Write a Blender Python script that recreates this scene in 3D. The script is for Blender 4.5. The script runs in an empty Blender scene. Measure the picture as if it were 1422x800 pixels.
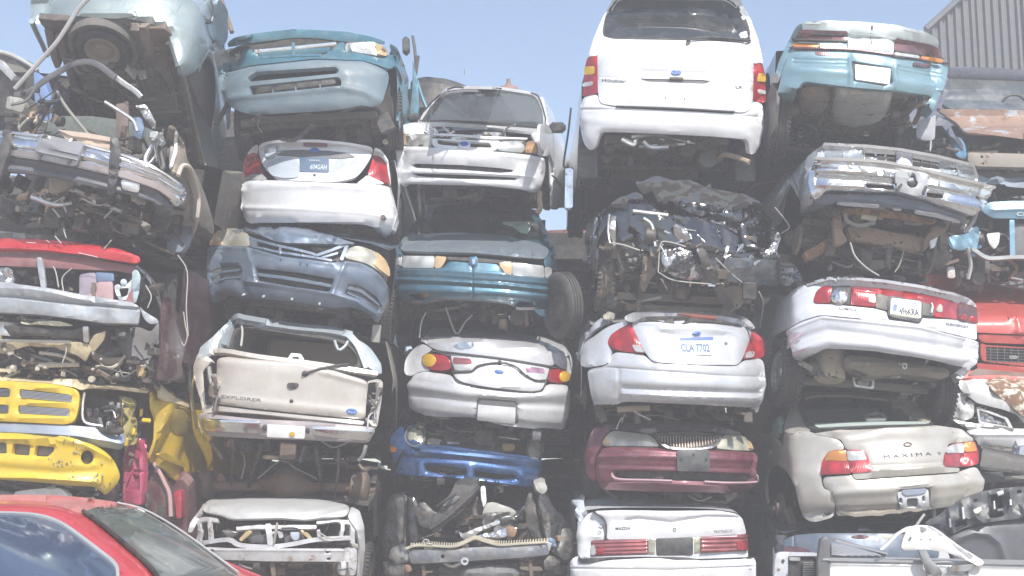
import bpy, math, random
import numpy as np
from mathutils import Vector, Matrix, geometry
from mathutils.bvhtree import BVHTree
R = math.radians
SC = bpy.context.scene
COL = SC.collection

# ------------------------------------------------------------------ camera, sky, sun
PITCH, FPX, CAMZ = R(9.05), 1820.0, 1.3
cam_data = bpy.data.cameras.new('camera')
cam = bpy.data.objects.new('camera', cam_data); COL.objects.link(cam)
cam.location = (0, 0, CAMZ); cam.rotation_euler = (R(90) + PITCH, 0, 0)
cam_data.sensor_width = 36; cam_data.lens = FPX / 1422 * 36
cam_data.clip_start = 0.1; cam_data.clip_end = 5000
SC.camera = cam
SUN_EL, SUN_AZ = 50, 22          # height above the horizon; degrees to the right of straight behind the camera
world = bpy.data.worlds.new('World'); SC.world = world; world.use_nodes = True
wn = world.node_tree; wn.nodes.clear()
_o = wn.nodes.new('ShaderNodeOutputWorld'); _b = wn.nodes.new('ShaderNodeBackground'); _s = wn.nodes.new('ShaderNodeTexSky')
_s.sky_type = 'NISHITA'; _s.sun_disc = False; _s.sun_elevation = R(SUN_EL); _s.sun_rotation = R(180 - SUN_AZ)
_s.air_density = 1.0; _s.dust_density = 1.0; _s.ozone_density = 1.5
_b.inputs['Strength'].default_value = 0.15
wn.links.new(_s.outputs[0], _b.inputs[0]); wn.links.new(_b.outputs[0], _o.inputs[0])
sun_data = bpy.data.lights.new('sun', 'SUN'); sun_data.energy = 4.6; sun_data.angle = R(0.55); sun_data.color = (1, .95, .88)
sun = bpy.data.objects.new('sun', sun_data); COL.objects.link(sun)
_d = Vector((math.sin(R(SUN_AZ)) * math.cos(R(SUN_EL)), -math.cos(R(SUN_AZ)) * math.cos(R(SUN_EL)), math.sin(R(SUN_EL))))
sun.rotation_euler = _d.to_track_quat('Z', 'Y').to_euler(); sun.location = (4, -6, 12)
SC.view_settings.view_transform = 'Standard'; SC.view_settings.look = 'None'
SC.view_settings.exposure = 0.42; SC.view_settings.gamma = 1
SC.cycles.use_denoising = True; SC.cycles.max_bounces = 7; SC.cycles.diffuse_bounces = 3; SC.cycles.glossy_bounces = 3
SC.cycles.transmission_bounces = 5; SC.cycles.transparent_max_bounces = 10; SC.cycles.volume_bounces = 1
SC.cycles.use_adaptive_sampling = True; SC.cycles.adaptive_threshold = 0.02

# ------------------------------------------------------------------ camera geometry for measuring
CP, SP = math.cos(PITCH), math.sin(PITCH)
def rays(pts):
    p = np.asarray(pts, float)
    u = (p[:, 0] - 711) / FPX; v = (400 - p[:, 1]) / FPX
    return np.stack([u, CP - v * SP, SP + v * CP], 1)
def at(px, py, Y):
    "point of the yard seen at this place of the picture, Y metres into the yard"
    d = rays([(px, py)])[0]; t = Y / d[1]
    return Vector((d[0] * t, Y, CAMZ + d[2] * t))

# ------------------------------------------------------------------ materials
def _n(nt, t, **kw):
    n = nt.nodes.new(t)
    for k, v in kw.items():
        if k in n.inputs: n.inputs[k].default_value = v
        else: setattr(n, k, v)
    return n
def _mix(nt, fac, a, b, blend='MIX'):
    m = nt.nodes.new('ShaderNodeMix'); m.data_type = 'RGBA'; m.blend_type = blend
    for i, x in ((0, fac), (6, a), (7, b)):
        if isinstance(x, bpy.types.NodeSocket): nt.links.new(x, m.inputs[i])
        elif i == 0: m.inputs[0].default_value = x
        else: m.inputs[i].default_value = (*x[:3], 1)
    return m.outputs[2]
def _ramp(nt, src, a, b, va=0.0, vb=1.0):
    m = nt.nodes.new('ShaderNodeMapRange'); m.inputs[1].default_value = a; m.inputs[2].default_value = b
    m.inputs[3].default_value = va; m.inputs[4].default_value = vb; nt.links.new(src, m.inputs[0]); return m.outputs[0]
def _noise(nt, co, scale, detail=4, rough=.6, dist=0.0):
    n = nt.nodes.new('ShaderNodeTexNoise'); n.inputs['Scale'].default_value = scale; n.inputs['Detail'].default_value = detail
    n.inputs['Roughness'].default_value = rough; n.inputs['Distortion'].default_value = dist
    nt.links.new(co, n.inputs['Vector']); return n.outputs['Fac']
MATS = {}
def new_mat(name):
    m = bpy.data.materials.new(name); m.use_nodes = True; nt = m.node_tree
    b = nt.nodes['Principled BSDF']; tc = nt.nodes.new('ShaderNodeTexCoord')
    return m, nt, b, tc.outputs['Object']
def surf(name, col, metal=0.0, rough=.5, coat=0.0, dirt=.3, dirtcol=(.30, .26, .20), rust=0.0, scratch=.15,
         bump=.3, bscale=2.2, var=.12, seed=0, spec=.5, patch=None, patchcol=None, fine=0.0):
    key = name
    if key in MATS: return MATS[key]
    m, nt, b, co = new_mat(name)
    mp = nt.nodes.new('ShaderNodeMapping'); nt.links.new(co, mp.inputs[0]); mp.inputs['Location'].default_value = (seed * 7.3, seed * 3.1, seed * 5.7)
    co = mp.outputs[0]
    n1 = _noise(nt, co, 3.0, 6, .65); n2 = _noise(nt, co, 26, 5, .7); n3 = _noise(nt, co, 9, 6, .7, .6)
    c = _mix(nt, _ramp(nt, n1, .3, .7), [x * (1 - var) for x in col], [min(1, x * (1 + var)) for x in col])
    if patch:                                        # bare or faded areas with an edge of their own
        c = _mix(nt, _ramp(nt, n1, .56 - patch * .15, .60 - patch * .15), c, patchcol)
    if dirt:
        mu = nt.nodes.new('ShaderNodeMath'); mu.operation = 'MULTIPLY'
        nt.links.new(_ramp(nt, n3, .42, .72), mu.inputs[0]); mu.inputs[1].default_value = dirt
        c = _mix(nt, mu.outputs[0], c, dirtcol)
    if scratch:
        st = nt.nodes.new('ShaderNodeMapping'); st.inputs['Scale'].default_value = (3, 3, 60); st.inputs['Rotation'].default_value = (.1, .25, .1)
        nt.links.new(co, st.inputs[0]); ns = _noise(nt, st.outputs[0], 2.2, 3, .5)
        mu = nt.nodes.new('ShaderNodeMath'); mu.operation = 'MULTIPLY'; nt.links.new(_ramp(nt, ns, .66, .72), mu.inputs[0]); mu.inputs[1].default_value = scratch
        c = _mix(nt, mu.outputs[0], c, (.55, .54, .52))
    if rust:
        rr = _ramp(nt, n3, .62 - rust * .28, .68 - rust * .28)
        rc = _mix(nt, n2, (.12, .065, .04), (.30, .17, .09))
        c = _mix(nt, rr, c, rc)
        mm = _ramp(nt, rr, 0, 1, metal, 0.0); nt.links.new(mm, b.inputs['Metallic'])
        nt.links.new(_ramp(nt, rr, 0, 1, rough, .85), b.inputs['Roughness'])
    else:
        b.inputs['Metallic'].default_value = metal
        nt.links.new(_ramp(nt, n3, .35, .75, rough * .85, min(1, rough + .18 + dirt * .3)), b.inputs['Roughness'])
    nt.links.new(c, b.inputs['Base Color'])
    b.inputs['Coat Weight'].default_value = coat; b.inputs['Coat Roughness'].default_value = .08
    b.inputs['Specular IOR Level'].default_value = spec
    if bump:
        bp = nt.nodes.new('ShaderNodeBump'); bp.inputs['Strength'].default_value = bump; bp.inputs['Distance'].default_value = .03
        nt.links.new(_noise(nt, co, bscale, 2, .5), bp.inputs['Height']); last = bp
        if fine:
            b2 = nt.nodes.new('ShaderNodeBump'); b2.inputs['Strength'].default_value = fine; b2.inputs['Distance'].default_value = .004
            nt.links.new(n2, b2.inputs['Height']); nt.links.new(bp.outputs[0], b2.inputs['Normal']); last = b2
        nt.links.new(last.outputs[0], b.inputs['Normal']); nt.links.new(bp.outputs[0], b.inputs['Coat Normal'])
    MATS[key] = m; return m
def lens(name, col, rib=120, rough=.12, depth=.5, horiz=False, dark=.45):
    if name in MATS: return MATS[name]
    m, nt, b, co = new_mat(name)
    sx = nt.nodes.new('ShaderNodeSeparateXYZ'); nt.links.new(co, sx.inputs[0])
    mu = nt.nodes.new('ShaderNodeMath'); mu.operation = 'SINE'
    ms = nt.nodes.new('ShaderNodeMath'); ms.operation = 'MULTIPLY'; ms.inputs[1].default_value = rib * 3.1
    nt.links.new(sx.outputs[2 if horiz else 0], ms.inputs[0]); nt.links.new(ms.outputs[0], mu.inputs[0])
    v = nt.nodes.new('ShaderNodeTexVoronoi'); v.inputs['Scale'].default_value = 7; nt.links.new(co, v.inputs['Vector'])
    c = _mix(nt, _ramp(nt, v.outputs['Distance'], .1, .6), col, [x * dark for x in col])
    nt.links.new(c, b.inputs['Base Color']); b.inputs['Roughness'].default_value = rough + .1; b.inputs['Coat Weight'].default_value = 1
    b.inputs['Coat Roughness'].default_value = .06; b.inputs['Metallic'].default_value = .25
    bp = nt.nodes.new('ShaderNodeBump'); bp.inputs['Strength'].default_value = depth; bp.inputs['Distance'].default_value = .001
    nt.links.new(mu.outputs[0], bp.inputs['Height']); nt.links.new(bp.outputs[0], b.inputs['Normal'])
    MATS[name] = m; return m
def window_glass(name, tint=(.5, .55, .55), alpha=.35, rough=.05, dirt=.25, base=(.03, .035, .04)):
    if name in MATS: return MATS[name]
    m = bpy.data.materials.new(name); m.use_nodes = True; nt = m.node_tree; nt.nodes.clear()
    o = nt.nodes.new('ShaderNodeOutputMaterial'); mx = nt.nodes.new('ShaderNodeMixShader'); t = nt.nodes.new('ShaderNodeBsdfTransparent')
    t.inputs[0].default_value = (*tint, 1); g = nt.nodes.new('ShaderNodeBsdfPrincipled'); g.inputs['Base Color'].default_value = (.03, .035, .04, 1)
    g.inputs['Roughness'].default_value = rough; g.inputs['Coat Weight'].default_value = .5
    tc = nt.nodes.new('ShaderNodeTexCoord'); n = _noise(nt, tc.outputs['Object'], 4, 6, .7, .5)
    nt.links.new(_mix(nt, _ramp(nt, n, .45, .75, 0, dirt), base, (.4, .38, .33)), g.inputs['Base Color'])
    nt.links.new(_ramp(nt, n, .3, .8, alpha, min(1, alpha + .3)), mx.inputs[0])
    nt.links.new(t.outputs[0], mx.inputs[1]); nt.links.new(g.outputs[0], mx.inputs[2]); nt.links.new(mx.outputs[0], o.inputs[0])
    MATS[name] = m; return m
def paint(name, col, **kw):
    d = dict(metal=.25, rough=.36, coat=.55, dirt=.28, bump=.35, scratch=.18); d.update(kw)
    return surf(name, col, **d)
M_BLACKPL = surf('black_plastic', (.035, .035, .038), rough=.5, dirt=.35, bump=.2, fine=.3)
M_GREYPL = surf('grey_plastic', (.12, .125, .135), rough=.5, dirt=.3, bump=.2)
M_RUBBER = surf('tyre_rubber', (.045, .043, .042), rough=.75, dirt=.35, dirtcol=(.16, .15, .13), scratch=.05, bump=.25, bscale=8, fine=.8)
M_RUSTY = surf('rusty_steel', (.17, .13, .105), metal=.35, rough=.75, rust=.2, dirt=.45, bump=.5, bscale=6, fine=1)
M_FRAME = surf('dirty_frame_steel', (.085, .072, .064), metal=.4, rough=.5, rust=.06, dirt=.5, bump=.5, bscale=6, fine=1)
M_FLOOR = surf('underbody_coating', (.21, .185, .155), metal=.1, rough=.8, dirt=.6, rust=.12, dirtcol=(.26, .22, .17), bump=.6, bscale=5, fine=1)
M_DARK = surf('dark_inner_metal', (.035, .033, .032), metal=.3, rough=.5, dirt=.4, rust=.1, bump=.4, bscale=5, fine=.6)
M_CAV = surf('cavity_black', (.025, .024, .023), rough=.85, dirt=.3, bump=.3)  # near-black for openings and backings; the darkness inside is put into the colour
M_ALU = surf('aluminium', (.62, .62, .61), metal=.85, rough=.38, dirt=.35, bump=.6, bscale=5, fine=.6)
M_SILVPANEL = surf('bare_grey_metal', (.36, .37, .38), metal=.5, rough=.45, dirt=.4, bump=.6, bscale=3.5, fine=.5, rust=.05)
M_CHROME = surf('chrome', (.78, .79, .80), metal=1, rough=.12, dirt=.25, bump=.35, bscale=3, rust=.0, scratch=.1)
M_GALV = surf('galvanised_tank', (.55, .55, .53), metal=.35, rough=.6, dirt=.4, bump=.5, bscale=4, rust=.06, fine=.5)
M_FOIL = surf('crumpled_bright_metal', (.55, .56, .58), metal=.9, rough=.22, dirt=.3, bump=.6, bscale=14, fine=.4, rust=.05)
M_PLATE = surf('white_plate', (.78, .79, .80), rough=.4, dirt=.15, bump=.15, scratch=.1)
M_INK = surf('dark_ink', (.03, .035, .05), rough=.5, dirt=.1, bump=0, scratch=0)
M_BLUEINK = surf('blue_ink', (.05, .14, .42), rough=.4, dirt=.1, bump=0, scratch=0)
M_WIRE = surf('grey_cable', (.25, .24, .22), rough=.6, dirt=.3, bump=0, scratch=0)
M_WIREW = surf('pale_cable', (.42, .41, .38), rough=.5, dirt=.3, bump=0, scratch=0)
M_HEAD = lens('headlight_lens', (.72, .73, .70), rib=140, dark=.55)
M_HEADY = lens('yellowed_headlight_lens', (.66, .64, .52), rib=120, dark=.6)
M_AMB = lens('amber_lens', (.80, .30, .04), rib=200, dark=.7)
M_AMBP = lens('pale_amber_lens', (.72, .50, .26), rib=160, dark=.8)
M_YEL = lens('yellow_lens', (.85, .50, .02), rib=200, dark=.75)
M_RED = lens('red_lens', (.62, .02, .03), rib=130, dark=.5)
M_REDD = lens('dark_red_lens', (.21, .085, .095), rib=110, dark=.55)
M_REDP = lens('faded_red_lens', (.45, .12, .13), rib=60, horiz=True, dark=.6)
M_CLR = lens('clear_lens', (.70, .70, .68), rib=150, dark=.65)
M_SEAL = surf('black_window_seal', (.02, .02, .02), rough=.6, dirt=.3, bump=0, scratch=0)
M_FABRIC = surf('grey_seat_fabric', (.16, .16, .165), rough=.9, dirt=.2, bump=.3, bscale=10, scratch=0)
G_WIN = window_glass('car_window_glass', (.30, .34, .36), .6, dirt=.12, base=(.09, .105, .12))
G_DARK = window_glass('tinted_window_glass', (.12, .13, .14), .75, dirt=.12)
G_BLUE = window_glass('blue_tinted_glass', (.06, .10, .18), .999, dirt=.0, base=(.06, .085, .14))

# ------------------------------------------------------------------ mesh helpers
def link(name, verts, faces, mat, parent=None, smooth=True, angle=35):
    me = bpy.data.meshes.new(name); me.from_pydata([tuple(v) for v in verts], [], [tuple(f) for f in faces]); me.update()
    me.materials.append(mat)
    if smooth:
        me.polygons.foreach_set('use_smooth', [True] * len(me.polygons)); me.set_sharp_from_angle(angle=R(angle))
    o = bpy.data.objects.new(name, me); COL.objects.link(o)
    if parent is not None: o.parent = parent
    return o
def tag(o, label, cat, group=None, kind=None):
    if label: o['label'] = label
    if cat: o['category'] = cat
    if group: o['group'] = group
    if kind: o['kind'] = kind
    return o
def smooth_line(pts, k=5):
    "Catmull-Rom through the points"
    p = [np.asarray(q, float) for q in pts]
    if len(p) < 3 or k < 2: return [tuple(q) for q in p]
    e = [2 * p[0] - p[1]] + p + [2 * p[-1] - p[-2]]; out = []
    for i in range(1, len(e) - 2):
        a, b, c, d = e[i - 1], e[i], e[i + 1], e[i + 2]
        for j in range(k):
            t = j / k
            out.append(tuple(.5 * ((2 * b) + (c - a) * t + (2 * a - 5 * b + 4 * c - d) * t * t + (3 * b - a - 3 * c + d) * t ** 3)))
    out.append(tuple(p[-1])); return out
def tube_data(pts, r, n=8, flat=None):
    P = [Vector(p) for p in pts]; vs, fs = [], []
    up = Vector((0, 0, 1)); prev = None
    for i, p in enumerate(P):
        t = (P[min(i + 1, len(P) - 1)] - P[max(i - 1, 0)]).normalized() if len(P) > 1 else Vector((0, 1, 0))
        if t.length < 1e-6: t = Vector((0, 1, 0))
        a = (prev - t * prev.dot(t)) if prev is not None else (up - t * up.dot(t))
        if a.length < .05: a = Vector((1, 0, 0)) - t * t.x
        a.normalize(); prev = a; b = t.cross(a)
        rr = r[i] if isinstance(r, (list, tuple)) else r
        fa = flat if flat else 1.0
        for k in range(n):
            an = 2 * math.pi * k / n
            vs.append(p + a * math.cos(an) * rr + b * math.sin(an) * rr * fa)
    for i in range(len(P) - 1):
        for k in range(n):
            fs.append((i * n + k, i * n + (k + 1) % n, (i + 1) * n + (k + 1) % n, (i + 1) * n + k))
    fs.append(tuple(range(n))[::-1]); fs.append(tuple((len(P) - 1) * n + k for k in range(n)))
    return vs, fs
def box_data(c, s, rot=None, bev=.0):
    "box; with bev its long edges are chamfered"
    sx, sy, sz = s[0] / 2, s[1] / 2, s[2] / 2; b = min(bev, sx * .8, sy * .8, sz * .8)
    if b <= 0:
        v = [Vector((x, y, z)) for x in (-sx, sx) for y in (-sy, sy) for z in (-sz, sz)]
        f = [(0, 1, 3, 2), (4, 6, 7, 5), (0, 4, 5, 1), (2, 3, 7, 6), (0, 2, 6, 4), (1, 5, 7, 3)]
    else:
        prof = [(-sx + b, -sz), (sx - b, -sz), (sx, -sz + b), (sx, sz - b), (sx - b, sz), (-sx + b, sz), (-sx, sz - b), (-sx, -sz + b)]
        v, f = [], []
        for y, q in ((-sy, .0), (-sy + b, 1), (sy - b, 1), (sy, .0)):
            k = 1 if q else (1 - b / max(sx, sz) * 1.0)
            v += [Vector((x * k, y, z * k)) for x, z in prof]
        for i in range(3):
            for k in range(8): f.append((i * 8 + k, i * 8 + (k + 1) % 8, (i + 1) * 8 + (k + 1) % 8, (i + 1) * 8 + k))
        f.append(tuple(range(8))[::-1]); f.append(tuple(24 + k for k in range(8)))
    if rot is not None: v = [rot @ p for p in v]
    return [p + Vector(c) for p in v], f
class MB:
    def __init__(s): s.v, s.f = [], []
    def add(s, vf):
        o = len(s.v); s.v += [tuple(p) for p in vf[0]]; s.f += [tuple(i + o for i in f) for f in vf[1]]; return s
    def box(s, c, sz, rot=None, bev=0): return s.add(box_data(c, sz, rot, bev))
    def tube(s, pts, r, n=8, sm=1, flat=None): return s.add(tube_data(smooth_line(pts, sm) if sm > 1 else pts, r, n, flat))
    def lathe(s, prof, c, axis='X', n=32, rot=None):
        v, f = [], []
        for (a, r) in prof:
            for k in range(n):
                t = 2 * math.pi * k / n
                p = Vector((a, r * math.cos(t), r * math.sin(t)))
                if axis == 'Z': p = Vector((p.y, p.z, p.x))
                if axis == 'Y': p = Vector((p.y, p.x, p.z))
                v.append((rot @ p if rot is not None else p) + Vector(c))
        for i in range(len(prof) - 1):
            for k in range(n): f.append((i * n + k, i * n + (k + 1) % n, (i + 1) * n + (k + 1) % n, (i + 1) * n + k))
        return s.add((v, f))
    def obj(s, name, mat, parent=None, angle=35): return link(name, s.v, s.f, mat, parent, True, angle)

def seg_dist(P, A, B):
    d = B - A; L = (d ** 2).sum() + 1e-9
    t = np.clip(((P - A) @ d) / L, 0, 1)
    return np.sqrt(((P - (A + t[:, None] * d)) ** 2).sum(1))
def line_dist(P, line):
    L = np.asarray(line, float); r = np.full(len(P), 1e9)
    for i in range(len(L) - 1): r = np.minimum(r, seg_dist(P, L[i], L[i + 1]))
    return r
def inside(P, poly):
    L = np.asarray(poly, float); x, y = P[:, 0], P[:, 1]; c = np.zeros(len(P), bool); j = len(L) - 1
    for i in range(len(L)):
        xi, yi = L[i]; xj, yj = L[j]
        k = ((yi > y) != (yj > y)) & (x < (xj - xi) * (y - yi) / (yj - yi + 1e-12) + xi)
        c ^= k; j = i
    return c
def round_poly(pts, r):
    if r <= 0: return [tuple(map(float, p)) for p in pts]
    P = [np.asarray(p, float) for p in pts]; n = len(P); out = []
    for i in range(n):
        a, b, c = P[i - 1], P[i], P[(i + 1) % n]; la, lc = np.linalg.norm(a - b), np.linalg.norm(c - b)
        if la < 1e-6 or lc < 1e-6: continue
        q = min(r, la * .48); s = min(r, lc * .48)
        p0 = b + (a - b) / la * q; p2 = b + (c - b) / lc * s
        for t in (0, .33, .67, 1) if max(q, s) > 2.5 else (0, 1): out.append(tuple((1 - t) ** 2 * p0 + 2 * t * (1 - t) * b + t * t * p2))
    return out
def resample(poly, step, closed=True):
    P = [np.asarray(p, float) for p in poly]; out = []
    n = len(P)
    for i in range(n if closed else n - 1):
        a, b = P[i], P[(i + 1) % n]; L = np.linalg.norm(b - a)
        if L < 1e-6: continue
        k = max(1, int(math.ceil(L / step)))
        for j in range(k): out.append(a + (b - a) * j / k)
    if not closed: out.append(P[-1])
    return out
def triangulate(outer, holes, step, ridges=()):
    rings = [resample(outer, step)] + [resample(h, step) for h in holes]
    pts, edges = [], []
    for rg in rings:
        o = len(pts); pts += rg; edges += [(o + i, o + (i + 1) % len(rg)) for i in range(len(rg))]
    A = np.array(pts); lo, hi = A.min(0), A.max(0)
    X_ = []
    for ln, wd, h in ridges:                                    # rows of points along each pressed line
        L = np.array(resample(ln, max(1.6, min(step, wd * 1.1)), False)); T = np.gradient(L, axis=0) if len(L) > 1 else np.zeros_like(L)
        T = T / (np.linalg.norm(T, axis=1)[:, None] + 1e-9); Nn = np.stack([-T[:, 1], T[:, 0]], 1)
        for q in (-1.7, -1.1, -.6, 0, .6, 1.1, 1.7): X_.append(L + Nn * q * wd)
    if X_:
        X_ = np.concatenate(X_); ok = inside(X_, rings[0])
        for h in rings[1:]: ok &= ~inside(X_, h)
        d = np.full(len(X_), 1e9)
        for rg in rings: d = np.minimum(d, line_dist(X_, list(rg) + [rg[0]]))
        X_ = X_[ok & (d > .8)]; pts += list(X_)
    else: X_ = np.zeros((0, 2))
    gx = np.arange(lo[0] + step * .5, hi[0], step); gy = np.arange(lo[1] + step * .5, hi[1], step)
    if len(gx) and len(gy):
        X, Y = np.meshgrid(gx, gy); X = X + (np.arange(X.shape[0]) % 2)[:, None] * step * .5
        G = np.stack([X.ravel(), Y.ravel()], 1); ok = inside(G, rings[0])
        for h in rings[1:]: ok &= ~inside(G, h)
        d = np.full(len(G), 1e9)
        for rg in rings: d = np.minimum(d, line_dist(G, list(rg) + [rg[0]]))
        ok &= d > step * .45
        for ln, wd, h in ridges: ok &= line_dist(G, ln) > wd * 1.8
        G = G[ok]; pts += list(G)
    r = geometry.delaunay_2d_cdt([Vector((float(p[0]), float(p[1]))) for p in pts], edges, [], 0, 1e-4)
    V = np.array([(v.x, v.y) for v in r[0]]); F = [tuple(f) for f in r[2] if len(f) == 3]
    C = np.array([V[list(f)].mean(0) for f in F]); ok = inside(C, rings[0])
    for h in rings[1:]: ok &= ~inside(C, h)
    F = [f for f, k in zip(F, ok) if k]
    F = [f if ((V[f[1]][0] - V[f[0]][0]) * (V[f[2]][1] - V[f[0]][1]) - (V[f[1]][1] - V[f[0]][1]) * (V[f[2]][0] - V[f[0]][0])) > 0 else f[::-1] for f in F]
    return V, F, rings

def smin(a, b, k=.05):
    h = np.clip(.5 + .5 * (b - a) / k, 0, 1); return b * (1 - h) + a * h - k * h * (1 - h)
def crumple(P, amp, scale, seed):
    "folded sheet: sum of creased waves in random directions"
    rs = np.random.RandomState(seed); d = np.zeros(len(P))
    for i in range(7 if scale > 2.2 else 4):
        a = rs.normal(size=3); a /= np.linalg.norm(a); s = scale * (1 + i * .55)
        t = (P @ a) * s + rs.rand() * 9; t = t + .6 * np.sin((P @ rs.normal(size=3)) * s * .5)
        d += (np.abs((t % 2) - 1) - .5) / (1 + i * .6)
    return d * amp

def wobble(P, amp, seed):
    rs = np.random.RandomState(seed); d = np.zeros(len(P))
    for i in range(5): d += np.sin(P @ (rs.normal(size=3) * (2.6 + 2.0 * i)) + rs.rand() * 6) / (1.3 + i)
    return d * amp * .4

class Car:
    """One vehicle. Its own axes: x across, y back from the end that faces the camera, z up from the lower edge of that end.
    ref is where that lower edge's centre is seen, Y how far into the yard it lies."""
    def __init__(s, name, label, cat, ref, Y, w=.88, yaw=0, pitch=0, roll=0, face=((0, 0), (.7, 0)), top=((0, .7), (1, .85)),
                 cd=.28, cp=2.6, tt=.25, zb=.7, L=4.2, crown=.05, k=.05, bot=0.0, group=None, ymax=1.1):
        s.e = bpy.data.objects.new(name, None); COL.objects.link(s.e); s.e.empty_display_size = .3
        tag(s.e, label, cat, group)
        loc = at(ref[0], ref[1], Y)
        s.M = Matrix.Translation(loc) @ Matrix.Rotation(R(yaw), 4, 'Z') @ Matrix.Rotation(R(pitch), 4, 'X') @ Matrix.Rotation(R(roll), 4, 'Y')
        s.e.matrix_world = s.M
        s.Mi = np.array(s.M.inverted()); s.w, s.cd, s.cp, s.tt, s.zb, s.L, s.crown, s.k, s.bot, s.ymax = w, cd, cp, tt, zb, L, crown, k, bot, ymax
        s.face, s.top = np.array(face, float), np.array(top, float)
        s.O = s.Mi[:3, :3] @ np.array([0, 0, CAMZ]) + s.Mi[:3, 3]
        s.px = FPX / Y; s.n = 0; s.name = name; s.trees = []
    def g(s, P):
        x, y, z = P[:, 0], P[:, 1], P[:, 2]; ax = np.abs(x)
        f = np.interp(z, s.face[:, 0], s.face[:, 1]) + s.cd * np.power(ax / s.w, s.cp)
        sd = s.w - s.tt * np.clip(z - s.zb, 0, 9) - .12 * np.clip(.12 - z, 0, 1)
        t = np.interp(y, s.top[:, 0], s.top[:, 1]) - s.crown * (ax / s.w) ** 2.5
        r = smin(y - f, sd - ax, s.k); r = smin(r, t - z, s.k); r = smin(r, z - s.bot, s.k * .5); return np.minimum(r, s.L - y)
    def lr(s, pts): return rays(pts) @ s.Mi[:3, :3].T
    def cast(s, pts, ymax=None):
        D = s.lr(pts); ymax = ymax or s.ymax
        t0 = (-.5 - s.O[1]) / D[:, 1]; t1 = (ymax - s.O[1]) / D[:, 1]
        N = 120; tt = t0[:, None] + (t1 - t0)[:, None] * np.linspace(0, 1, N)[None]
        P = s.O + D[:, None, :] * tt[..., None]; G = s.g(P.reshape(-1, 3)).reshape(len(D), N)
        hit = G > 0; first = np.argmax(hit, 1); ok = hit.any(1)
        idx = np.where(ok, first, np.argmax(G, 1)); lo = tt[np.arange(len(D)), np.maximum(idx - 1, 0)]; hi = tt[np.arange(len(D)), idx]
        for _ in range(14):
            mid = (lo + hi) / 2; gm = s.g(s.O + D * mid[:, None]) > 0
            hi = np.where(gm & ok, mid, hi); lo = np.where(gm | ~ok, lo, mid)
        s.miss = 1 - ok.mean()
        return s.O + D * hi[:, None]
    def nrm(s, P):
        e = .01; N = np.stack([s.g(P + e * d) - s.g(P - e * d) for d in np.eye(3)], 1)
        return -N / (np.linalg.norm(N, axis=1)[:, None] + 1e-9)
    def at(s, px, py, x=None, y=None, z=None):
        D = s.lr([(px, py)])[0]; ax = 0 if x is not None else 1 if y is not None else 2
        v = [x, y, z][ax]; t = (v - s.O[ax]) / D[ax]; return Vector(s.O + D * t)
    def patch(s, name, pts, mat, off=0.0, th=.03, r=6, crown=.012, cpx=5, holes=(), step=7, ridge=(), fold=None, dent=0.0, ymax=None, plane=None, parent=None, label=None, hr=3, lip=True):
        """a panel of the car: outline and openings as seen in the picture, laid on the car's curved skin (or on a flat plane across it),
        with thickness, rounded edge, pressed ridges (line, half-width px, height m) and folds"""
        outer = round_poly(pts, r); hs = [round_poly(h, hr) for h in holes]
        V, F, rings = triangulate(outer, hs, step, ridge)
        if plane is not None:
            P = np.array([s.at(a, b, **plane) for a, b in V])
            if 'z' in plane: P[:, 1] = np.maximum(P[:, 1], .09 + .05 * np.maximum(0, .09 - P[:, 1]))
            ax = 'xyz'.index(list(plane)[0]); N = np.zeros_like(P)
            D = s.lr(V); N[:, ax] = -np.sign(D[:, ax])
        else:
            P = s.cast(V, ymax); N = s.nrm(P)
            if s.miss > .25: print('  miss %.2f %s/%s' % (s.miss, s.name, name))
        d = np.full(len(V), 1e9)
        for rg in rings: d = np.minimum(d, line_dist(V, list(rg) + [rg[0]]))
        o = np.full(len(V), float(off))
        if crown: q = np.clip(1 - d / cpx, 0, 1); o -= crown * (1 - np.sqrt(np.clip(1 - q * q, 0, 1)))
        for ln, wd, h in ridge: o += h * np.exp(-(line_dist(V, ln) / wd) ** 2)
        if dent:
            o += wobble(P, dent, len(V) + int(abs(pts[0][0])))
        if fold: o += crumple(P, fold[0], fold[1], fold[2] if len(fold) > 2 else 3)
        Q = P + N * o[:, None]
        if plane is None and (off >= 0 or parent is not None): Q = s.lift(Q, N)
        nv = len(Q); vs = list(Q); fs = [(c, b, a) for a, b, c in F]
        if fold and len(fold) > 3:
            Q2 = Q.copy(); rs = np.random.RandomState(5); Q2 += rs.normal(size=Q.shape) * fold[3]; vs = list(Q2)
        # rim
        cnt = {}
        for f in fs:
            for i in range(3):
                e = (f[i], f[(i + 1) % 3]); cnt[e] = cnt.get(e, 0) + 1
        back = {}
        for (a, b) in [e for e in cnt if (e[1], e[0]) not in cnt]:
            for v in (a, b):
                if v not in back: back[v] = len(vs); vs.append(np.asarray(vs[v]) - N[v] * th)
            fs.append((b, a, back[a], back[b]))
        # N faces outwards: check winding against normal once
        a, b, c = [np.asarray(vs[i]) for i in fs[0]]
        if np.dot(np.cross(b - a, c - a), N[fs[0][0]]) < 0: fs = [f[::-1] for f in fs]
        if plane is None: s.trees.append(BVHTree.FromPolygons([Vector(v) for v in Q], [f for f in fs if len(f) == 3 and max(f) < nv]))
        ob = link(name, vs, fs, mat, parent or s.e, True, 40 if not fold else 25)
        if label: ob['label'] = label
        s.n += 1; return ob
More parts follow.
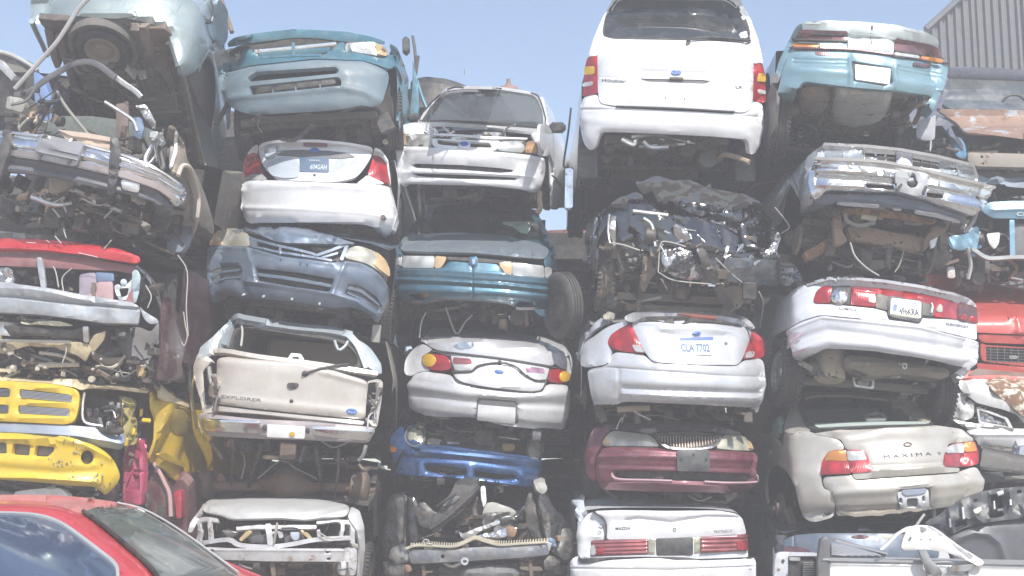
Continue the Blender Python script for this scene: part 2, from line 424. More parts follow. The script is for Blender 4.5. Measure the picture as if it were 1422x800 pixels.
    def lift(s, Q, N=None, share=.6, gap=.003, text=False):
        "keep an applied piece clear of the panels it lies on"
        if not s.trees: return Q
        O = Vector(s.O); pen = np.full(len(Q), -1.0)
        for i, v in enumerate(Q):
            d = Vector(v) - O; L = d.length; d.normalize()
            for t in s.trees:
                h = t.ray_cast(O, d, L + .05)
                if h[0] is not None:
                    q = L - h[3]
                    if q < .08: pen[i] = max(pen[i], q)
        hit = pen > -.05
        if hit.mean() < share: return Q
        m = float(np.max(pen[hit])) + gap
        if m <= 0: return Q
        D = np.asarray(Q) - s.O; D /= np.linalg.norm(D, axis=1)[:, None]
        return Q - D * m
    def strip(s, name, line, wpx, mat, **kw):
        "narrow panel along a line"
        L = np.asarray(smooth_line(line, 4) if len(line) > 2 else line, float); up, dn = [], []
        for i in range(len(L)):
            t = L[min(i + 1, len(L) - 1)] - L[max(i - 1, 0)]; t = t / (np.linalg.norm(t) + 1e-9); n = np.array([-t[1], t[0]])
            up.append(tuple(L[i] + n * wpx / 2)); dn.append(tuple(L[i] - n * wpx / 2))
        kw.setdefault('r', 1); kw.setdefault('cpx', wpx * .5); kw.setdefault('crown', .006); kw.setdefault('step', max(3, wpx))
        return s.patch(name, up + dn[::-1], mat, **kw)
    def ell(s, c, rx, ry, n=20, a=0):
        return [(c[0] + rx * math.cos(t) * math.cos(R(a)) - ry * math.sin(t) * math.sin(R(a)), c[1] + rx * math.cos(t) * math.sin(R(a)) + ry * math.sin(t) * math.cos(R(a)))
                for t in [2 * math.pi * i / n for i in range(n)]]
    def skin(s, pts, off=.01, ymax=None):
        P = s.cast(pts, ymax); return P + s.nrm(P) * off
    def tube(s, name, pts, r, mat, y=None, off=.01, sm=4, n=7, ymax=None, flat=None):
        "cable, rod or pipe seen along these points: on the skin, or at depth y (one value or one for each point)"
        if y is None: P = s.skin(pts, off, ymax)
        else:
            ys = y if isinstance(y, (list, tuple)) else [y] * len(pts); P = [s.at(a, b, y=q) for (a, b), q in zip(pts, ys)]
        v, f = tube_data(smooth_line(P, sm), r, n, flat); return link(name, v, f, mat, s.e)
    def text(s, body, a, b, hpx, mat=None, off=.012, ext=.002, name='lettering', shear=0, parent=None, y=None, bold=0.0):
        "flat lettering whose baseline runs from a to b"
        P = s.skin([a, b], .002) if y is None else np.array([s.at(*a, y=y), s.at(*b, y=y)])
        A, B = Vector(P[0]), Vector(P[1]); X = (B - A); L = X.length; X.normalize()
        N = Vector(s.nrm(np.array([P.mean(0)]))[0]) if y is None else Vector((0, -1, 0))
        if y is None: pass
        N = (N - X * N.dot(X)).normalized(); U = N.cross(X)
        c = bpy.data.curves.new(name, 'FONT'); c.body = body; c.size = 1; c.extrude = 0; c.shear = shear; c.resolution_u = 2; c.offset = bold
        t = bpy.data.objects.new('t', c); COL.objects.link(t); dg = bpy.context.evaluated_depsgraph_get()
        me = bpy.data.meshes.new_from_object(t.evaluated_get(dg)); bpy.data.objects.remove(t); bpy.data.curves.remove(c)
        co = np.array([v.co[:] for v in me.vertices])
        w0, w1 = co[:, 0].min(), co[:, 0].max(); h = co[:, 1].max()
        sx = L / (w1 - w0); sy = hpx / s.px / h
        for v, q in zip(me.vertices, co): v.co = A + X * (q[0] - w0) * sx + U * q[1] * sy
        if y is None:
            O = Vector(s.O)
            for v in me.vertices:                                # press each letter onto the panel under it
                d = v.co - O; l = d.length; d.normalize(); best = None
                for t in s.trees:
                    h = t.ray_cast(O, d, l + .15)
                    if h[0] is not None and (best is None or h[3] < best): best = h[3]
                if best is not None and abs(best - l) < .15: v.co = O + d * (best - .004)
        me.name = name; me.materials.clear(); me.materials.append(mat or M_INK)
        o = bpy.data.objects.new(name, me); COL.objects.link(o); o.parent = parent or s.e; return o
    def mesh(s, name, mb, mat, angle=35): return mb.obj(name, mat, s.e, angle)
    def section(s, y, inset, arches, n=9):
        "half section of the shell at depth y: from sill up over the roof to the centre line"
        fz = s.face; yy = max(y, .02)
        tz = float(np.interp(y, s.top[:, 0], s.top[:, 1])) - inset
        fm = float(np.interp(min(.45, tz * .6), fz[:, 0], fz[:, 1]))
        wx = s.w * min(1, (max(0, y - fm - inset - .01) / s.cd)) ** (1 / s.cp) if y < s.cd + fm + .2 and s.cd > 0 else s.w
        wx = max(.05, min(s.w, wx) - inset)
        z0 = .12
        for (yc, r) in arches:
            if abs(y - yc) < r: z0 = max(z0, (.22 + math.sqrt(max(0, r * r - (y - yc) ** 2))))
        z0 = min(z0, tz - .12)
        out = []
        for i in range(n):
            z = z0 + (tz - .05 - z0) * i / (n - 1)
            out.append((max(.05, wx - s.tt * max(0, z - s.zb)), z))
        xe = out[-1][0]
        for q in (.93, .7, .35, 0): out.append((xe * q, tz - (.015 if q > .9 else 0) - s.crown * q ** 2.5 * .8))
        return out
    def hull(s, mat, y0=.35, y1=None, arches=(), inset=.035, roof=True):
        ys = sorted(set([y0 + (((y1 or s.L - .05)) - y0) * i / 26 for i in range(27)] + [a[0] + a[1] * c for a in arches for c in (-1, -.99, -.7, -.35, 0, .35, .7, .99, 1) if y0 < a[0] + a[1] * c]))
        v, f = [], []; n = None
        for y in ys:
            S = s.section(y, inset, arches); full = [(x, z) for x, z in S] + [(-x, z) for x, z in S[::-1][1:]]
            n = len(full); v += [(x, y, z) for x, z in full]
        for i in range(len(ys) - 1):
            for k in range(n - 1): f.append((i * n + k, i * n + k + 1, (i + 1) * n + k + 1, (i + 1) * n + k))
        f.append(tuple((len(ys) - 1) * n + k for k in range(n)))
        return link('body_shell', v, f, mat, s.e, True, 30)
    def floor(s, mat=None, y0=.25, y1=None, z=.16, hw=None, seed=1, ribs=True):
        "floor pan with pressed ribs, frame rails, and the dark bulkhead above it"
        y1 = y1 or s.L - .2; hw = hw or s.w - .26; mb = MB(); rd = random.Random(seed)
        mb.box((0, (y0 + y1) / 2, z + .04), (2 * hw, y1 - y0, .08), bev=.02)
        if ribs:
            for i in range(9):
                y = y0 + .2 + (y1 - y0 - .4) * i / 8; mb.box((rd.uniform(-.1, .1), y, z - .008), (2 * hw * rd.uniform(.6, .9), .05, .03), bev=.012)
            for x in (-.16, .16): mb.box((x, (y0 + y1) / 2, z - .02), (.05, (y1 - y0) * .9, .05), bev=.015)
        o = s.mesh('floor_pan', mb, mat or M_FLOOR)
        mb = MB()
        for x in (-hw + .06, hw - .06): mb.box((x, (y0 + y1) / 2, z - .04), (.10, y1 - y0 - .1, .10), bev=.02)
        s.mesh('frame_rail', mb, M_FRAME)
        return o
    def bulk(s, y=.55, z0=.1, z1=None, mat=None):
        z1 = z1 or float(np.interp(y, s.top[:, 0], s.top[:, 1])) - .1
        mb = MB(); mb.box((0, y, (z0 + z1) / 2), (2 * (s.w - .12), .04, z1 - z0)); return s.mesh('bulkhead', mb, mat or M_CAV)
    def junk(s, name, lo, hi, n, seed, mat, size=(.05, .22), tubes=.5):
        "rough mechanical lumps, brackets, hoses and rods filling a space"
        rd = random.Random(seed); mb = MB(); lo, hi = Vector(lo), Vector(hi); mi = []; pal = [mat, M_BLACKPL, M_RUSTY, M_ALU, M_GREYPL, M_WIREW]
        rp = lambda: Vector([rd.uniform(lo[i], hi[i]) for i in range(3)])
        for i in range(n):
            p = rp(); mi += [mk] * (len(mb.f) - len(mi)) if i else []; mk = rd.choices(range(6), (66, 14, 8, 4, 6, 2))[0]
            if rd.random() < tubes:
                q = rp(); q = p + (q - p).normalized() * rd.uniform(.12, .5) if (q - p).length > .01 else p + Vector((.1, 0, 0)); q = Vector([min(max(q[i], lo[i] - .03), hi[i] + .03) for i in range(3)])
                m = (p + q) / 2 + Vector((rd.uniform(-.06, .06), rd.uniform(-.04, .04), rd.uniform(-.08, .04)))
                mb.tube([p, m, q], rd.choice((.006, .01, .016, .024)), 6, 4)
            elif rd.random() < .3:
                rr = rd.uniform(*size) * .5; mb.lathe([(-rr * .6, .001), (-rr * .6, rr), (-rr * .3, rr * 1.05), (rr * .3, rr * .9), (rr * .6, rr), (rr * .6, .001)], p, rd.choice('XYZ'), 14)
            else:
                a = [rd.uniform(*size) for _ in range(3)]; a[rd.randrange(3)] *= .35
                mb.box(p, a, Matrix.Rotation(rd.uniform(-.5, .5), 3, rd.choice('XYZ')), bev=.008)
        mi += [mk] * (len(mb.f) - len(mi)); o = s.mesh(name, mb, mat); o['kind'] = 'stuff'
        for m in pal[1:]: o.data.materials.append(m)
        o.data.polygons.foreach_set('material_index', mi); return o
    def wheel(s, c, r=.30, wd=.19, yaw=0, cam=0, cover=None, rim=True, spin=0, mat=None, out=1, n=44, lug=True):
        rot = Matrix.Rotation(R(yaw), 3, 'Z') @ Matrix.Rotation(R(cam), 3, 'Y')
        h = wd / 2; mb = MB()
        prof = [(-h * .7, r * .62), (-h * .95, r * .70), (-h, r * .84), (-h * .86, r * .95), (-h * .62, r)]
        for g_ in (-.32, 0, .32): prof += [(h * g_ - .012, r), (h * g_ - .008, r - .012), (h * g_ + .008, r - .012), (h * g_ + .012, r)]
        prof += [(h * .62, r), (h * .86, r * .95), (h, r * .84), (h * .95, r * .70), (h * .7, r * .62)]
        mb.lathe(prof, c, 'X', n, rot)
        for i in range(n * 2):                                   # shoulder blocks
            t = math.pi * i / n
            for sg in (-1, 1):
                p = Vector((sg * h * .72, (r * .985) * math.cos(t), (r * .985) * math.sin(t)))
                if i % 2 and lug: mb.box(rot @ p + Vector(c), (wd * .2, .026, .022), rot @ Matrix.Rotation(t + math.pi / 2, 3, 'X'))
        w = bpy.data.objects.new('wheel', None); COL.objects.link(w); w.parent = s.e
        mb.obj('tyre', mat or M_RUBBER, w)
        if rim:
            mb = MB(); o = out
            mb.lathe([(-h * .75, r * .63), (-h * .6, r * .58), (h * .6, r * .58), (h * .75, r * .63)], c, 'X', n, rot)
            mb.lathe([(o * h * .62, r * .60), (o * h * .45, r * .52), (o * h * .30, r * .44), (o * h * .50, r * .26), (o * h * .42, r * .16), (o * h * .62, r * .13), (o * h * .62, .001)], c, 'X', n, rot)
            mb.obj('rim', cover or M_FRAME, w)
            if cover:
                mb = MB()
                for i in range(14):
                    t = 2 * math.pi * i / 14; p = Vector((o * h * .56, r * .5 * math.cos(t), r * .5 * math.sin(t)))
                    mb.box(rot @ p + Vector(c), (.03, .03, .07), rot @ Matrix.Rotation(t, 3, 'X'), bev=.006)
                mb.obj('spoke', cover, w)
        return w
    def hub(s, c, r=.14, out=1):
        mb = MB(); mb.lathe([(-.02, .001), (-.02, r), (.0, r), (.0, r * .55), (.05, r * .5), (.05, r * .2), (.09, r * .18), (.09, .001)] if out > 0 else
                            [(.02, .001), (.02, r), (0, r), (0, r * .55), (-.05, r * .5), (-.05, r * .2), (-.09, r * .18), (-.09, .001)], c, 'X', 26)
        return s.mesh('brake_disc', mb, M_RUSTY)
    def exhaust(s, y=1.0, x=.4, z=.14, tank=True, seed=0):
        mb = MB(); mb.lathe([(-.28, .001), (-.28, .07), (-.25, .10), (.25, .10), (.28, .07), (.28, .001)], (x, y, z - .06), 'X', 18)
        mb.tube([(x - .28, y, z - .06), (x - .5, y + .15, z - .05), (x - .55, y + .7, z - .02), (x - .3, y + 1.6, z)], .028, 8, 5)
        mb.tube([(x + .28, y, z - .06), (x + .36, y - .2, z - .03), (x + .36, y - .55, z - .01)], .026, 8, 4)
        s.mesh('exhaust_muffler', mb, M_RUSTY)
    def beam(s, y=1.0, z=.1, hw=None, diff=False, r=.04):
        hw = hw or s.w - .2; mb = MB(); mb.tube([(-hw, y, z), (-hw * .5, y, z), (0, y, z), (hw * .5, y, z), (hw, y, z)], r, 12)
        if diff: mb.lathe([(-.2, .04), (-.12, .09), (-.05, .15), (0, .17), (.05, .15), (.12, .09), (.2, .04)], (0, y, z), 'X', 24)
        for x in (-hw * .8, hw * .8):
            mb.tube([(x, y, z), (x, y + .05, z + .35)], .035, 10); mb.box((x, y + .3, z), (.07, .7, .05), bev=.012)
            for k in range(5): mb.lathe([(-.010, .05), (0, .065), (.010, .05)], (x * .86, y, z + .08 + k * .04), 'Z', 16)
        s.mesh('axle', mb, M_FRAME)
    def cradle(s, y=.7, z=.1, hw=.55, mat=None):
        mb = MB()
        mb.box((0, y, z), (2 * hw, .12, .07), bev=.02); mb.box((0, y + .55, z), (2 * hw, .12, .07), bev=.02)
        for x in (-hw, hw):
            mb.box((x, y + .27, z), (.10, .66, .08), bev=.02)
            sg = 1 if x > 0 else -1
            mb.tube([(x, y + .1, z), (sg * (s.w - .16), y + .2, z - .02), (x, y + .45, z)], .028, 8)
            for k in range(5): mb.lathe([(-.012, .055), (0, .07), (.012, .055)], (sg * (s.w - .22), y + .22, z + .12 + k * .05), 'Z', 16)
        mb.lathe([(-.14, .001), (-.14, .10), (.1, .13), (.14, .001)], (.12, y + .3, z + .06), 'Y', 16)
        s.mesh('subframe', mb, mat or M_FRAME)

# ------------------------------------------------------------------ ground, shed
def zf(x0, y0, s):
    def f(t): return [(x0 + float(a.split(',')[0]) / s, y0 + float(a.split(',')[1]) / s) for a in t.split()]
    return f
def ground():
    m, nt, b, co = new_mat('packed_dirt')
    a = _noise(nt, co, .35, 8, .7); c2 = _noise(nt, co, 3.5, 8, .75); c3 = _noise(nt, co, 30, 4, .7)
    c = _mix(nt, _ramp(nt, a, .35, .65), (.25, .215, .165), (.36, .32, .26)); c = _mix(nt, _ramp(nt, c2, .5, .75, 0, .6), c, (.15, .13, .11))
    nt.links.new(c, b.inputs['Base Color']); b.inputs['Roughness'].default_value = .95
    bp = nt.nodes.new('ShaderNodeBump'); bp.inputs['Strength'].default_value = .8; bp.inputs['Distance'].default_value = .05
    nt.links.new(c3, bp.inputs['Height']); nt.links.new(bp.outputs[0], b.inputs['Normal'])
    xs = sorted(set([-1500, -600, -200, -80] + list(np.linspace(-30, 30, 70)) + [80, 200, 600, 1500])); ys = sorted(set([-1500, -500, -150, -60] + list(np.linspace(-20, 40, 70)) + [90, 200, 600, 2000]))
    rs = np.random.RandomState(1); v = []
    for y in ys:
        for x in xs: v.append((x, y, float(rs.normal() * .02 * (abs(x) < 30 and -20 < y < 40))))
    n = len(xs); f = [(j * n + i, j * n + i + 1, (j + 1) * n + i + 1, (j + 1) * n + i) for j in range(len(ys) - 1) for i in range(n - 1)]
    o = link('ground', v, f, m); o['kind'] = 'structure'; o['label'] = 'packed tan dirt of the yard under the stacks'
ground()

def shed():
    M = surf('grey_corrugated_steel', (.11, .115, .13), metal=.0, rough=.6, dirt=.25, bump=.15, rust=.02)
    root = bpy.data.objects.new('metal_shed', None); COL.objects.link(root)
    A = at(1291, 44, 25); B = at(1352, -18, 25); root.location = (A.x, 25, 0)
    tag(root, 'grey corrugated metal shed rising behind the cars at the top right corner', 'shed')
    def topz(x): return min(A.z + (x - A.x) * (B.z - A.z) / (B.x - A.x), A.z + 7)
    x = A.x; k = 0; xe = A.x + 15
    while x < xe:                                                # one sheet of cladding after another
        vs, fs = [], []; n = 0
        for j in range(6):
            x0 = x + j * .16
            for dx, dy in ((0, 0), (.03, -.07), (.075, -.07), (.105, 0), (.16, 0)):
                X = x0 + dx; vs += [(X - A.x, dy, 0), (X - A.x, dy, topz(X))]; n += 1
        for i in range(n - 1): fs.append((2 * i, 2 * i + 2, 2 * i + 3, 2 * i + 1))
        o = link('panel', vs, fs, M, root, True, 20); o.location.y = .012 * (k % 2)
        x += .16 * 6 - .04; k += 1
    mb = MB(); zt = A.z; D = 14
    mb.box((0.02, D / 2, zt / 2), (.06, D, zt)); mb.obj('side_wall', M, root)
    pts = [(-.1, -.08, zt + .02), (B.x - A.x, -.08, B.z + .02)]
    mb = MB(); mb.tube(pts, .07, 6); mb.obj('roof_trim', M, root)
    v = [(-.1, -.1, zt + .05), (B.x - A.x + .1, -.1, topz(B.x + .1) + .05), (B.x - A.x + .1, D, topz(B.x + .1) + .05), (-.1, D, zt + .05)]
    mb = MB(); mb.add((v, [(0, 1, 2, 3)])); mb.obj('roof', M, root)
shed()

# ------------------------------------------------------------------ second column from the left
P_TEAL = paint('teal_paint', (.045, .165, .225)); P_TEALGREY = surf('grey_teal_bumper', (.125, .185, .225), rough=.45, dirt=.3, bump=.3)
P_WHITE = paint('white_paint', (.70, .715, .74), metal=0, dirt=.16, rust=.0)
P_PRIMER = surf('grey_primer_patch', (.40, .45, .52), rough=.6, dirt=.2, bump=.2)
def b1():
    z = zf(280, 20, 4.444)
    c = Car('minivan', 'teal minivan with grey lower bumper on top of the second stack, nose to the camera', 'minivan', (425, 160), 13.5, w=.97, yaw=-1, pitch=-4, roll=-3,
            face=((0, .07), (.12, .01), (.3, 0), (.5, .01), (.58, .05), (.68, .12), (.8, .22)), top=((0, .70), (.15, .78), (.4, .90), (1.1, 1.05), (2.2, 1.52), (4.5, 1.55)), cd=.34, cp=2.8, zb=.9, L=4.6, crown=.07)
    c.hull(P_TEAL, y0=.5, arches=[(.95, .40), (3.7, .40)]); c.bulk(.6); c.floor(y0=.5, z=.12); c.cradle(.55, .08); c.beam(3.7); c.exhaust(2.6)
    c.patch('hood', z('145,190 190,145 330,115 580,88 900,106 1060,138 1150,172 1060,160 880,152 700,128 560,127 300,160'), P_TEAL, r=8, off=.01)
    c.patch('header_panel', z('95,325 130,300 225,290 260,200 300,205 340,240 370,266 740,252 800,215 850,165 885,165 880,222 1000,240 1130,268 1160,245 1170,200 1200,225 1215,290 1165,335 1100,310 1000,278 700,266 300,308 95,362'), P_TEAL, r=5)
    c.patch('bumper', z('95,372 300,318 700,275 1000,285 1100,320 1165,358 1150,450 1115,545 1070,580 1000,556 860,590 700,602 300,622 170,575 115,480'), P_TEALGREY, r=10, th=.05, cpx=4,
            holes=[z('275,388 330,350 820,318 850,338 835,362 300,412'), z('288,440 840,382 862,400 862,442 300,500')],
            ridge=[(z('180,520 300,500 560,475 860,450 1000,480 1110,540'), 5, .025), (z('95,390 300,335 700,292 1000,302 1140,370'), 3, .012)])
    c.patch('headlight', z('110,250 160,208 225,198 238,235 222,275 110,305'), M_HEAD, off=.004, r=3)
    h = c.patch('headlight', z('884,216 890,170 1060,166 1130,192 1157,245 1140,260 1000,238'), M_HEAD, off=.004, r=4)
    c.patch('turn_signal', z('1070,170 1130,194 1155,243 1138,256 1085,240'), M_AMBP, off=.004, r=3, parent=h)
    for a in ('352,240 560,222 790,207', '352,262 560,250 740,246'): c.strip('grille_bar', z(a), 3.4, P_TEAL, off=.0)
    c.strip('grille_bar', z('565,172 566,255'), 4.5, P_TEAL, off=.006); c.strip('trim_strip', z('320,208 560,185 830,158'), 1.4, M_CHROME, off=-.02)
    c.patch('grille_mesh', z('300,200 840,150 790,250 370,270'), M_BLACKPL, off=-.10, r=2)
    c.patch('radiator_support', z('150,205 200,160 330,125 580,100 880,118 1000,150 1000,225 860,240 560,262 300,280 180,300 240,210'), M_CAV, off=-.06, r=3, ymax=.9)  # black backing sheet put in for the dark gap below the hood
    c.patch('intake_backing', z('270,350 860,320 870,450 290,500'), M_BLACKPL, off=-.13, r=2)
    for x, y in ((425, 440), (572, 425), (725, 412)): c.strip('intake_rib', z('%d,%d %d,%d' % (x, y - 25, x + 3, y + 45)), 1.8, P_TEALGREY, off=-.05)
    c.patch('splash_shield', z('170,580 400,612 700,604 850,590 800,560 600,560 300,580'), M_BLACKPL, off=-.10)
    c.patch('front_fender', z('1160,170 1210,200 1250,290 1285,400 1275,560 1235,700 1215,760 1225,640 1250,560 1245,400 1215,320 1190,310 1170,340 1195,250'), P_TEAL, ymax=2.6, r=4)
    c.wheel(c.at(548, 168, y=.95), .33, .2, yaw=4, rim=True); c.wheel((-.82, .95, .2), .33, .2)
    c.wheel((.80, 3.7, .2), .33, .2); c.wheel((-.80, 3.7, .2), .33, .2)
    mb = MB(); mb.box(c.at(564, 64, y=1.7), (.09, .10, .24), bev=.04); mb.obj('door_mirror', M_BLACKPL, c.e)
    c.tube('roof_strut', [(573, 50), (576, 70), (578, 100)], .02, M_BLACKPL, y=2.2)
    c.tube('door_pillar', [(580, 78), (574, 130), (578, 180), (592, 196)], .028, M_FRAME, y=2.0); c.tube('door_edge', [(579, 112), (588, 140), (600, 165)], .022, P_TEAL, y=2.2)
    c.patch('front_door', [(573, 82), (580, 110), (582, 150), (573, 195), (562, 212), (566, 180), (572, 130)], P_TEAL, ymax=3.2, plane=dict(y=1.9), r=2)
    c.junk('hanging_bits', (-.8, .3, -.12), (.8, 1.3, .1), 26, 11, M_FRAME); c.tube('hanging_cable', [(360, 165), (358, 175), (364, 184)], .008, M_WIREW, y=.5)
    return c
b1()
def b2():
    z = zf(270, 180, 4.707)
    c = Car('sedan', 'white sedan seen from behind with grey primer patches on its trunk and a blue plate', 'car', (437, 312), 13.7, w=.86, yaw=0, pitch=2, roll=1.5,
            face=((0, .05), (.1, 0), (.42, .0), (.5, .05), (.58, .12), (.86, .26)), top=((0, .82), (.2, .88), (.6, .94), (1.2, 1.05), (4, 1.1)), cd=.36, cp=2.5, zb=.62, L=4.2, crown=.09)
    c.hull(P_WHITE, y0=.5, arches=[(1.0, .36), (3.4, .36)]); c.bulk(.6); c.floor(y0=.5); c.beam(1.0); c.exhaust(.7, .35); c.wheel((.75, 1.0, .2)); c.wheel((-.75, 1.0, .2)); c.cradle(3.1)
    lid = c.patch('trunk_lid', z('417,88 530,62 800,60 1000,78 1178,110 1150,195 1085,285 1045,315 900,342 700,330 530,320 455,255 417,160'), P_WHITE, r=10, off=.004)
    c.patch('bumper', z('302,330 470,326 530,324 700,334 900,348 1060,345 1280,360 1305,450 1335,560 1295,690 1240,748 1205,705 1165,640 1100,622 900,628 430,612 330,622 300,560 285,430'), P_WHITE, r=12, cpx=6, crown=.03,
            ridge=[(z('300,510 700,520 1100,545 1290,580'), 3, .012), (z('300,350 800,352 1270,380'), 6, .018)], fold=None, dent=.012)
    c.patch('quarter_panel', z('332,165 370,112 412,88 405,132'), P_WHITE, r=3); c.patch('quarter_panel', z('1182,108 1225,128 1270,195 1290,362 1262,250 1222,168 1168,155'), P_WHITE, r=3, ymax=1.6)
    c.patch('quarter_panel', z('1285,362 1300,420 1332,540 1345,600 1320,680 1290,700 1330,560'), P_WHITE, r=3, ymax=1.8)
    c.patch('taillight', z('330,155 402,132 425,235 442,285 390,282 310,318 316,220'), M_RED, off=.0, r=4); c.patch('taillight', z('1172,158 1222,166 1262,222 1280,352 1210,325 1132,290 1158,220'), M_RED, r=4)
    c.patch('reversing_light', z('312,318 362,286 440,287 472,318 322,322'), M_CLR, r=2); c.patch('reversing_light', z('1132,292 1210,327 1250,348 1062,346'), P_WHITE, r=2)
    c.patch('trim_bar', z('525,152 560,138 700,132 860,138 1000,152 1055,178 960,190 700,178 545,168'), M_GREYPL, off=.014, r=3)
    c.patch('brake_light', z('712,78 868,82 868,94 712,90'), M_REDD, off=.01, r=1, cpx=1); 
    for i, t in enumerate(('470,230 500,205 560,185 640,180 670,200 690,245 690,312 620,322 560,318 500,300', '455,130 500,108 545,105 550,130 530,150 520,185 490,192 460,170', '880,262 905,225 940,190 990,200 985,240 930,272 882,288', '1000,240 1020,205 1060,178 1072,200 1050,230')):
        o = c.patch('primer_patch', z(t), P_PRIMER, off=.0075, th=.003, r=5, crown=0, parent=lid)
    p = c.patch('license_plate', z('690,185 880,188 880,284 690,280'), surf('blue_plate', (.07, .13, .22), rough=.4, dirt=.15, bump=0), off=.018, r=1, crown=.002, cpx=1)
    c.text('604GAH', z('755,258')[0], z('862,262')[0], 9, surf('pale_ink', (.6, .65, .7), bump=0, scratch=0), off=.022, parent=p, bold=.01); c.text('INDIANA', z('750,204')[0], z('820,206')[0], 2.2, M_PLATE, off=.022, parent=p)
    c.patch('badge', c.ell(z('787,142')[0], 6.5, 3), M_BLUEINK, off=.022, r=0, crown=.004, cpx=2, step=3, th=.006); c.patch('lock', c.ell(z('785,300')[0], 2, 1.7, 10), M_BLACKPL, off=.008, r=0, step=2, crown=0)
    c.junk('underside_bits', (-.7, .4, -.02), (.7, 1.2, .14), 22, 3, M_FRAME)
b2()
def b3():
    z = zf(270, 300, 4.707); P = paint('blue_grey_paint', (.13, .18, .25), dirt=.3, coat=.5, metal=.4); PD = surf('grey_lower_bumper', (.13, .15, .18), rough=.5, dirt=.35)
    c = Car('minivan', 'blue grey minivan front with a broken grille and cloudy headlights above the beige tailgate', 'minivan', (408, 436), 13.3, w=.94, yaw=-2, pitch=4, roll=6.5,
            face=((0, .10), (.08, .04), (.2, 0), (.5, .01), (.6, .06), (.8, .18)), top=((0, .72), (.15, .80), (.5, .92), (1.2, 1.06), (4, 1.1)), cd=.42, cp=2.5, zb=.75, L=4.6, crown=.10)
    c.hull(P, y0=.55, arches=[(.95, .38), (3.7, .38)]); c.bulk(.65); c.floor(y0=.5); c.cradle(.5); c.wheel((.82, .95, .15), .31); c.wheel((-.82, .95, .15), .31); c.beam(3.6)
    c.patch('hood', z('300,70 480,58 680,75 900,130 1062,178 1010,182 975,190 800,178 600,180 545,168 470,140 380,100'), P, off=.012, r=8, fold=(.012, 5, 2), ridge=[(z('560,110 760,120 900,165'), 5, .03), (z('400,80 520,150'), 3, -.02)])
    c.patch('bumper', z('85,192 170,188 362,196 402,212 560,258 740,280 900,297 975,290 1100,302 1200,358 1268,450 1280,505 1250,620 1200,722 1150,655 1050,600 900,602 640,562 350,540 200,520 140,552 100,582 78,480 65,350 70,245'), P, r=10, th=.05, cpx=5, crown=.02,
            holes=[z('392,336 700,372 912,410 882,495 640,462 408,420'), z('92,352 180,328 282,320 302,345 304,388 200,400 92,462 82,410'), z('1010,442 1100,462 1200,530 1238,592 1204,622 1110,548 985,508')],
            ridge=[(z('85,215 170,205 350,215'), 3, .015), (z('980,305 1100,320 1200,385 1265,470'), 3, .015), (z('350,430 560,455 900,510 1060,560 1180,640'), 4, .028), (z('395,225 560,272 900,312'), 3, .014), (z('340,215 400,420'), 3, .012), (z('985,310 905,500'), 3, .012), (z('300,440 350,530'), 5, -.02)], dent=.006)
    c.strip('bumper_bar', z('400,378 640,410 895,455'), 4.5, P, off=-.015); c.patch('intake_backing', z('380,330 920,400 890,510 400,430'), M_BLACKPL, off=-.12)
    for t in ('100,398 180,365 290,352', '95,450 190,408 305,398'): c.strip('vent_slat', z(t), 2.8, P, off=.0)
    for t in ('1000,470 1100,500 1215,585', '1000,500 1100,545 1200,612'): c.strip('vent_slat', z(t), 2.8, P, off=.0)
    c.patch('vent_backing', z('75,340 310,310 320,400 90,470'), M_GREYPL, off=-.035); c.patch('vent_backing', z('1000,435 1110,455 1245,590 1200,630 975,515'), M_GREYPL, off=-.035)
    h = c.patch('headlight', z('90,190 108,130 160,82 260,62 325,82 355,130 364,190 180,188'), M_HEADY, r=8, off=.0, cpx=8, crown=.025); c.patch('turn_signal', z('86,192 106,132 165,84 172,186'), M_AMBP, off=.006, r=4, parent=h)
    h = c.patch('headlight', z('975,262 1000,208 1062,180 1185,220 1240,268 1280,340 1283,402 1200,342 1130,300'), M_HEADY, r=8, cpx=8, crown=.025); c.patch('turn_signal', z('1165,305 1190,228 1248,280 1280,345 1282,400 1210,345'), M_AMBP, off=.006, r=4, parent=h)
    for t, w_ in (('360,135 395,150 560,192 740,232 800,252', 3.5), ('380,195 560,232 760,262 900,288', 3), ('800,252 900,218 1000,180', 4), ('830,268 940,238', 3), ('395,150 390,200', 5), ('560,192 556,245', 3.4), ('1000,185 960,285', 5), ('360,130 380,200', 4)):
        c.strip('grille_bar', z(t), w_, P, off=-.004, fold=(.004, 6, 1))
    c.patch('grille_backing', z('380,130 560,175 1000,185 950,300 560,262 380,215'), M_BLACKPL, off=-.11)
    for x, y in ((320, 515), (452, 525), (638, 542), (818, 572)): c.patch('screw', c.ell(z('%d,%d' % (x, y))[0], 1.6, 1.5, 8), M_PLATE, off=.012, r=0, step=2, crown=0)
    for x, y in ((565, 290), (695, 312), (738, 322)): c.patch('screw_hole', c.ell(z('%d,%d' % (x, y))[0], 1.1, 1.8, 8), M_CAV, off=.012, r=0, step=2, crown=0, th=.002)
    c.patch('splash_shield', z('110,590 300,600 700,640 1000,680 1050,600 640,565 300,545'), M_BLACKPL, off=-.10); c.junk('underside_bits', (-.8, .35, -.1), (.8, 1.3, .14), 24, 5, M_FRAME)
b3()
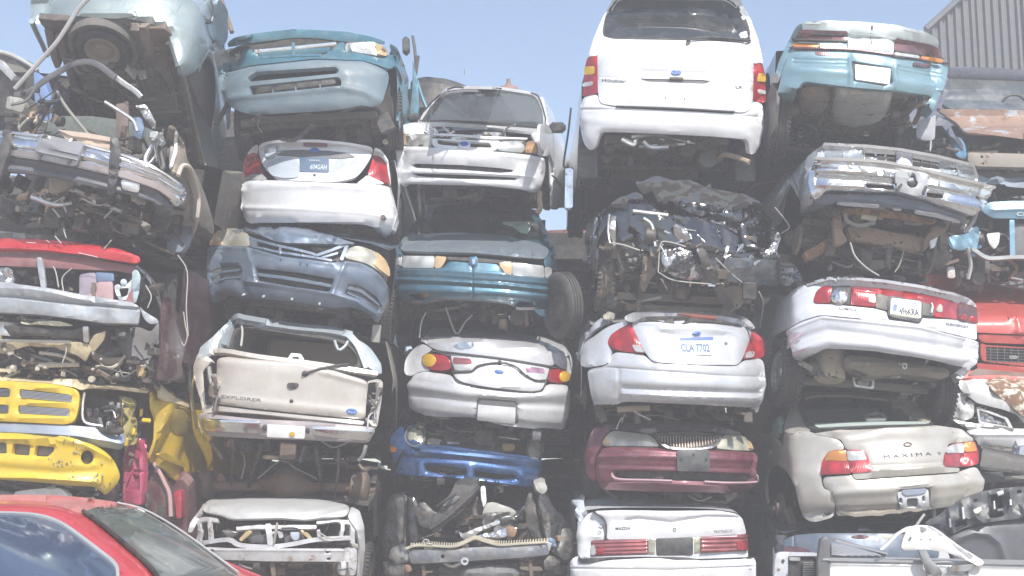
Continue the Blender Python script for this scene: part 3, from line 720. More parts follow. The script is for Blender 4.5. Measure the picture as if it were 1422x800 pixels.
def b4():
    z = zf(250, 420, 3.637); P = paint('beige_paint', (.57, .53, .485), dirt=.22, coat=.4); PT = surf('blue_grey_body_edge', (.36, .42, .46), metal=.3, dirt=.4, fold=0) if False else surf('blue_grey_body_edge', (.36, .42, .46), metal=.3, dirt=.4)
    c = Car('suv', 'beige suv tailgate with no rear glass, chrome bumper and rusty axle showing below', 'suv', (400, 613), 13.0, w=.93, yaw=0, pitch=3, roll=4.5,
            face=((0, .04), (.05, 0), (.20, 0), (.24, .08), (.7, .10), (.78, .14), (1.15, .42)), top=((0, 1.1), (.4, 1.17), (.8, 1.2), (1.2, 1.2), (4, 1.16)), cd=.20, cp=4.5, zb=.72, tt=.30, L=4.6, crown=.05)
    c.hull(P, y0=.9, y1=4.5, arches=[(1.15, .42), (3.8, .40)])
    mb = MB(); mb.box((0, 1.0, .45), (1.4, 1.6, .06), bev=.02); mb.box((0, 1.75, .75), (1.35, .12, .5), bev=.05); mb.obj('load_floor', M_FABRIC, c.e)
    mb = MB(); mb.box((0, 1.62, .95), (1.2, .16, .26), bev=.05); mb.obj('seat_back', surf('tan_trim', (.34, .30, .24), rough=.8), c.e)
    c.patch('tailgate', z('185,283 240,272 300,280 560,300 720,325 950,398 945,470 935,592 700,570 400,540 180,512'), P, r=7, off=.005, cpx=4, ridge=[(z('200,300 600,318 940,410'), 4, .014), (z('190,480 560,520 930,560'), 5, .010)], dent=.01)
    c.patch('sill_panel', z('172,520 400,548 700,578 935,600 930,612 700,590 400,562 172,545'), P, r=2, off=.0)
    c.patch('body_side', z('58,330 85,250 120,262 165,300 178,420 175,545 110,560 100,500 75,420'), P, r=5, off=.0, holes=[z('95,345 135,300 185,298 165,400 160,518 108,518 100,430')])
    c.patch('body_side', z('950,398 960,395 1005,385 1030,400 1020,500 1000,620 985,622 935,592'), P, r=5, holes=[z('952,405 1000,402 1000,500 985,600 935,585')], ymax=.7)
    for nm, ln, w_, m in (('window_frame', '222,215 250,120 285,72 330,80', 7, PT), ('window_frame', '300,78 560,120 760,140 870,165', 9, PT), ('window_frame', '850,160 900,220 945,330', 9, PT), ('window_frame', '150,250 225,245 400,275 640,305 840,335 1000,360', 6, P)):
        c.strip(nm, z(ln), w_, m, off=.012, th=.05)
    c.patch('rear_pillar', z('85,290 100,230 200,130 255,70 250,100 215,220 140,262'), PT, r=4, fold=(.02, 4, 4)); c.patch('rear_pillar', z('880,170 960,220 1010,300 1025,360 1000,355 940,320 900,230'), PT, r=4, fold=(.02, 4, 5))
    c.patch('window_seal', z('232,230 262,130 300,92 560,132 780,165 860,190 915,260 925,330 840,325 560,290 260,250'), M_SEAL, r=12, off=-.02, th=.04, holes=[z('250,215 275,140 310,110 560,150 780,182 850,205 900,262 900,312 840,310 560,275 290,235')], hr=10)
    c.patch('latch', z('545,278 560,252 610,255 628,285 600,288 600,272 568,270 565,284'), M_ALU, off=.0, r=1)
    c.tube('trim_wire', z('310,100 312,150 305,215'), .012, M_WIREW, off=-.02); c.tube('broken_frame', z('780,185 800,230 830,215 850,185'), .016, PT, off=-.03)
    c.tube('wiper', z('620,365 700,345 800,325 850,322'), .012, M_BLACKPL, off=.03); c.patch('wiper_pivot', c.ell(z('632,362')[0], 4.5, 4), M_BLACKPL, off=.03, r=0, step=3)
    c.patch('handle', z('540,410 560,405 600,408 602,425 575,440 545,436'), M_BLACKPL, off=.03, r=2); c.patch('lock', c.ell(z('563,498')[0], 2.8, 2.8, 12), M_DARK, off=.014, r=0, step=2)
    c.patch('badge', c.ell(z('866,552')[0], 7.5, 4.2, a=6), M_BLUEINK, off=.024, r=0, crown=.005, cpx=3, step=3); c.text('EXPLORER', z('207,482')[0], z('410,502')[0], 4.2, surf('grey_lettering', (.12, .13, .12), bump=0), off=.03, bold=.012)
    c.text('Ford', z('850,559')[0], z('884,562')[0], 3.2, M_PLATE, off=.034)
    c.patch('bumper', z('90,560 110,555 400,585 640,595 980,625 990,650 950,715 640,700 400,695 130,680 100,620'), surf('grey_bumper_trim', (.33, .30, .31), metal=.2, dirt=.3), r=6, th=.08, cpx=3)
    for t in ('105,585 250,590 410,600 415,650 400,662 250,655 125,650', '660,625 800,632 960,642 985,655 945,700 800,685 670,670'): c.patch('chrome_face', z(t), M_CHROME, off=.012, r=5, ridge=[(z(t.split()[0] + ' ' + t.split()[2]), 4, .01)], dent=.012)
    c.patch('license_plate', z('442,615 632,625 630,685 440,675'), M_PLATE, off=.016, r=1, crown=.002, cpx=1)
    c.patch('plate_sticker', c.ell(z('568,665')[0], 4, 3.2, 12), M_YEL, off=.02, r=0, step=2, crown=0)
    for x, y in ((428, 632), (645, 648)): c.patch('bumper_lamp', c.ell(z('%d,%d' % (x, y))[0], 3.5, 4.2, 12), M_SEAL, off=.014, r=0, step=2)
    c.junk('lamp_socket', (-.86, .12, .26), (-.72, .25, .66), 14, 9, M_ALU, (.03, .09)); c.junk('lamp_socket', (.74, .12, .22), (.84, .25, .62), 14, 10, M_ALU, (.03, .09))
    # underside: leaf springs, shocks, axle with differential (zoom B5)
    q = zf(250, 600, 4.0); D = .95
    for t in ('270,60 292,75 290,200 280,300', '880,90 880,200 860,350'):
        P_ = q(t); c.tube('leaf_spring', P_, .035, M_RUSTY, y=[.15, .3, .7, .95][:len(P_)], sm=4, flat=.35, n=8)
    for t in ('455,65 410,200 370,340', '755,85 780,240 800,370'): c.tube('shock_absorber', q(t), .024, M_FRAME, y=[.4, .7, 1.0], n=9)
    a, b = c.at(*q('140,300')[0], y=D), c.at(*q('1000,310')[0], y=D); mb = MB(); mb.tube([a, a.lerp(b, .5), b], .05, 12)
    m = c.at(*q('600,300')[0], y=D); mb.lathe([(-.30, .05), (-.2, .08), (-.1, .16), (0, .19), (.1, .16), (.2, .08), (.30, .05)], m, 'X', 26); mb.obj('rear_axle', surf('rusty_brown_axle', (.20, .13, .09), rough=.75, dirt=.3, rust=.3, fine=.6), c.e)
    mb = MB(); mb.lathe([(-.012, .001), (-.012, .20), (.012, .20), (.012, .001)], m, 'Y', 26); mb.obj('differential_cover', M_RUSTY, c.e)
    for s_ in (a, b): mb = MB(); mb.lathe([(-.09, .001), (-.09, .15), (.06, .17), (.09, .12), (.09, .001)], s_, 'X', 24); mb.obj('brake_drum', M_RUSTY, c.e)
    mb = MB(); p_ = c.at(*q('600,105')[0], y=.3); mb.box(p_, (.16, .05, .17), bev=.01); mb.obj('tow_bracket', M_RUSTY, c.e)
    c.tube('brake_line', q('430,260 560,160 640,200 760,260'), .010, M_WIRE, y=.8); c.tube('brake_line', q('330,90 360,160 340,260'), .008, M_WIRE, y=.6)
    c.floor(y0=.5, z=.2, hw=.6); c.junk('underside_bits', (-.8, .4, -.25), (.8, 1.6, .15), 40, 21, M_FRAME)
    c.tube('torn_trim', z('95,125 60,200 48,330 55,480 90,640'), .02, P, y=.9); c.tube('torn_trim', z('80,330 60,480 100,640 130,700'), .014, surf('yellowed_trim', (.42, .33, .12)), y=.6)
    c.tube('bumper_bracket', z('150,700 180,740 215,790'), .02, M_RUSTY, y=.3); c.tube('bumper_bracket', z('940,720 925,770 900,800'), .022, M_ALU, y=.3)
b4()
def b5():
    z = zf(250, 600, 4.0); P = paint('dusty_silver_paint', (.50, .51, .51), dirt=.25, coat=.2, rough=.5)
    c = Car('sedan', 'silver grey car without front bumper or headlights at the bottom of the second stack', 'car', (380, 781), 12.9, w=.86, pitch=3, roll=.5,
            face=((0, 0), (.3, 0), (.45, .10), (.6, .2)), top=((0, .40), (.12, .47), (.3, .52), (.8, .60), (1.3, .66), (2, .86), (4, .84)), cd=.30, cp=3, zb=.6, L=4.2, crown=.05, bot=-.5)
    c.hull(surf('charcoal_body', (.05, .05, .055), rough=.5, coat=.3, dirt=.5, rust=.05), y0=.75, arches=[(.95, .36), (3.4, .36)], inset=.04); c.bulk(.9, -.3);  # silver car's shell coloured charcoal, the shade over it painted in
    c.patch('hood', z('118,442 150,375 380,368 750,370 948,405 932,466 880,472 780,478 700,490 560,480 340,484 270,484 230,462'), P, r=8, off=.015, th=.03, dent=.01, ridge=[(z('160,390 230,440 330,470'), 3, -.01), (z('930,415 800,450 700,470'), 3, -.01)])
    c.patch('front_fender', z('36,555 50,500 110,420 130,385 112,445 80,480 60,520 42,560'), P, r=3); c.patch('front_fender', z('950,405 1000,430 1028,520 1035,640 1020,800 1000,850 1005,650 985,540 935,470'), P, r=4, ymax=1.6)
    L = surf('pale_support_metal', (.62, .62, .64), metal=.4, rough=.5, dirt=.35, bump=.5, bscale=6, rust=.06)
    def st(nm, t, w_, off=-.03, m=L): c.strip(nm, z(t), w_, m, off=off, fold=(.006, 7, 1))
    c.patch('bumper_beam', z('128,640 300,648 905,648 905,718 500,716 205,706 128,690'), L, off=.05, th=.08, r=2, holes=[c.ell(z('193,656')[0], 3, 2, 8), c.ell(z('193,694')[0], 3, 2, 8), c.ell(z('815,664')[0], 3, 2, 8), c.ell(z('822,702')[0], 3, 2, 8)], hr=0, ridge=[(z('130,652 905,656'), 2, .012)])
    st('radiator_support', '75,625 90,560 85,490 130,475 200,480', 6); st('radiator_support', '150,480 150,600', 5); st('radiator_support', '85,620 250,600 320,630 480,640 620,625 760,600 960,590', 6)
    st('radiator_support', '760,490 900,485 905,600', 5); st('radiator_support', '905,490 965,505 970,620', 6); st('radiator_support', '300,520 450,510 620,512 760,510', 5, -.05); st('radiator_support', '770,530 780,590 830,600', 5)
    st('hood_latch', '485,500 500,630', 8, -.02); st('hood_latch', '480,570 540,550 560,590', 6); st('hood_latch', '540,500 520,620', 3, 0, M_WIRE)
    st('brace', '390,535 320,605', 5, -.05, surf('tan_brace', (.5, .38, .2))); st('brace', '670,530 730,600', 5, -.05, surf('tan_brace', (.5, .38, .2)))
    c.patch('lamp_bucket', c.ell(z('235,545')[0], 12, 12), M_ALU, off=-.10, r=0, step=5, crown=.04, cpx=8); c.patch('horn', c.ell(z('637,570')[0], 7.5, 9), surf('pale_blue_horn', (.5, .58, .66)), off=-.06, r=0, step=4)
    c.patch('radiator', z('370,540 470,540 480,630 350,620'), M_GREYPL, off=-.12); c.patch('radiator', z('560,540 650,530 700,620 570,630'), M_GREYPL, off=-.12)
    c.tube('cable', z('560,520 640,520 670,545 660,600'), .008, M_BLACKPL, off=-.05); c.tube('cable', z('775,560 830,590 900,585'), .008, M_WIREW, off=-.0)
    c.junk('engine_bay', (-.75, .25, -.05), (.75, .8, .35), 50, 8, M_DARK); c.junk('engine_bay_clutter', (-.75, .1, -.3), (.75, .5, -.02), 30, 18, M_FRAME)
    for t, w_ in (('310,720 290,745', 4), ('400,725 470,720', 3), ('510,720 520,800', 6), ('600,740 720,725', 3)): st('lower_bracket', t, w_, .0, M_RUSTY)
    mb = MB(); p_ = c.at(*z('1040,340')[0], y=1.7); mb.box(p_, (.2, .12, .14), bev=.05); mb.obj('door_mirror', P, c.e)
    c.patch('lower_side', z('930,650 1000,640 1005,800 900,800 890,760'), L, off=-.05, fold=(.03, 4, 7)); c.floor(y0=.8, z=-.1); c.wheel((.75, 1.0, -.2), .31); c.wheel((-.75, 1.0, -.2), .31); c.wheel((.75, 3.4, -.2), .31); c.wheel((-.75, 3.4, -.2), .31)
b5()

# ------------------------------------------------------------------ middle column
def c1():
    z = zf(530, 90, 3.638)
    c = Car('sedan', 'white sedan missing its hood, engine bay and windshield showing, on top of the third stack', 'car', (651, 262), 14.0, w=.80, yaw=-7, pitch=8, roll=1.5,
            face=((0, .05), (.1, 0), (.35, 0), (.45, .04), (.58, .14)), top=((0, .60), (.2, .66), (1.15, .84), (1.95, 1.40), (3.3, 1.42), (4.3, .95)), cd=.36, cp=2.6, zb=.82, tt=.30, L=4.3, crown=.05)
    c.hull(P_WHITE, y0=1.12, y1=4.25, arches=[(.9, .34), (3.5, .36)]); c.bulk(1.1, .0, .70); c.floor(y0=.4); c.cradle(.5); c.beam(3.5); c.exhaust(2.6)
    mb = MB(); mb.box((0, .68, .30), (1.25, .85, .5), bev=.04); mb.obj('engine_bay_floor', M_CAV, c.e)
    c.patch('bumper', z('62,418 75,412 170,405 270,410 400,428 570,432 660,440 790,455 835,470 842,520 830,590 800,640 775,662 740,655 700,635 500,615 300,612 120,605 100,622 85,600 65,520'), P_WHITE, r=9, cpx=6, crown=.025,
            holes=[z('142,505 160,498 400,505 600,520 670,530 668,540 600,545 400,530 160,520'), z('150,548 400,555 600,565 690,572 680,580 600,585 400,576 170,562')],
            ridge=[(z('70,430 300,430 560,448 820,480'), 3, .012), (z('120,545 400,545 700,560 760,570'), 3, .02), (z('90,590 400,590 760,625'), 4, .014)], dent=.006)
    c.patch('intake_backing', z('130,490 700,520 700,595 130,570'), M_BLACKPL, off=-.08)
    c.patch('header_panel', z('245,370 400,372 560,380 600,380 585,420 560,432 400,428 265,412 250,395'), P_WHITE, r=3, off=-.002, holes=[z('272,372 400,385 545,388 560,415 450,412 300,400 282,395')])
    c.patch('badge_mount', c.ell(z('418,405')[0], 8.5, 4.8), P_WHITE, off=.012, r=0, cpx=3, step=4); c.patch('badge', c.ell(z('418,403')[0], 6, 3), M_BLUEINK, off=.02, r=0, step=3, crown=.004)
    c.patch('headlight', z('120,345 245,350 255,380 240,408 110,405 100,380'), M_HEAD, r=4, cpx=6, crown=.02); c.patch('turn_signal', z('78,350 118,344 112,405 70,400 68,380'), M_AMBP, r=3, cpx=4)
    c.patch('headlight', z('585,385 640,378 735,382 722,440 600,430 578,415'), M_HEAD, r=4, cpx=6, crown=.02); c.patch('turn_signal', z('735,384 770,380 792,405 792,448 725,440'), lens('soft_amber_lens', (.68, .40, .18)), r=3, cpx=4)
    c.patch('front_fender', z('85,335 100,300 150,288 215,285 260,300 200,330 245,348 120,344 80,348'), P_WHITE, r=4, off=.0)
    c.patch('front_fender', z('755,340 790,325 835,330 862,360 880,420 872,445 850,455 835,465 795,450 792,400 770,378'), P_WHITE, r=4, ymax=1.8)
    c.patch('cowl_panel', z('200,286 320,290 500,302 700,315 825,325 830,335 750,338 500,310 320,300 200,298'), P_WHITE, r=2, off=.01)
    c.patch('inner_fender', z('195,298 260,300 290,320 260,350 250,370 230,345 190,335'), P_WHITE, r=2, off=-.03); c.patch('radiator_support', z('245,355 380,362 560,375 640,372 735,378 740,368 560,362 300,345'), P_WHITE, off=.01, r=1)
    c.patch('windshield', z('190,285 250,200 330,130 420,120 600,125 760,150 790,165 815,230 822,318 700,308 500,295 320,288'), G_WIN, r=8, off=.0, th=.01, crown=0)
    c.patch('windshield_frame', z('178,290 240,200 318,120 420,108 600,112 765,138 800,160 825,230 832,330 820,330 812,235 785,168 755,150 600,126 420,122 330,132 252,205 196,290'), P_WHITE, r=5, off=.014)
    for t in ('250,200 330,132 420,121 600,126 760,150 790,165', '790,165 815,230 823,318 700,309 500,296 320,289 190,286 250,200'): c.tube('window_seal', z(t), .008, M_SEAL, off=.016, sm=2)
    mb = MB(); mb.box((.38, 2.3, .82), (.5, .14, .62), bev=.08); mb.box((.38, 2.32, 1.18), (.26, .1, .18), bev=.05); mb.box((-.38, 2.3, .82), (.5, .14, .62), bev=.08); mb.box((-.38, 2.32, 1.18), (.26, .1, .18), bev=.05); mb.obj('seat', M_FABRIC, c.e)
    mb = MB(); mb.box((0, 1.4, .84), (1.3, .4, .14), bev=.05); mb.obj('dashboard', M_GREYPL, c.e)
    mb = MB(); mb.box(c.at(*z('560,160')[0], y=1.9), (.2, .03, .06), bev=.015); mb.obj('rear_view_mirror', M_BLACKPL, c.e)
    mb = MB(); mb.box(c.at(*z('888,318')[0], y=1.35), (.20, .10, .13), bev=.045); mb.box(c.at(*z('848,325')[0], y=1.35), (.09, .05, .05), bev=.01); mb.obj('door_mirror', M_BLACKPL, c.e)
    mb = MB(); mb.box(c.at(*z('160,268')[0], y=1.35), (.16, .10, .11), bev=.04); mb.obj('door_mirror', M_BLACKPL, c.e)
    c.junk('engine_part', (-.6, .35, .52), (.6, 1.05, .68), 44, 31, M_DARK, (.05, .18)); c.junk('engine_hose', (-.6, .3, .58), (.6, .95, .72), 16, 33, M_ALU, (.03, .1), .7)
    c.tube('rub_strip', z('858,560 880,580 915,625'), .014, M_GREYPL, ymax=3.6)
    c.patch('side_panel', [(752, 172), (762, 172), (775, 196), (783, 235), (786, 262), (776, 292), (768, 290), (769, 262), (771, 230), (765, 212), (757, 212), (750, 200)], P_WHITE, plane=dict(x=.80), r=4, th=.03)
    c.tube('rusty_spring', z('800,640 795,680 800,720 785,750'), .035, M_RUSTY, y=.9); c.junk('underside_bits', (-.65, .35, -.06), (.65, 1.3, .12), 26, 35, M_FRAME)
    return c
c1()
def c2():
    z = zf(530, 280, 3.81); P = paint('dark_teal_paint', (.035, .12, .18), dirt=.2, coat=.8, metal=.5)
    PH = paint('faded_dark_teal_hood', (.13, .17, .21), dirt=.4, coat=.1, rough=.5)
    c = Car('coupe', 'dark teal coupe front under the white sedan without a hood', 'car', (656, 426), 13.7, w=.835, yaw=-2, pitch=8, roll=2.2,
            face=((0, .08), (.15, 0), (.28, 0), (.42, .05), (.58, .10)), top=((0, .55), (.08, .58), (1.2, .80), (1.3, .84), (2.1, 1.30), (3.6, 1.28), (4.3, .85)), cd=.26, cp=3.2, zb=.6, tt=.3, L=4.3, crown=.05)
    c.hull(P, y0=.5, y1=4.25, arches=[(.85, .36), (3.5, .36)]); c.bulk(.6); c.bulk(2.3, .1, 1.1); c.floor(y0=.5); c.cradle(.45); c.exhaust(2.5); c.wheel((-.78, .9, .12), .31)  # second bulk is a dark sheet added to darken the cabin behind the glass
    c.patch('hood', z('100,262 98,215 125,178 200,170 400,168 600,176 740,198 840,225 885,250 880,280 862,306 700,292 480,272 250,264'), PH, r=7, off=.015, dent=.01, ridge=[(z('250,180 240,262'), 4, -.006), (z('700,200 720,290'), 4, -.006)])
    c.patch('front_fender', z('62,300 75,240 95,205 100,262 100,285 62,340'), P, r=3); c.patch('front_fender', z('885,252 925,300 935,350 930,400 905,400 905,350 865,340 862,306'), P, r=3, ymax=1.5)
    c.patch('grille_recess', z('340,282 480,290 620,300 700,312 680,322 620,320 500,310 350,300'), M_BLACKPL, off=-.03, r=1)
    c.patch('bumper', z('66,355 100,352 280,352 330,345 352,312 470,322 520,320 620,330 640,370 700,385 860,400 905,402 912,440 900,480 885,520 890,600 870,626 820,600 800,575 740,580 690,560 660,540 500,522 300,515 260,520 225,548 140,548 95,548 70,450'), P, r=7, cpx=4, crown=.016,
            holes=[z('135,492 240,490 255,505 225,525 150,522'), z('720,535 800,540 812,560 745,562')],
            ridge=[(z('70,360 280,362 640,385 900,412'), 3, .012), (z('70,395 300,400 640,425 900,450'), 2.2, -.016), (z('70,410 300,418 640,440 900,470'), 2.5, .014), (z('70,430 300,438 640,462 900,490'), 2.2, -.014), (z('80,465 300,470 640,492 880,515'), 4, .014), (z('482,320 482,520'), 1, -.01)])
    c.patch('valance', z('100,520 130,500 150,525 225,528 262,508 500,508 660,525 720,568 800,565 830,580 800,590 720,590 650,552 500,535 300,528 240,560 130,556'), M_GREYPL, r=3, off=-.02)
    for t, m in (('104,285 280,286 275,350 104,348', M_HEAD), ('690,320 862,338 864,402 692,385', M_HEAD), ('282,285 345,290 330,325 310,350 277,350', M_AMBP), ('622,318 690,318 690,385 655,378 622,335', M_AMBP), ('62,300 98,286 98,345 66,352', M_CLR), ('867,342 905,350 905,404 868,402', M_CLR)):
        c.patch('headlight' if m is M_HEAD else 'turn_signal', z(t), m, r=2, off=.002, cpx=3, ymax=.8)
    c.patch('badge', z('462,293 508,293 510,335 485,345 464,335'), P, r=2, off=.02); c.patch('emblem', z('478,305 495,303 495,330 482,338'), M_CHROME, r=1, off=.03, cpx=2)
    c.patch('windshield', z('140,165 200,100 300,60 500,45 700,55 800,90 860,180 740,198 600,175 400,167'), window_glass('shattered_dirty_glass', (.35, .42, .40), .55, .25, .6), r=6, off=.01, th=.008, crown=0, ymax=2.4)
    c.patch('roof_edge', z('130,160 190,95 300,50 500,35 700,45 810,75 880,180 860,180 800,90 700,58 500,48 300,63 205,105 148,165'), P, r=4, off=.02, ymax=2.6)
    c.patch('glass_fragment', z('640,118 700,112 775,105 790,140 770,170 730,160 690,130'), surf('green_glass_shards', (.42, .60, .52), rough=.2, dirt=.2, scratch=.3), r=0, off=.03, fold=(.02, 8, 3), ymax=2)
    c.patch('side_edge', z('820,70 850,90 900,200 935,280 925,290 880,230 840,160'), P, r=3, ymax=3)
    c.wheel(c.at(*z('955,550')[0], y=.15), .36, .19, yaw=26, cam=-4, cover=None, out=-1, lug=False); c.hub((.62, .7, .15), .12)
    c.tube('dangling_wire', z('235,585 210,640 200,720'), .008, M_WIREW, y=.3); c.tube('dangling_wire', z('340,560 370,650 400,700 440,640 480,600'), .010, M_WIRE, y=.3)
    c.junk('underside_bits', (-.65, .25, -.12), (.65, 1.2, .14), 44, 36, M_FRAME)
c2()
def c3():
    z = zf(530, 460, 3.479); P = paint('silver_white_paint', (.60, .61, .63), dirt=.3, patch=.0)
    PY = paint('yellow_stained_white', (.64, .61, .50), dirt=.2)
    c = Car('sedan', 'silver white sedan rear with amber and red oval lamps and a blank plate', 'car', (676, 594), 13.6, w=.89, pitch=6, roll=5.5,
            face=((0, .10), (.1, .02), (.25, 0), (.45, .01), (.55, .08), (.8, .18)), top=((0, .80), (.15, .86), (.9, .98), (1.5, 1.08), (4, 1.1)), cd=.42, cp=2.4, zb=.62, L=4.4, crown=.10)
    c.hull(P, y0=.5, arches=[(1.05, .36), (3.4, .36)]); c.bulk(.6); c.floor(y0=.5); c.beam(1.05); c.wheel((-.78, 1.05, .2), .31); c.wheel((.78, 1.05, .2), .31)
    c.patch('quarter_panel', z('100,200 110,130 150,80 200,55 250,85 195,115 190,160 240,185 180,190 130,220'), P, r=8); c.patch('quarter_panel', z('870,175 905,190 915,225 930,160 920,110 880,60 800,40 760,60 800,100 830,150'), P, r=6, off=-.002)
    c.patch('trunk_lid', z('250,85 200,50 180,30 350,20 600,30 780,45 830,100 840,160 805,172 700,150 560,132 340,105'), P, r=6, off=.01)
    c.patch('trunk_lid', z('330,108 560,135 800,172 795,240 778,285 720,292 600,282 450,262 360,240 342,205 430,195 470,165 540,152 640,170 690,215 760,240 795,230 800,190 780,180 560,140 330,112'), P, r=5, off=.006, cpx=3)
    c.patch('bumper', z('130,235 150,195 190,185 240,190 345,205 362,242 450,266 600,286 730,296 780,288 800,248 910,250 918,300 925,380 900,440 880,492 830,480 740,485 600,470 450,432 330,425 250,425 180,415 125,385 112,320'), P, r=12, cpx=6, crown=.03,
            holes=[z('462,322 655,342 660,450 640,455 455,435')], ridge=[(z('130,260 400,300 640,320 900,300'), 6, .025), (z('140,300 420,340 900,360'), 5, -.02), (z('160,400 420,420 850,470'), 5, -.02)], dent=.008)
    c.patch('plate_recess', z('455,315 660,335 665,460 450,440'), M_GREYPL, off=-.02); c.patch('license_plate', z('466,355 648,370 644,450 460,432'), M_PLATE, off=-.002, r=1, crown=.002, cpx=1); c.patch('plate_bracket', z('480,332 645,345 645,368 475,352'), M_GREYPL, off=.0, r=1)
    c.patch('light_bar', z('240,95 330,110 560,135 700,155 815,172 805,240 780,240 700,232 680,200 640,172 560,158 490,168 440,195 350,190 340,150 330,118'), P, off=.0, r=3)
    c.strip('seam', z('245,95 330,104 560,130 700,152 860,178'), 2.4, M_SEAL, off=.012); c.strip('seam', z('330,112 345,200 370,238 450,262 600,283 720,293 772,285 800,230 815,180'), 1.6, M_SEAL, off=.012)
    t1 = c.patch('taillight', z('192,130 205,112 250,110 315,118 335,150 335,185 300,190 240,185 200,165'), M_RED, off=.014, r=5, cpx=4); c.patch('turn_signal', c.ell(z('232,142')[0], 9.5, 9), M_YEL, off=.024, r=0, step=4, parent=t1)
    t2 = c.patch('taillight', z('805,185 850,182 900,195 912,215 900,245 860,250 800,238'), M_RED, off=.014, r=4, cpx=4); c.patch('turn_signal', c.ell(z('882,220')[0], 7.5, 7.5), M_YEL, off=.024, r=0, step=4, parent=t2)
    c.patch('lamp_strip', z('345,125 430,132 438,155 425,160 348,158'), M_REDP, off=.014, r=3); c.patch('reversing_light', z('348,162 435,162 432,185 380,192 350,185'), M_CLR, off=.014, r=3)
    c.patch('lamp_strip', z('695,168 785,180 788,205 700,198'), lens('pink_lens', (.55, .30, .42)), off=.014, r=3); c.patch('reversing_light', z('700,205 780,212 775,238 730,235'), M_CLR, off=.014, r=3)
    c.tube('seam', z('340,200 430,197 470,168 560,155 640,170 690,212 740,240 790,240'), .010, M_SEAL, off=.014)
    c.patch('badge', c.ell(z('567,197')[0], 7, 3.2, a=5), M_BLUEINK, off=.018, r=0, step=3); c.text('TAURUS', z('532,228')[0], z('602,236')[0], 3, M_INK, off=.02); c.patch('lock', c.ell(z('570,152')[0], 3, 3.6, 10), M_SEAL, off=.012, r=0, step=2)
    c.patch('exhaust_tip', c.ell(z('290,435')[0], 11, 3.4), M_RUSTY, off=-.03, r=0, step=4); c.junk('underside_bits', (-.75, .3, -.1), (.75, 1.2, .12), 24, 37, M_FRAME)
    c.patch('glass_debris', z('345,70 410,45 450,60 430,85 380,88'), surf('dusty_blue_glass', (.25, .32, .42), rough=.2, dirt=.4), off=.02, r=2, fold=(.01, 8, 1))
c3()
def c4():
    z = zf(530, 460, 3.479); P = paint('bright_blue_paint', (.03, .10, .27), dirt=.2, coat=.8, metal=.55, rough=.28)
    c = Car('sedan', 'bright blue car front with two round headlights and no hood, above the black wreck', 'car', (643, 672), 13.8, w=.82, yaw=1, pitch=5, roll=5,
            face=((0, .06), (.1, 0), (.3, 0), (.4, .12), (.5, .22)), top=((0, .52), (.3, .60), (1.2, .75), (4, .9)), cd=.30, cp=2.8, zb=.6, L=4.2)
    c.hull(P, y0=.7, arches=[(.95, .34), (3.4, .34)]); c.bulk(.6, 0, .45); c.floor(y0=.5); c.cradle(.5); c.wheel((-.72, .95, .15), .3); c.wheel((.72, .95, .15), .3)
    c.patch('bumper', z('112,522 140,560 170,590 200,540 330,560 500,585 640,602 700,608 770,620 785,650 770,700 725,752 650,755 560,738 400,718 200,702 62,690 65,670 80,630 100,600 95,560'), P, r=7, cpx=5, crown=.02,
            holes=[z('205,648 330,655 405,668 405,700 320,700 210,682'), z('450,675 560,690 650,695 655,722 560,722 450,708')],
            ridge=[(z('150,570 400,592 640,615 770,630'), 4, .02), (z('120,610 400,625 640,655 760,665'), 3, -.016), (z('60,690 200,692 420,708 720,745'), 4, .03), (z('185,640 190,690'), 4, .02), (z('425,660 428,710'), 5, .02), (z('680,690 680,730'), 4, .02)])
    c.patch('front_fender', z('32,520 60,480 95,452 110,500 118,540 95,580 70,620 60,640 40,590'), P, r=4); c.patch('front_fender', z('150,560 115,520 112,470 125,450 190,540 330,550 640,590 720,600 720,612 640,604 500,588 330,563 190,560'), P, r=3, off=-.004)
    for p, rx, ry in (('157,500', 13.5, 13), ('752,562', 11.5, 14.5)):
        p = z(p)[0]; hb = c.patch('headlight', c.ell(p, rx, ry), M_HEADY, off=.0, r=0, cpx=12, crown=.035, step=4); c.patch('headlight_rim', c.ell(p, rx + 1.5, ry + 1.5), M_GREYPL, off=-.012, r=0, step=4, holes=[c.ell(p, rx - .5, ry - .5)], hr=0, parent=hb)
    c.patch('turn_signal', z('212,498 282,502 280,530 210,524'), M_HEADY, off=-.05, r=2); c.patch('turn_signal', z('588,522 655,528 655,556 592,552'), M_AMBP, off=-.05, r=2); c.patch('side_lamp', z('36,552 66,556 68,585 42,585'), M_AMB, off=.008, r=2, cpx=2)
    c.patch('radiator_support', z('285,470 590,500 590,520 290,495'), M_DARK, off=-.10); c.patch('radiator', z('285,500 585,525 585,560 285,540'), M_BLACKPL, off=-.08); c.patch('intake_backing', z('190,640 680,690 680,730 190,700'), M_BLACKPL, off=-.08)
    for x in (270, 335, 510, 590, 630): c.strip('intake_rib', z('%d,%d %d,%d' % (x, 650 + (x - 200) * .09, x, 700 + (x - 200) * .05)), 1.6, M_BLACKPL, off=-.04)
    c.junk('engine_bay', (-.6, .2, .32), (.6, .6, .56), 40, 41, M_DARK); c.junk('underside_bits', (-.65, .3, -.08), (.65, 1, .1), 20, 42, M_FRAME)
c4()
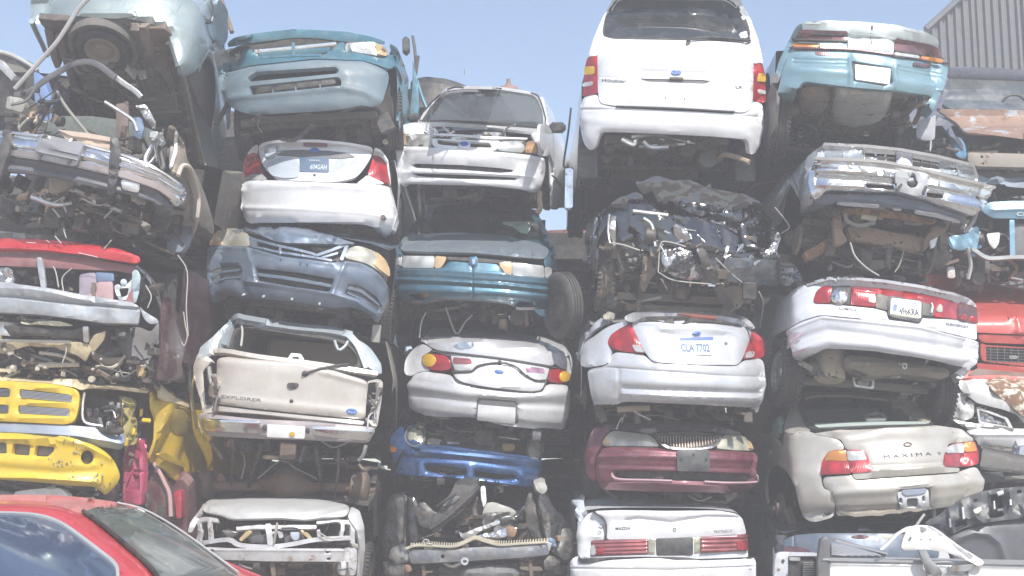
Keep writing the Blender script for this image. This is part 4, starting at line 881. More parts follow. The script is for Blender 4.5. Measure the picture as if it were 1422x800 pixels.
def c5():
    z = zf(510, 640, 4.587); P = paint('glossy_black_paint', (.014, .015, .017), dirt=.15, coat=.6, bump=.8, bscale=9); PG = surf('scraped_black_metal', (.06, .06, .062), metal=.4, rough=.4, dirt=.5, patch=.15, patchcol=(.20, .20, .19), bump=.8, bscale=9, fine=.6)
    c = Car('wreck', 'stripped black wreck with its front torn open at the bottom of the middle stack', 'wreck', (660, 784), 13.2, w=.95, roll=-2,
            face=((0, 0), (.8, .1)), top=((0, .75), (1, .8), (4, .85)), cd=.2, cp=4, zb=.9, L=4.2, bot=-.6)
    c.hull(P, y0=1.6, arches=[(3.4, .36)]); c.bulk(1.6, -.3, .3); c.floor(y0=.6, z=-.2); 
    def pc(nm, t, m, off=0.0, fo=.03, **k): return c.patch(nm, z(t), m, off=off, fold=(fo * .45, 5, len(t)), r=k.pop('r', 3), th=.05, step=4, **k)
    pc('strut_tower', '88,600 95,420 120,290 150,210 190,188 228,200 250,225 235,330 240,450 245,560 180,610 120,640', P); pc('strut_tower', '240,210 275,215 310,270 325,330 305,350 320,480 300,520 255,540 250,420 235,300', P, -.05)
    pc('inner_fender', '190,240 225,230 240,300 235,500 215,530 190,460', PG, .04, .05); pc('bracket', '160,560 220,530 260,560 270,640 200,660 150,620', PG, .03, .04)
    pc('washer_bottle', '305,330 330,270 365,262 420,320 470,340 440,400 380,430 330,410', PG, .02, .04)
    bx = pc('fuse_box', '430,470 385,405 480,300 500,250 560,180 640,122 690,120 722,170 690,230 600,330 500,410', M_BLACKPL, .08, .018, r=5)
    pc('box_clip', '520,250 545,230 600,235 560,275 480,300', M_GREYPL, .11, .01, parent=bx); pc('box_clip', '590,270 620,255 630,285 605,300', M_GREYPL, .11, .01, parent=bx); c.tube('box_ridge', z('450,300 560,215 690,130'), .016, M_BLACKPL, off=.11); c.tube('box_ridge', z('410,440 520,360 715,190'), .02, M_BLACKPL, off=.11)
    pc('panel', '560,330 700,215 735,260 730,370 620,400 560,410', M_DARK, -.1, .03); pc('air_box', '745,270 800,255 930,300 960,330 880,370 760,380 730,350', surf('dusty_grey_shell', (.36, .36, .33), rough=.6, dirt=.5), -.04, .02, r=6)
    pc('torn_flap', '722,170 752,165 760,260 740,300 725,240', M_PLATE, .02, .02)
    pc('cooling_fan', '740,330 870,320 880,370 780,420 730,400', PG, -.02, .05)
    pc('strut_bar', '820,380 940,350 1010,270 1020,290 960,380 860,420', P, .05, .02)
    pc('crossbrace', '600,470 700,430 840,380 850,400 720,450 660,500', M_ALU, .05, .03); pc('crossbrace', '690,480 850,440 900,420 960,430 870,490 760,500', M_FOIL, .02, .05); pc('crossbrace', '580,450 640,480 700,500 660,520 600,490', M_ALU, .04, .03)
    pc('rusty_bracket', '880,420 930,418 955,445 935,490 895,485', surf('orange_brown_rust', (.26, .15, .09), rough=.8), .05, .03)
    pc('strut_tower', '1050,150 1068,132 1110,120 1135,150 1140,200 1180,280 1240,350 1320,440 1330,500 1310,600 1230,640 1180,580 1150,470 1120,350 1090,230', P); pc('strut_cap', '1055,150 1100,118 1130,140 1140,190 1110,220 1070,190', surf('dusty_grey_shell', (.36, .36, .33)), .05, .04)
    pc('inner_fender', '1100,200 1140,300 1160,420 1170,520 1150,540 1120,420 1085,260', PG, .04, .05); pc('inner_fender', '1035,200 1060,190 1120,360 1150,530 1060,480 1020,400 1010,280', M_DARK, -.06, .03)
    pc('rusty_bracket', '1195,475 1225,480 1220,510 1200,515', surf('orange_brown_rust', (.36, .17, .08)), .06, .01); pc('bracket', '1150,490 1190,500 1200,550 1160,540', surf('blue_scraped_metal', (.15, .22, .35), metal=.4), .04, .03)
    pc('torn_fender', '1230,430 1310,440 1330,520 1300,610 1240,640 1190,600 1210,530', PG, .06, .05); pc('torn_fender', '1120,640 1160,600 1240,630 1200,680 1130,700', PG, .02, .05)
    c.patch('bumper_beam', z('268,590 300,570 560,560 840,545 1140,528 1150,600 980,620 640,640 285,658'), surf('scuffed_grey_beam', (.17, .18, .20), metal=.5, rough=.4, dirt=.5, scratch=.4, bump=.6, bscale=6), off=.05, th=.12, r=2, cpx=3, dent=.015, holes=[c.ell(z('482,610')[0], 2.6, 2.8, 10)], hr=0)
    M_COMB = surf('tan_foam_comb', (.50, .46, .36), rough=.8, dirt=.3)
    c.strip('foam_edge', z('260,560 330,540 430,545 560,548 640,520 690,500 760,520 840,538 980,530 1130,520'), 3.2, M_COMB, off=.07)
    tline = smooth_line(z('290,550 430,545 560,548 640,522 690,502 760,522 840,536 980,530 1130,520'), 9)
    for i, (x, y) in enumerate(tline[::1]): c.strip('comb_tooth', [(x, y + 1), (x + 1.0, y - 5.5)], 1.5, M_COMB, off=.07, crown=0)
    c.tube('coil', z('360,530 375,505 400,515 385,530 420,535'), .007, M_WIREW, off=.07)
    c.patch('tow_eye', c.ell(z('622,642')[0], 5.5, 5), M_ALU, off=.08, r=0, step=3, holes=[c.ell(z('622,644')[0], 2.4, 2.2, 8)], hr=0)
    c.patch('spare_tyre', c.ell(z('780,720')[0], 42, 12), M_GREYPL, off=-.0, r=0, cpx=12, crown=.05); c.patch('lower_panel', z('450,660 960,640 980,734 440,734'), M_BLACKPL, off=-.12)
    for t in ('350,660 360,734', '1040,630 1050,734'): c.strip('lower_bracket', z(t), 5, M_RUSTY, off=-.02)
    pc('lower_side', '90,640 240,650 260,734 110,734', PG, .0, .05); pc('rusty_bracket', '245,660 280,665 285,705 255,710', surf('orange_brown_rust', (.36, .17, .08)), .04, .02); pc('lower_side', '1130,700 1240,640 1320,600 1330,734 1120,734', P, -.02, .04)
    c.junk('torn_loom', (-.75, .1, .1), (.7, .7, .5), 36, 51, M_DARK); c.junk('bright_scrap', (-.75, .05, -.25), (.75, .4, .3), 16, 52, M_ALU, (.02, .08)); c.junk('torn_wiring', (-.8, .05, -.35), (.8, .5, .3), 30, 53, M_FRAME)
    for s_ in (-.86, .86): c.tube('side_member', [(z('170,700')[0] if s_ < 0 else z('1200,700')[0]), (z('190,500')[0] if s_ < 0 else z('1190,520')[0])], .05, M_DARK, y=[.3, .9])
c5()

# ------------------------------------------------------------------ fourth column
def d1():
    z = zf(780, 0, 2.667)
    c = Car('minivan', 'white minivan tail with tall red and amber lamps on top of the fourth stack', 'minivan', (934, 214), 13.4, w=.965, yaw=0, pitch=0, roll=1.2,
            face=((0, .10), (.2, .02), (.3, 0), (.58, 0), (.66, .08), (1.15, .12), (1.3, .2), (1.75, .55)), top=((0, 1.75), (.4, 1.82), (1, 1.86), (4.6, 1.8)), cd=.28, cp=3.4, zb=1.0, tt=.28, L=4.7, crown=.08)
    c.hull(P_WHITE, y0=.75, arches=[(1.05, .42), (3.8, .42)]); c.floor(y0=.45, z=.24, hw=.68)
    c.patch('tailgate', z('130,205 150,140 160,70 200,0 215,-30 620,-25 660,15 695,80 705,150 715,235 710,370 705,400 680,418 640,414 200,392 140,382 133,345'), P_WHITE, r=8, off=.004, cpx=3, holes=[z('152,110 165,55 195,5 215,-15 610,-12 655,20 690,85 702,140 690,158 560,148 180,140 156,132')], hr=8,
            ridge=[(z('305,252 540,262'), 3, .014), (z('140,285 290,290'), 1.5, -.004), (z('305,340 330,378 530,382 545,350'), 2, -.006), (z('555,300 710,305'), 1.5, -.004)])
    c.patch('rear_window', z('150,112 162,52 195,2 215,-18 612,-15 658,20 693,85 704,142 690,160 560,150 180,142 154,134'), G_DARK, r=8, off=-.012, th=.01, crown=0, ymax=1.6)
    c.patch('window_seal', z('150,112 162,52 195,2 215,-18 612,-15 658,20 693,85 704,142 690,160 560,150 180,142 154,134'), M_SEAL, r=8, off=-.003, holes=[z('158,110 169,56 200,8 218,-10 607,-8 652,24 686,88 696,138 687,151 560,142 180,135 161,128')], hr=8, crown=.004)
    c.patch('rear_pillar', z('95,205 115,140 150,60 185,0 200,-30 215,-30 200,0 160,70 150,140 132,205'), P_WHITE, r=4, ymax=1.5); c.patch('rear_pillar', z('655,-20 700,60 730,140 752,235 715,232 705,150 695,80 660,15 620,-25'), P_WHITE, r=4, ymax=1.5)
    for sd in (-1, 1):
        q = ('75,340 85,240 95,208 132,205 133,345 100,350 72,358', '713,232 745,230 755,270 760,380 735,378 710,370') [sd > 0]
        t = c.patch('taillight', z(q), M_RED, r=4, cpx=3, off=.004, ymax=1.4); a = ('84,248 122,244 120,275 82,277', '730,270 756,276 757,305 728,300')[sd > 0]; w_ = ('76,308 116,300 114,316 74,322', '728,330 757,336 757,350 727,344')[sd > 0]
        c.patch('turn_signal', z(a), M_YEL, off=.012, r=2, parent=t, ymax=1.4); c.patch('reversing_light', z(w_), M_CLR, off=.012, r=2, parent=t, ymax=1.4)
    c.patch('bumper', z('60,400 72,360 100,350 130,346 140,384 200,396 640,418 682,420 706,400 712,372 755,385 755,430 750,500 735,560 700,580 700,520 660,513 560,505 300,492 170,488 140,490 130,520 120,550 100,560 75,530 60,470'), P_WHITE, r=10, th=.06, cpx=5, crown=.02, ymax=1.5,
            ridge=[(z('70,405 200,405 640,425 750,435'), 1.6, -.010), (z('70,440 150,450 400,455 740,470'), 6, .012)])
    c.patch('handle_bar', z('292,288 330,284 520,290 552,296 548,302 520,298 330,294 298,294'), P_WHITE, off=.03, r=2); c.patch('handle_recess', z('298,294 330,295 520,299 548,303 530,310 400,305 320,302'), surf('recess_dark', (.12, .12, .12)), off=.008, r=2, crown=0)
    c.patch('handle_slot', z('398,289 450,291 450,298 398,296'), M_RUSTY, off=.034, r=1, crown=0)
    c.patch('badge', c.ell(z('423,271')[0], 7, 3.2), M_BLUEINK, off=.02, r=0, step=3, crown=.004); c.text('Ford', z('408,274')[0], z('438,275')[0], 2.6, M_PLATE, off=.027)
    c.text('Windstar', z('148,304')[0], z('240,307')[0], 5, M_INK, off=.02, shear=.4, bold=.01); c.text('LX', z('645,328')[0], z('670,329')[0], 4.4, M_INK, off=.02, bold=.02)
    for p in ('385,365', '455,368'): c.patch('screw_hole', c.ell(z(p)[0], 1, 1.6, 8), M_GREYPL, off=.009, r=0, step=2, crown=0)
    c.strip('seam', z('200,394 420,402 640,415'), 1.8, M_SEAL, off=.012, crown=0)
    c.tube('wiper_arm', z('465,158 480,152 540,146 620,150 690,155'), .012, M_BLACKPL, off=.03); c.tube('wiper_blade', z('540,142 620,148 695,158'), .009, M_SEAL, off=.012); c.patch('wiper_pivot', z('458,172 462,150 475,148 478,165'), M_BLACKPL, off=.03, r=2)
    c.patch('nozzle', c.ell(z('426,171')[0], 2.2, 2.2, 10), M_ALU, off=.02, r=0, step=2); c.patch('sticker', z('664,120 684,114 690,138 668,140'), M_PLATE, off=.002, r=1, crown=0, ymax=1.3)
    # underside
    c.wheel((-.84, 1.05, .18), .33, .2); c.wheel((.84, 1.05, .18), .33, .2); c.wheel((-.84, 3.8, .18), .33, .2); c.wheel((.84, 3.8, .18), .33, .2)
    for sg in (-1, 1): mb = MB(); mb.box((sg * .86, .55, .02), (.22, .03, .34), bev=.02); mb.obj('mud_flap', M_BLACKPL, c.e)
    c.beam(1.05, .12); mb = MB(); mb.box((-.05, 1.9, .16), (1.0, .8, .18), bev=.06); mb.obj('fuel_tank', M_FLOOR, c.e)
    c.tube('tailpipe', z('480,560 530,590 570,600 600,575 640,580 695,602'), .03, surf('tan_pipe', (.38, .30, .22), rough=.7, dirt=.4), y=[1.2, .9, .7, .5, .4, .3])
    c.junk('underside_bits', (-.75, .25, .08), (.75, 1.9, .3), 60, 60, M_FRAME); c.junk('bumper_bracket', (-.7, .1, .12), (.7, .3, .26), 10, 61, M_ALU, (.02, .07))
    c.tube('hanging_strap', [(793, 150), (789, 185), (783, 225), (784, 232), (790, 232)], .012, M_SEAL, y=.9)
    mb = MB(); mb.box(c.at(790, 262, y=1.1), (.10, .05, .5), bev=.02); mb.obj('glint_bar', M_CHROME, c.e)  # upright chrome piece added to give a sun glint
d1()
def d2():
    z = zf(790, 240, 3.809); P = surf('crumpled_black_paint', (.10, .10, .105), metal=1, rough=.03, coat=.5, dirt=.0, var=.02, bump=.9, bscale=5)
    PM = surf('crumpled_black_with_glints', (.07, .07, .075), metal=.8, rough=.2, dirt=.15, patch=.5, patchcol=(.62, .63, .65), bump=1, bscale=14, fine=.8)  # pale patches in the colour stand in for bright highlights
    c = Car('wreck', 'crushed black car with crumpled shiny metal across its front beneath the white minivan', 'wreck', (947, 428), 13.5, w=.92, pitch=4, roll=3,
            face=((0, .35), (.3, .12), (.5, .05), (.9, .12)), top=((0, 1.02), (.2, 1.08), (1, 1.14), (1.4, 1.16), (4, 1.1)), cd=.25, cp=3, zb=.8, tt=.2, L=4.2, crown=.12)
    c.hull(P, y0=.8, arches=[(1.0, .40), (3.4, .38)]); c.bulk(.8, .15); c.floor(y0=.5, z=.1); c.cradle(.5, .02, .5, M_RUSTY)
    F = lambda t: (t, 6, 7)
    c.patch('hood', z('350,92 440,75 520,78 640,98 760,120 900,152 1025,188 960,240 940,235 885,272 840,240 780,215 740,205 700,235 600,205 540,150 480,190 440,120 400,130'), P, off=.08, fold=(.11, 1.9, 9), step=3.5, r=2)
    c.patch('hood_underside', z('380,140 540,190 700,235 860,262 940,290 960,330 880,330 700,300 560,270 400,220'), PM, off=-.02, fold=(.10, 6, 4), step=4, r=3)
    c.patch('front_fender', z('90,275 140,220 240,140 350,90 400,120 360,160 270,190 230,240 180,300 140,380 130,500 140,640 100,560 80,420'), P, fold=(.02, 3, 2), step=5, ymax=1.5, r=6)
    for i, (t, m, fo) in enumerate((('240,180 330,160 380,240 350,340 280,375 240,330', P, 2), ('225,250 250,190 262,300 245,395 226,330', M_ALU, 4), ('320,165 420,190 560,240 640,330 560,410 430,370 320,290', P, 2), ('470,225 640,240 790,280 900,350 860,440 700,430 570,400 480,320', P, 2), ('380,218 520,235 505,250 385,240', M_ALU, 4),
            ('520,330 700,330 800,430 760,540 640,565 520,520 470,430', PM, 2.1), ('700,285 900,300 980,400 930,465 790,450 700,380', P, 2), ('880,275 980,245 1030,262 1010,390 970,445 890,410', P, 2.1), ('960,250 1060,240 1115,320 1110,450 1040,455 990,340', PM, 2.1), ('790,430 880,400 930,455 870,475 800,460', M_FOIL, 3), ('360,330 460,300 500,400 450,460 370,410', P, 2.1), ('545,300 610,310 640,370 590,390 545,345', M_FOIL, 3), ('690,480 780,470 820,545 760,580 700,560', P, 2))):
        c.patch('torn_sheet', z(t), m, off=.03 + (i % 4) * .03, fold=(.10, fo, i + 3), step=3.2, r=2, th=.02)
    for t, r_, m in (('240,390 232,320 240,230', .012, M_ALU), ('240,390 300,400 380,430', .009, M_WIREW), ('470,510 480,400 520,385 610,410', .007, M_WIREW), ('470,510 545,552 700,570 800,570', .007, M_WIREW), ('400,250 440,300 455,410', .018, M_ALU), ('740,340 770,420 760,440', .012, M_RUSTY), ('760,470 850,530 940,595', .008, M_WIREW), ('1050,235 1100,290 1060,330', .008, M_WIREW), ('970,600 990,660 992,760', .008, M_WIREW), ('350,215 520,235', .022, M_ALU)):
        c.tube('bent_rod', z(t), r_, m, off=.13)
    c.strip('fallen_strut', z('680,420 760,560 840,690'), 11, M_DARK, off=.14, th=.05, fold=(.01, 5, 1))
    c.patch('bumper_beam', z('800,470 930,465 1130,480 1165,540 1168,590 1080,590 930,580 820,560'), surf('grey_chrome_plastic', (.13, .145, .17), metal=.8, rough=.3, dirt=.35, bump=.7, bscale=9), off=.14, th=.12, step=4, r=2, fold=(.02, 6, 2), holes=[z('1040,485 1070,487 1070,505 1042,503'), z('1120,525 1158,535 1158,560 1122,555')], hr=1)
    for i in range(18):
        rd = random.Random(i); x, y = rd.uniform(300, 1100), rd.uniform(210, 560); a = rd.uniform(0, 6.3); l = rd.uniform(15, 70)
        if y > 200 + (x - 300) * .1: c.strip('shard', z('%f,%f %f,%f' % (x, y, x + l * math.cos(a), y + l * math.sin(a))), rd.uniform(1.2, 3.5), (M_FOIL, M_ALU, P, M_DARK)[i % 4], off=rd.uniform(.08, .17), fold=(.03, 9, i))
    c.patch('rusty_bracket', z('405,360 440,370 450,450 440,500 470,520 430,560 400,640 375,600 390,500 395,430'), M_RUSTY, off=.04, fold=(.03, 6, 3)); c.patch('torn_skid_plate', z('800,590 930,590 950,620 880,710 840,730 800,650 780,600'), surf('grey_brown_plate', (.26, .22, .17), metal=.3, rough=.6, dirt=.5), off=.06, fold=(.03, 5, 3), step=4, holes=[c.ell(z('880,690')[0], 1.5, 1.5, 8)], hr=0)
    c.wheel(c.at(*z('190,560')[0], y=.75), .36, .21, mat=surf('muddy_tyre', (.06, .055, .05), rough=.8, dirt=1.0, dirtcol=(.34, .27, .19), fine=1, bscale=8)); c.wheel((.78, 1.0, .15), .34)
    for t, r_ in (('250,600 360,560', .03), ('250,670 400,690 560,740 700,750', .028), ('460,620 560,600 680,640 730,640', .04), ('260,480 380,440 420,460', .03)): c.tube('suspension_arm', z(t), r_, M_FRAME, y=.7)
    c.junk('underside_bits', (-.75, .35, -.05), (.8, 1.2, .35), 70, 62, M_FRAME); c.junk('bright_scrap', (-.7, -.05, .25), (.8, .3, .85), 40, 63, M_FOIL, (.02, .09), .45); c.junk('dark_scrap', (-.7, .0, .2), (.8, .4, .85), 60, 64, M_DARK)  # bright foil scrap added as highlights on the black metal
d2()
def d3():
    z = zf(790, 420, 4.445); P = paint('silver_paint', (.60, .615, .65), metal=.35, dirt=.18, rough=.32)
    c = Car('sedan', 'silver sedan rear with a spoiler and a pale blue plate above the maroon car', 'car', (937, 567), 13.0, w=.93, pitch=3, roll=1.2,
            face=((0, .10), (.08, .03), (.2, 0), (.45, .02), (.52, .08), (.85, .22)), top=((0, .80), (.2, .90), (.8, .98), (1.6, 1.10), (4, 1.1)), cd=.48, cp=2.3, zb=.6, tt=.3, L=4.5, crown=.09)
    c.hull(P, y0=.55, arches=[(1.1, .37), (3.6, .37)]); c.bulk(.6); c.floor(y0=.5, z=.12); c.beam(1.1, .08); c.wheel((.82, 1.1, .2), .32); c.hub((-.84, 1.1, .12), .15, -1)
    c.patch('trunk_lid', z('382,128 440,110 560,108 680,112 760,105 950,118 1080,150 1135,172 1110,250 1075,345 1045,385 800,382 560,368 510,355 465,300 420,210'), P, r=6, off=.006,
            ridge=[(z('560,165 680,160 860,165 1000,180'), 4, .02), (z('570,190 660,205 780,215 960,208'), 3, -.012), (z('440,130 560,135 680,140'), 3, .01)], dent=.01)
    c.patch('spoiler', z('340,110 400,82 520,68 700,66 900,76 1060,100 1105,130 1135,172 1090,155 1060,128 940,105 760,92 600,86 480,95 430,120 380,128'), P, off=.05, th=.05, r=5, cpx=3)
    c.patch('brake_light', z('660,88 750,88 905,100 912,118 860,116 740,104'), surf('brownish_red_lens', (.36, .10, .07), rough=.3), off=.05, r=2); c.patch('spoiler_gap', z('430,122 480,98 640,95 760,108 940,118 1075,150 900,128 760,122 680,138 620,128 520,118'), M_SEAL, off=.018, r=2, crown=0)
    c.patch('quarter_panel', z('85,250 150,210 230,150 330,115 375,125 260,190 232,240 245,275 262,300 240,380 100,405 60,380 75,300'), P, r=8, ymax=1.4, off=.003)
    c.patch('rear_pillar', z('40,300 60,210 130,150 230,80 270,100 200,140 130,200 90,240 65,320 45,370'), surf('scuffed_silver_pillar', (.40, .43, .48), metal=.3, dirt=.4), fold=(.03, 4, 6), ymax=2, r=3)
    c.patch('bumper', z('100,412 240,385 262,302 330,305 470,318 510,362 560,374 800,388 1045,390 1078,352 1212,342 1225,460 1215,580 1195,640 1130,700 1180,655 1100,655 900,645 640,632 400,622 320,622 270,655 170,675 145,640 125,560 110,470'), P, r=10, cpx=6, crown=.02, ymax=1.4, th=.05,
            ridge=[(z('110,420 240,400 560,425 900,450 1220,462'), 1.6, -.008), (z('340,530 560,540 900,552 1180,560'), 4, -.022), (z('340,560 700,580 1180,590'), 5, .022), (z('300,480 700,500 1200,510'), 8, .02), (z('305,420 310,500 300,600'), 3, -.01)], dent=.008)
    t = c.patch('taillight', z('234,240 262,190 320,145 382,128 430,220 472,312 400,308 300,295 245,270'), M_RED, r=4, off=.006, cpx=5, crown=.018); c.patch('reversing_light', z('388,260 440,265 468,308 410,304'), M_CLR, off=.014, r=2, parent=t)
    t = c.patch('taillight', z('1137,172 1190,208 1212,240 1214,335 1150,346 1080,346 1110,260'), M_RED, r=4, off=.006, cpx=5, crown=.018); c.patch('reversing_light', z('1100,302 1148,302 1140,340 1090,342'), M_CLR, off=.014, r=2, parent=t)
    p = c.patch('license_plate', z('682,228 885,222 880,330 686,328'), surf('ohio_plate', (.66, .76, .84), rough=.4, dirt=.1, bump=0), off=.02, r=1, crown=.002, cpx=1); c.patch('plate_band', z('684,222 885,218 884,238 684,240'), surf('blue_plate_band', (.10, .18, .50), bump=0), off=.024, r=0, crown=0, parent=p, th=.002)
    c.text('CLA 7702', z('695,302')[0], z('872,304')[0], 12, surf('plate_blue_ink', (.05, .12, .36), bump=0, scratch=0), off=.028, parent=p, bold=.025); c.patch('badge', c.ell(z('786,195')[0], 5.5, 2.2), M_BLUEINK, off=.035, r=0, step=2); c.patch('lock', c.ell(z('970,254')[0], 2.2, 2.2, 10), M_GREYPL, off=.012, r=0, step=2)
    c.patch('spare_underbody', z('310,625 400,618 640,630 900,645 1100,655 1000,690 880,670 700,690 500,670 380,670'), M_FLOOR, off=-.06, fold=(.03, 5, 2)); c.tube('tailpipe', z('300,660 400,655 500,650'), .035, surf('tan_pipe', (.38, .30, .22)), y=.35)
    c.patch('tail_hanger', z('1110,715 1160,690 1185,655 1200,640 1180,690'), P, off=-.02, r=2); c.tube('bent_rod', z('400,670 450,700 505,725'), .010, M_WIREW, y=.3); c.tube('bent_rod', z('345,690 325,745'), .007, M_WIRE, y=.3)
    c.junk('underside_bits', (-.8, .3, -.12), (.85, 1.1, .1), 40, 65, M_FRAME); c.patch('sill_flap', z('215,110 250,80 290,95 280,110 240,125'), surf('chalky_flap', (.4, .38, .32)), off=.06, fold=(.03, 6, 1), ymax=1.4)
d3()
def d4():
    z = zf(790, 580, 3.636); P = paint('maroon_paint', (.15, .025, .05), dirt=.25, coat=.6); PH = paint('dusty_shaded_hood', (.15, .14, .16), dirt=.5, coat=.1, rough=.5)  # hood's cast shadow put into a dark grey, with dust mixed in
    c = Car('sedan', 'maroon sedan front with a chrome rimmed oval grille and an empty black plate holder', 'car', (932, 685), 13.3, w=.87, pitch=2, roll=1.2,
            face=((0, .12), (.1, .02), (.25, 0), (.42, .02), (.5, .07), (.62, .16)), top=((0, .60), (.12, .65), (.5, .72), (1.2, .82), (1.4, .9), (2, 1.04), (4, 1.0)), cd=.36, cp=2.6, zb=.55, L=4.4, crown=.06)
    c.hull(P, y0=.5, arches=[(.95, .36), (3.5, .36)]); c.bulk(.6); c.floor(y0=.5); c.cradle(.5); c.wheel((-.76, .95, .15)); c.wheel((.76, .95, .15))
    c.patch('hood', z('165,45 230,30 400,18 600,18 760,45 880,78 840,82 780,78 700,62 620,60 440,68 410,80 330,62 215,55'), PH, r=5, off=.012, fold=(.006, 3, 4))
    c.patch('front_fender', z('100,90 120,50 170,42 215,56 170,90 165,130 130,190 118,240 130,330 90,300 70,200'), P, r=6, ymax=1.4)
    c.patch('bumper', z('140,200 165,150 210,142 300,142 460,148 500,160 600,166 740,158 780,162 940,172 962,200 960,290 945,350 900,388 700,385 400,375 160,362 130,310 125,240'), P, r=8, cpx=5, crown=.02,
            holes=[z('222,275 240,270 400,272 700,280 930,290 945,305 930,325 700,325 500,318 260,312 228,298')], ridge=[(z('140,200 300,195 500,200 940,215'), 4, .024), (z('140,165 500,178 950,188'), 3, .01), (z('160,345 400,355 800,365'), 4, .024), (z('150,240 960,262'), 3, -.012)])
    c.tube('chrome_trim', z('520,318 400,314 260,310 225,295 222,278'), .012, surf('pink_trim', (.5, .34, .38), rough=.3), off=.02); c.tube('chrome_trim', z('680,322 800,328 930,325 944,308 940,290'), .012, surf('pink_trim', (.5, .34, .38)), off=.02)
    c.patch('intake_backing', z('215,262 950,285 955,335 220,318'), M_BLACKPL, off=-.07); c.patch('lower_lip', z('205,330 400,325 560,335 800,345 815,368 600,372 400,370 180,362'), paint('pink_scuffed_lip', (.30, .12, .15), coat=.2), off=.018, r=3)
    for t, m in (('163,130 185,85 215,62 300,68 410,82 430,100 460,140 330,138 175,138', M_HEADY), ('745,150 770,105 790,82 880,80 915,110 940,165 840,160', M_HEADY)): c.patch('headlight', z(t), m, r=5, cpx=6, crown=.018)
    c.patch('turn_signal', z('165,130 183,92 200,85 205,136'), M_AMBP, off=.006, r=2); c.patch('turn_signal', z('905,110 925,125 938,162 912,160'), M_AMBP, off=.006, r=2)
    c.patch('grille_frame', z('428,88 450,78 590,70 640,72 770,90 775,105 740,150 700,160 600,166 500,158 470,140 440,108'), M_CHROME, off=.014, r=5, cpx=2, holes=[z('443,92 460,86 590,80 700,88 762,98 735,142 700,150 600,155 510,148 478,132')], hr=4)
    c.patch('grille_mesh', z('440,86 600,76 770,95 735,150 600,160 500,152'), M_BLACKPL, off=-.02, r=4)
    for i in range(21): x = 455 + i * 14.6; c.strip('grille_slat', z('%f,%f %f,%f' % (x, 90 + max(0, (x - 600)) * .04, x + 2, 112 + 40 * math.sin((x - 440) / 320 * 3.14))), 1.3, surf('tan_grille_slat', (.40, .30, .26), rough=.4, metal=.3), off=-.002, crown=0)
    c.patch('badge', z('580,78 605,82 630,78 625,95 605,104 588,95'), M_CHROME, off=.024, r=1)
    c.patch('plate_holder', z('542,168 702,170 702,270 545,268'), surf('black_plate_holder', (.06, .065, .07), rough=.5), off=.05, th=.05, r=2)
    for p in ('563,213', '623,190', '686,213'): c.patch('screw_hole', c.ell(z(p)[0], 1.8, 2, 8), M_CAV, off=.054, r=0, step=2, crown=0)
    c.junk('underside_bits', (-.65, .3, -.1), (.7, 1, .12), 26, 66, M_FRAME); c.patch('red_tag', z('415,420 480,420 480,442 418,438'), M_REDD, off=-.2, r=1, ymax=.9)
    c.tube('dangling_wire', z('600,390 660,420 720,400'), .007, M_WIREW, y=.35); c.tube('dangling_wire', z('270,0 255,20 240,60'), .007, M_WIREW, y=.1)
d4()
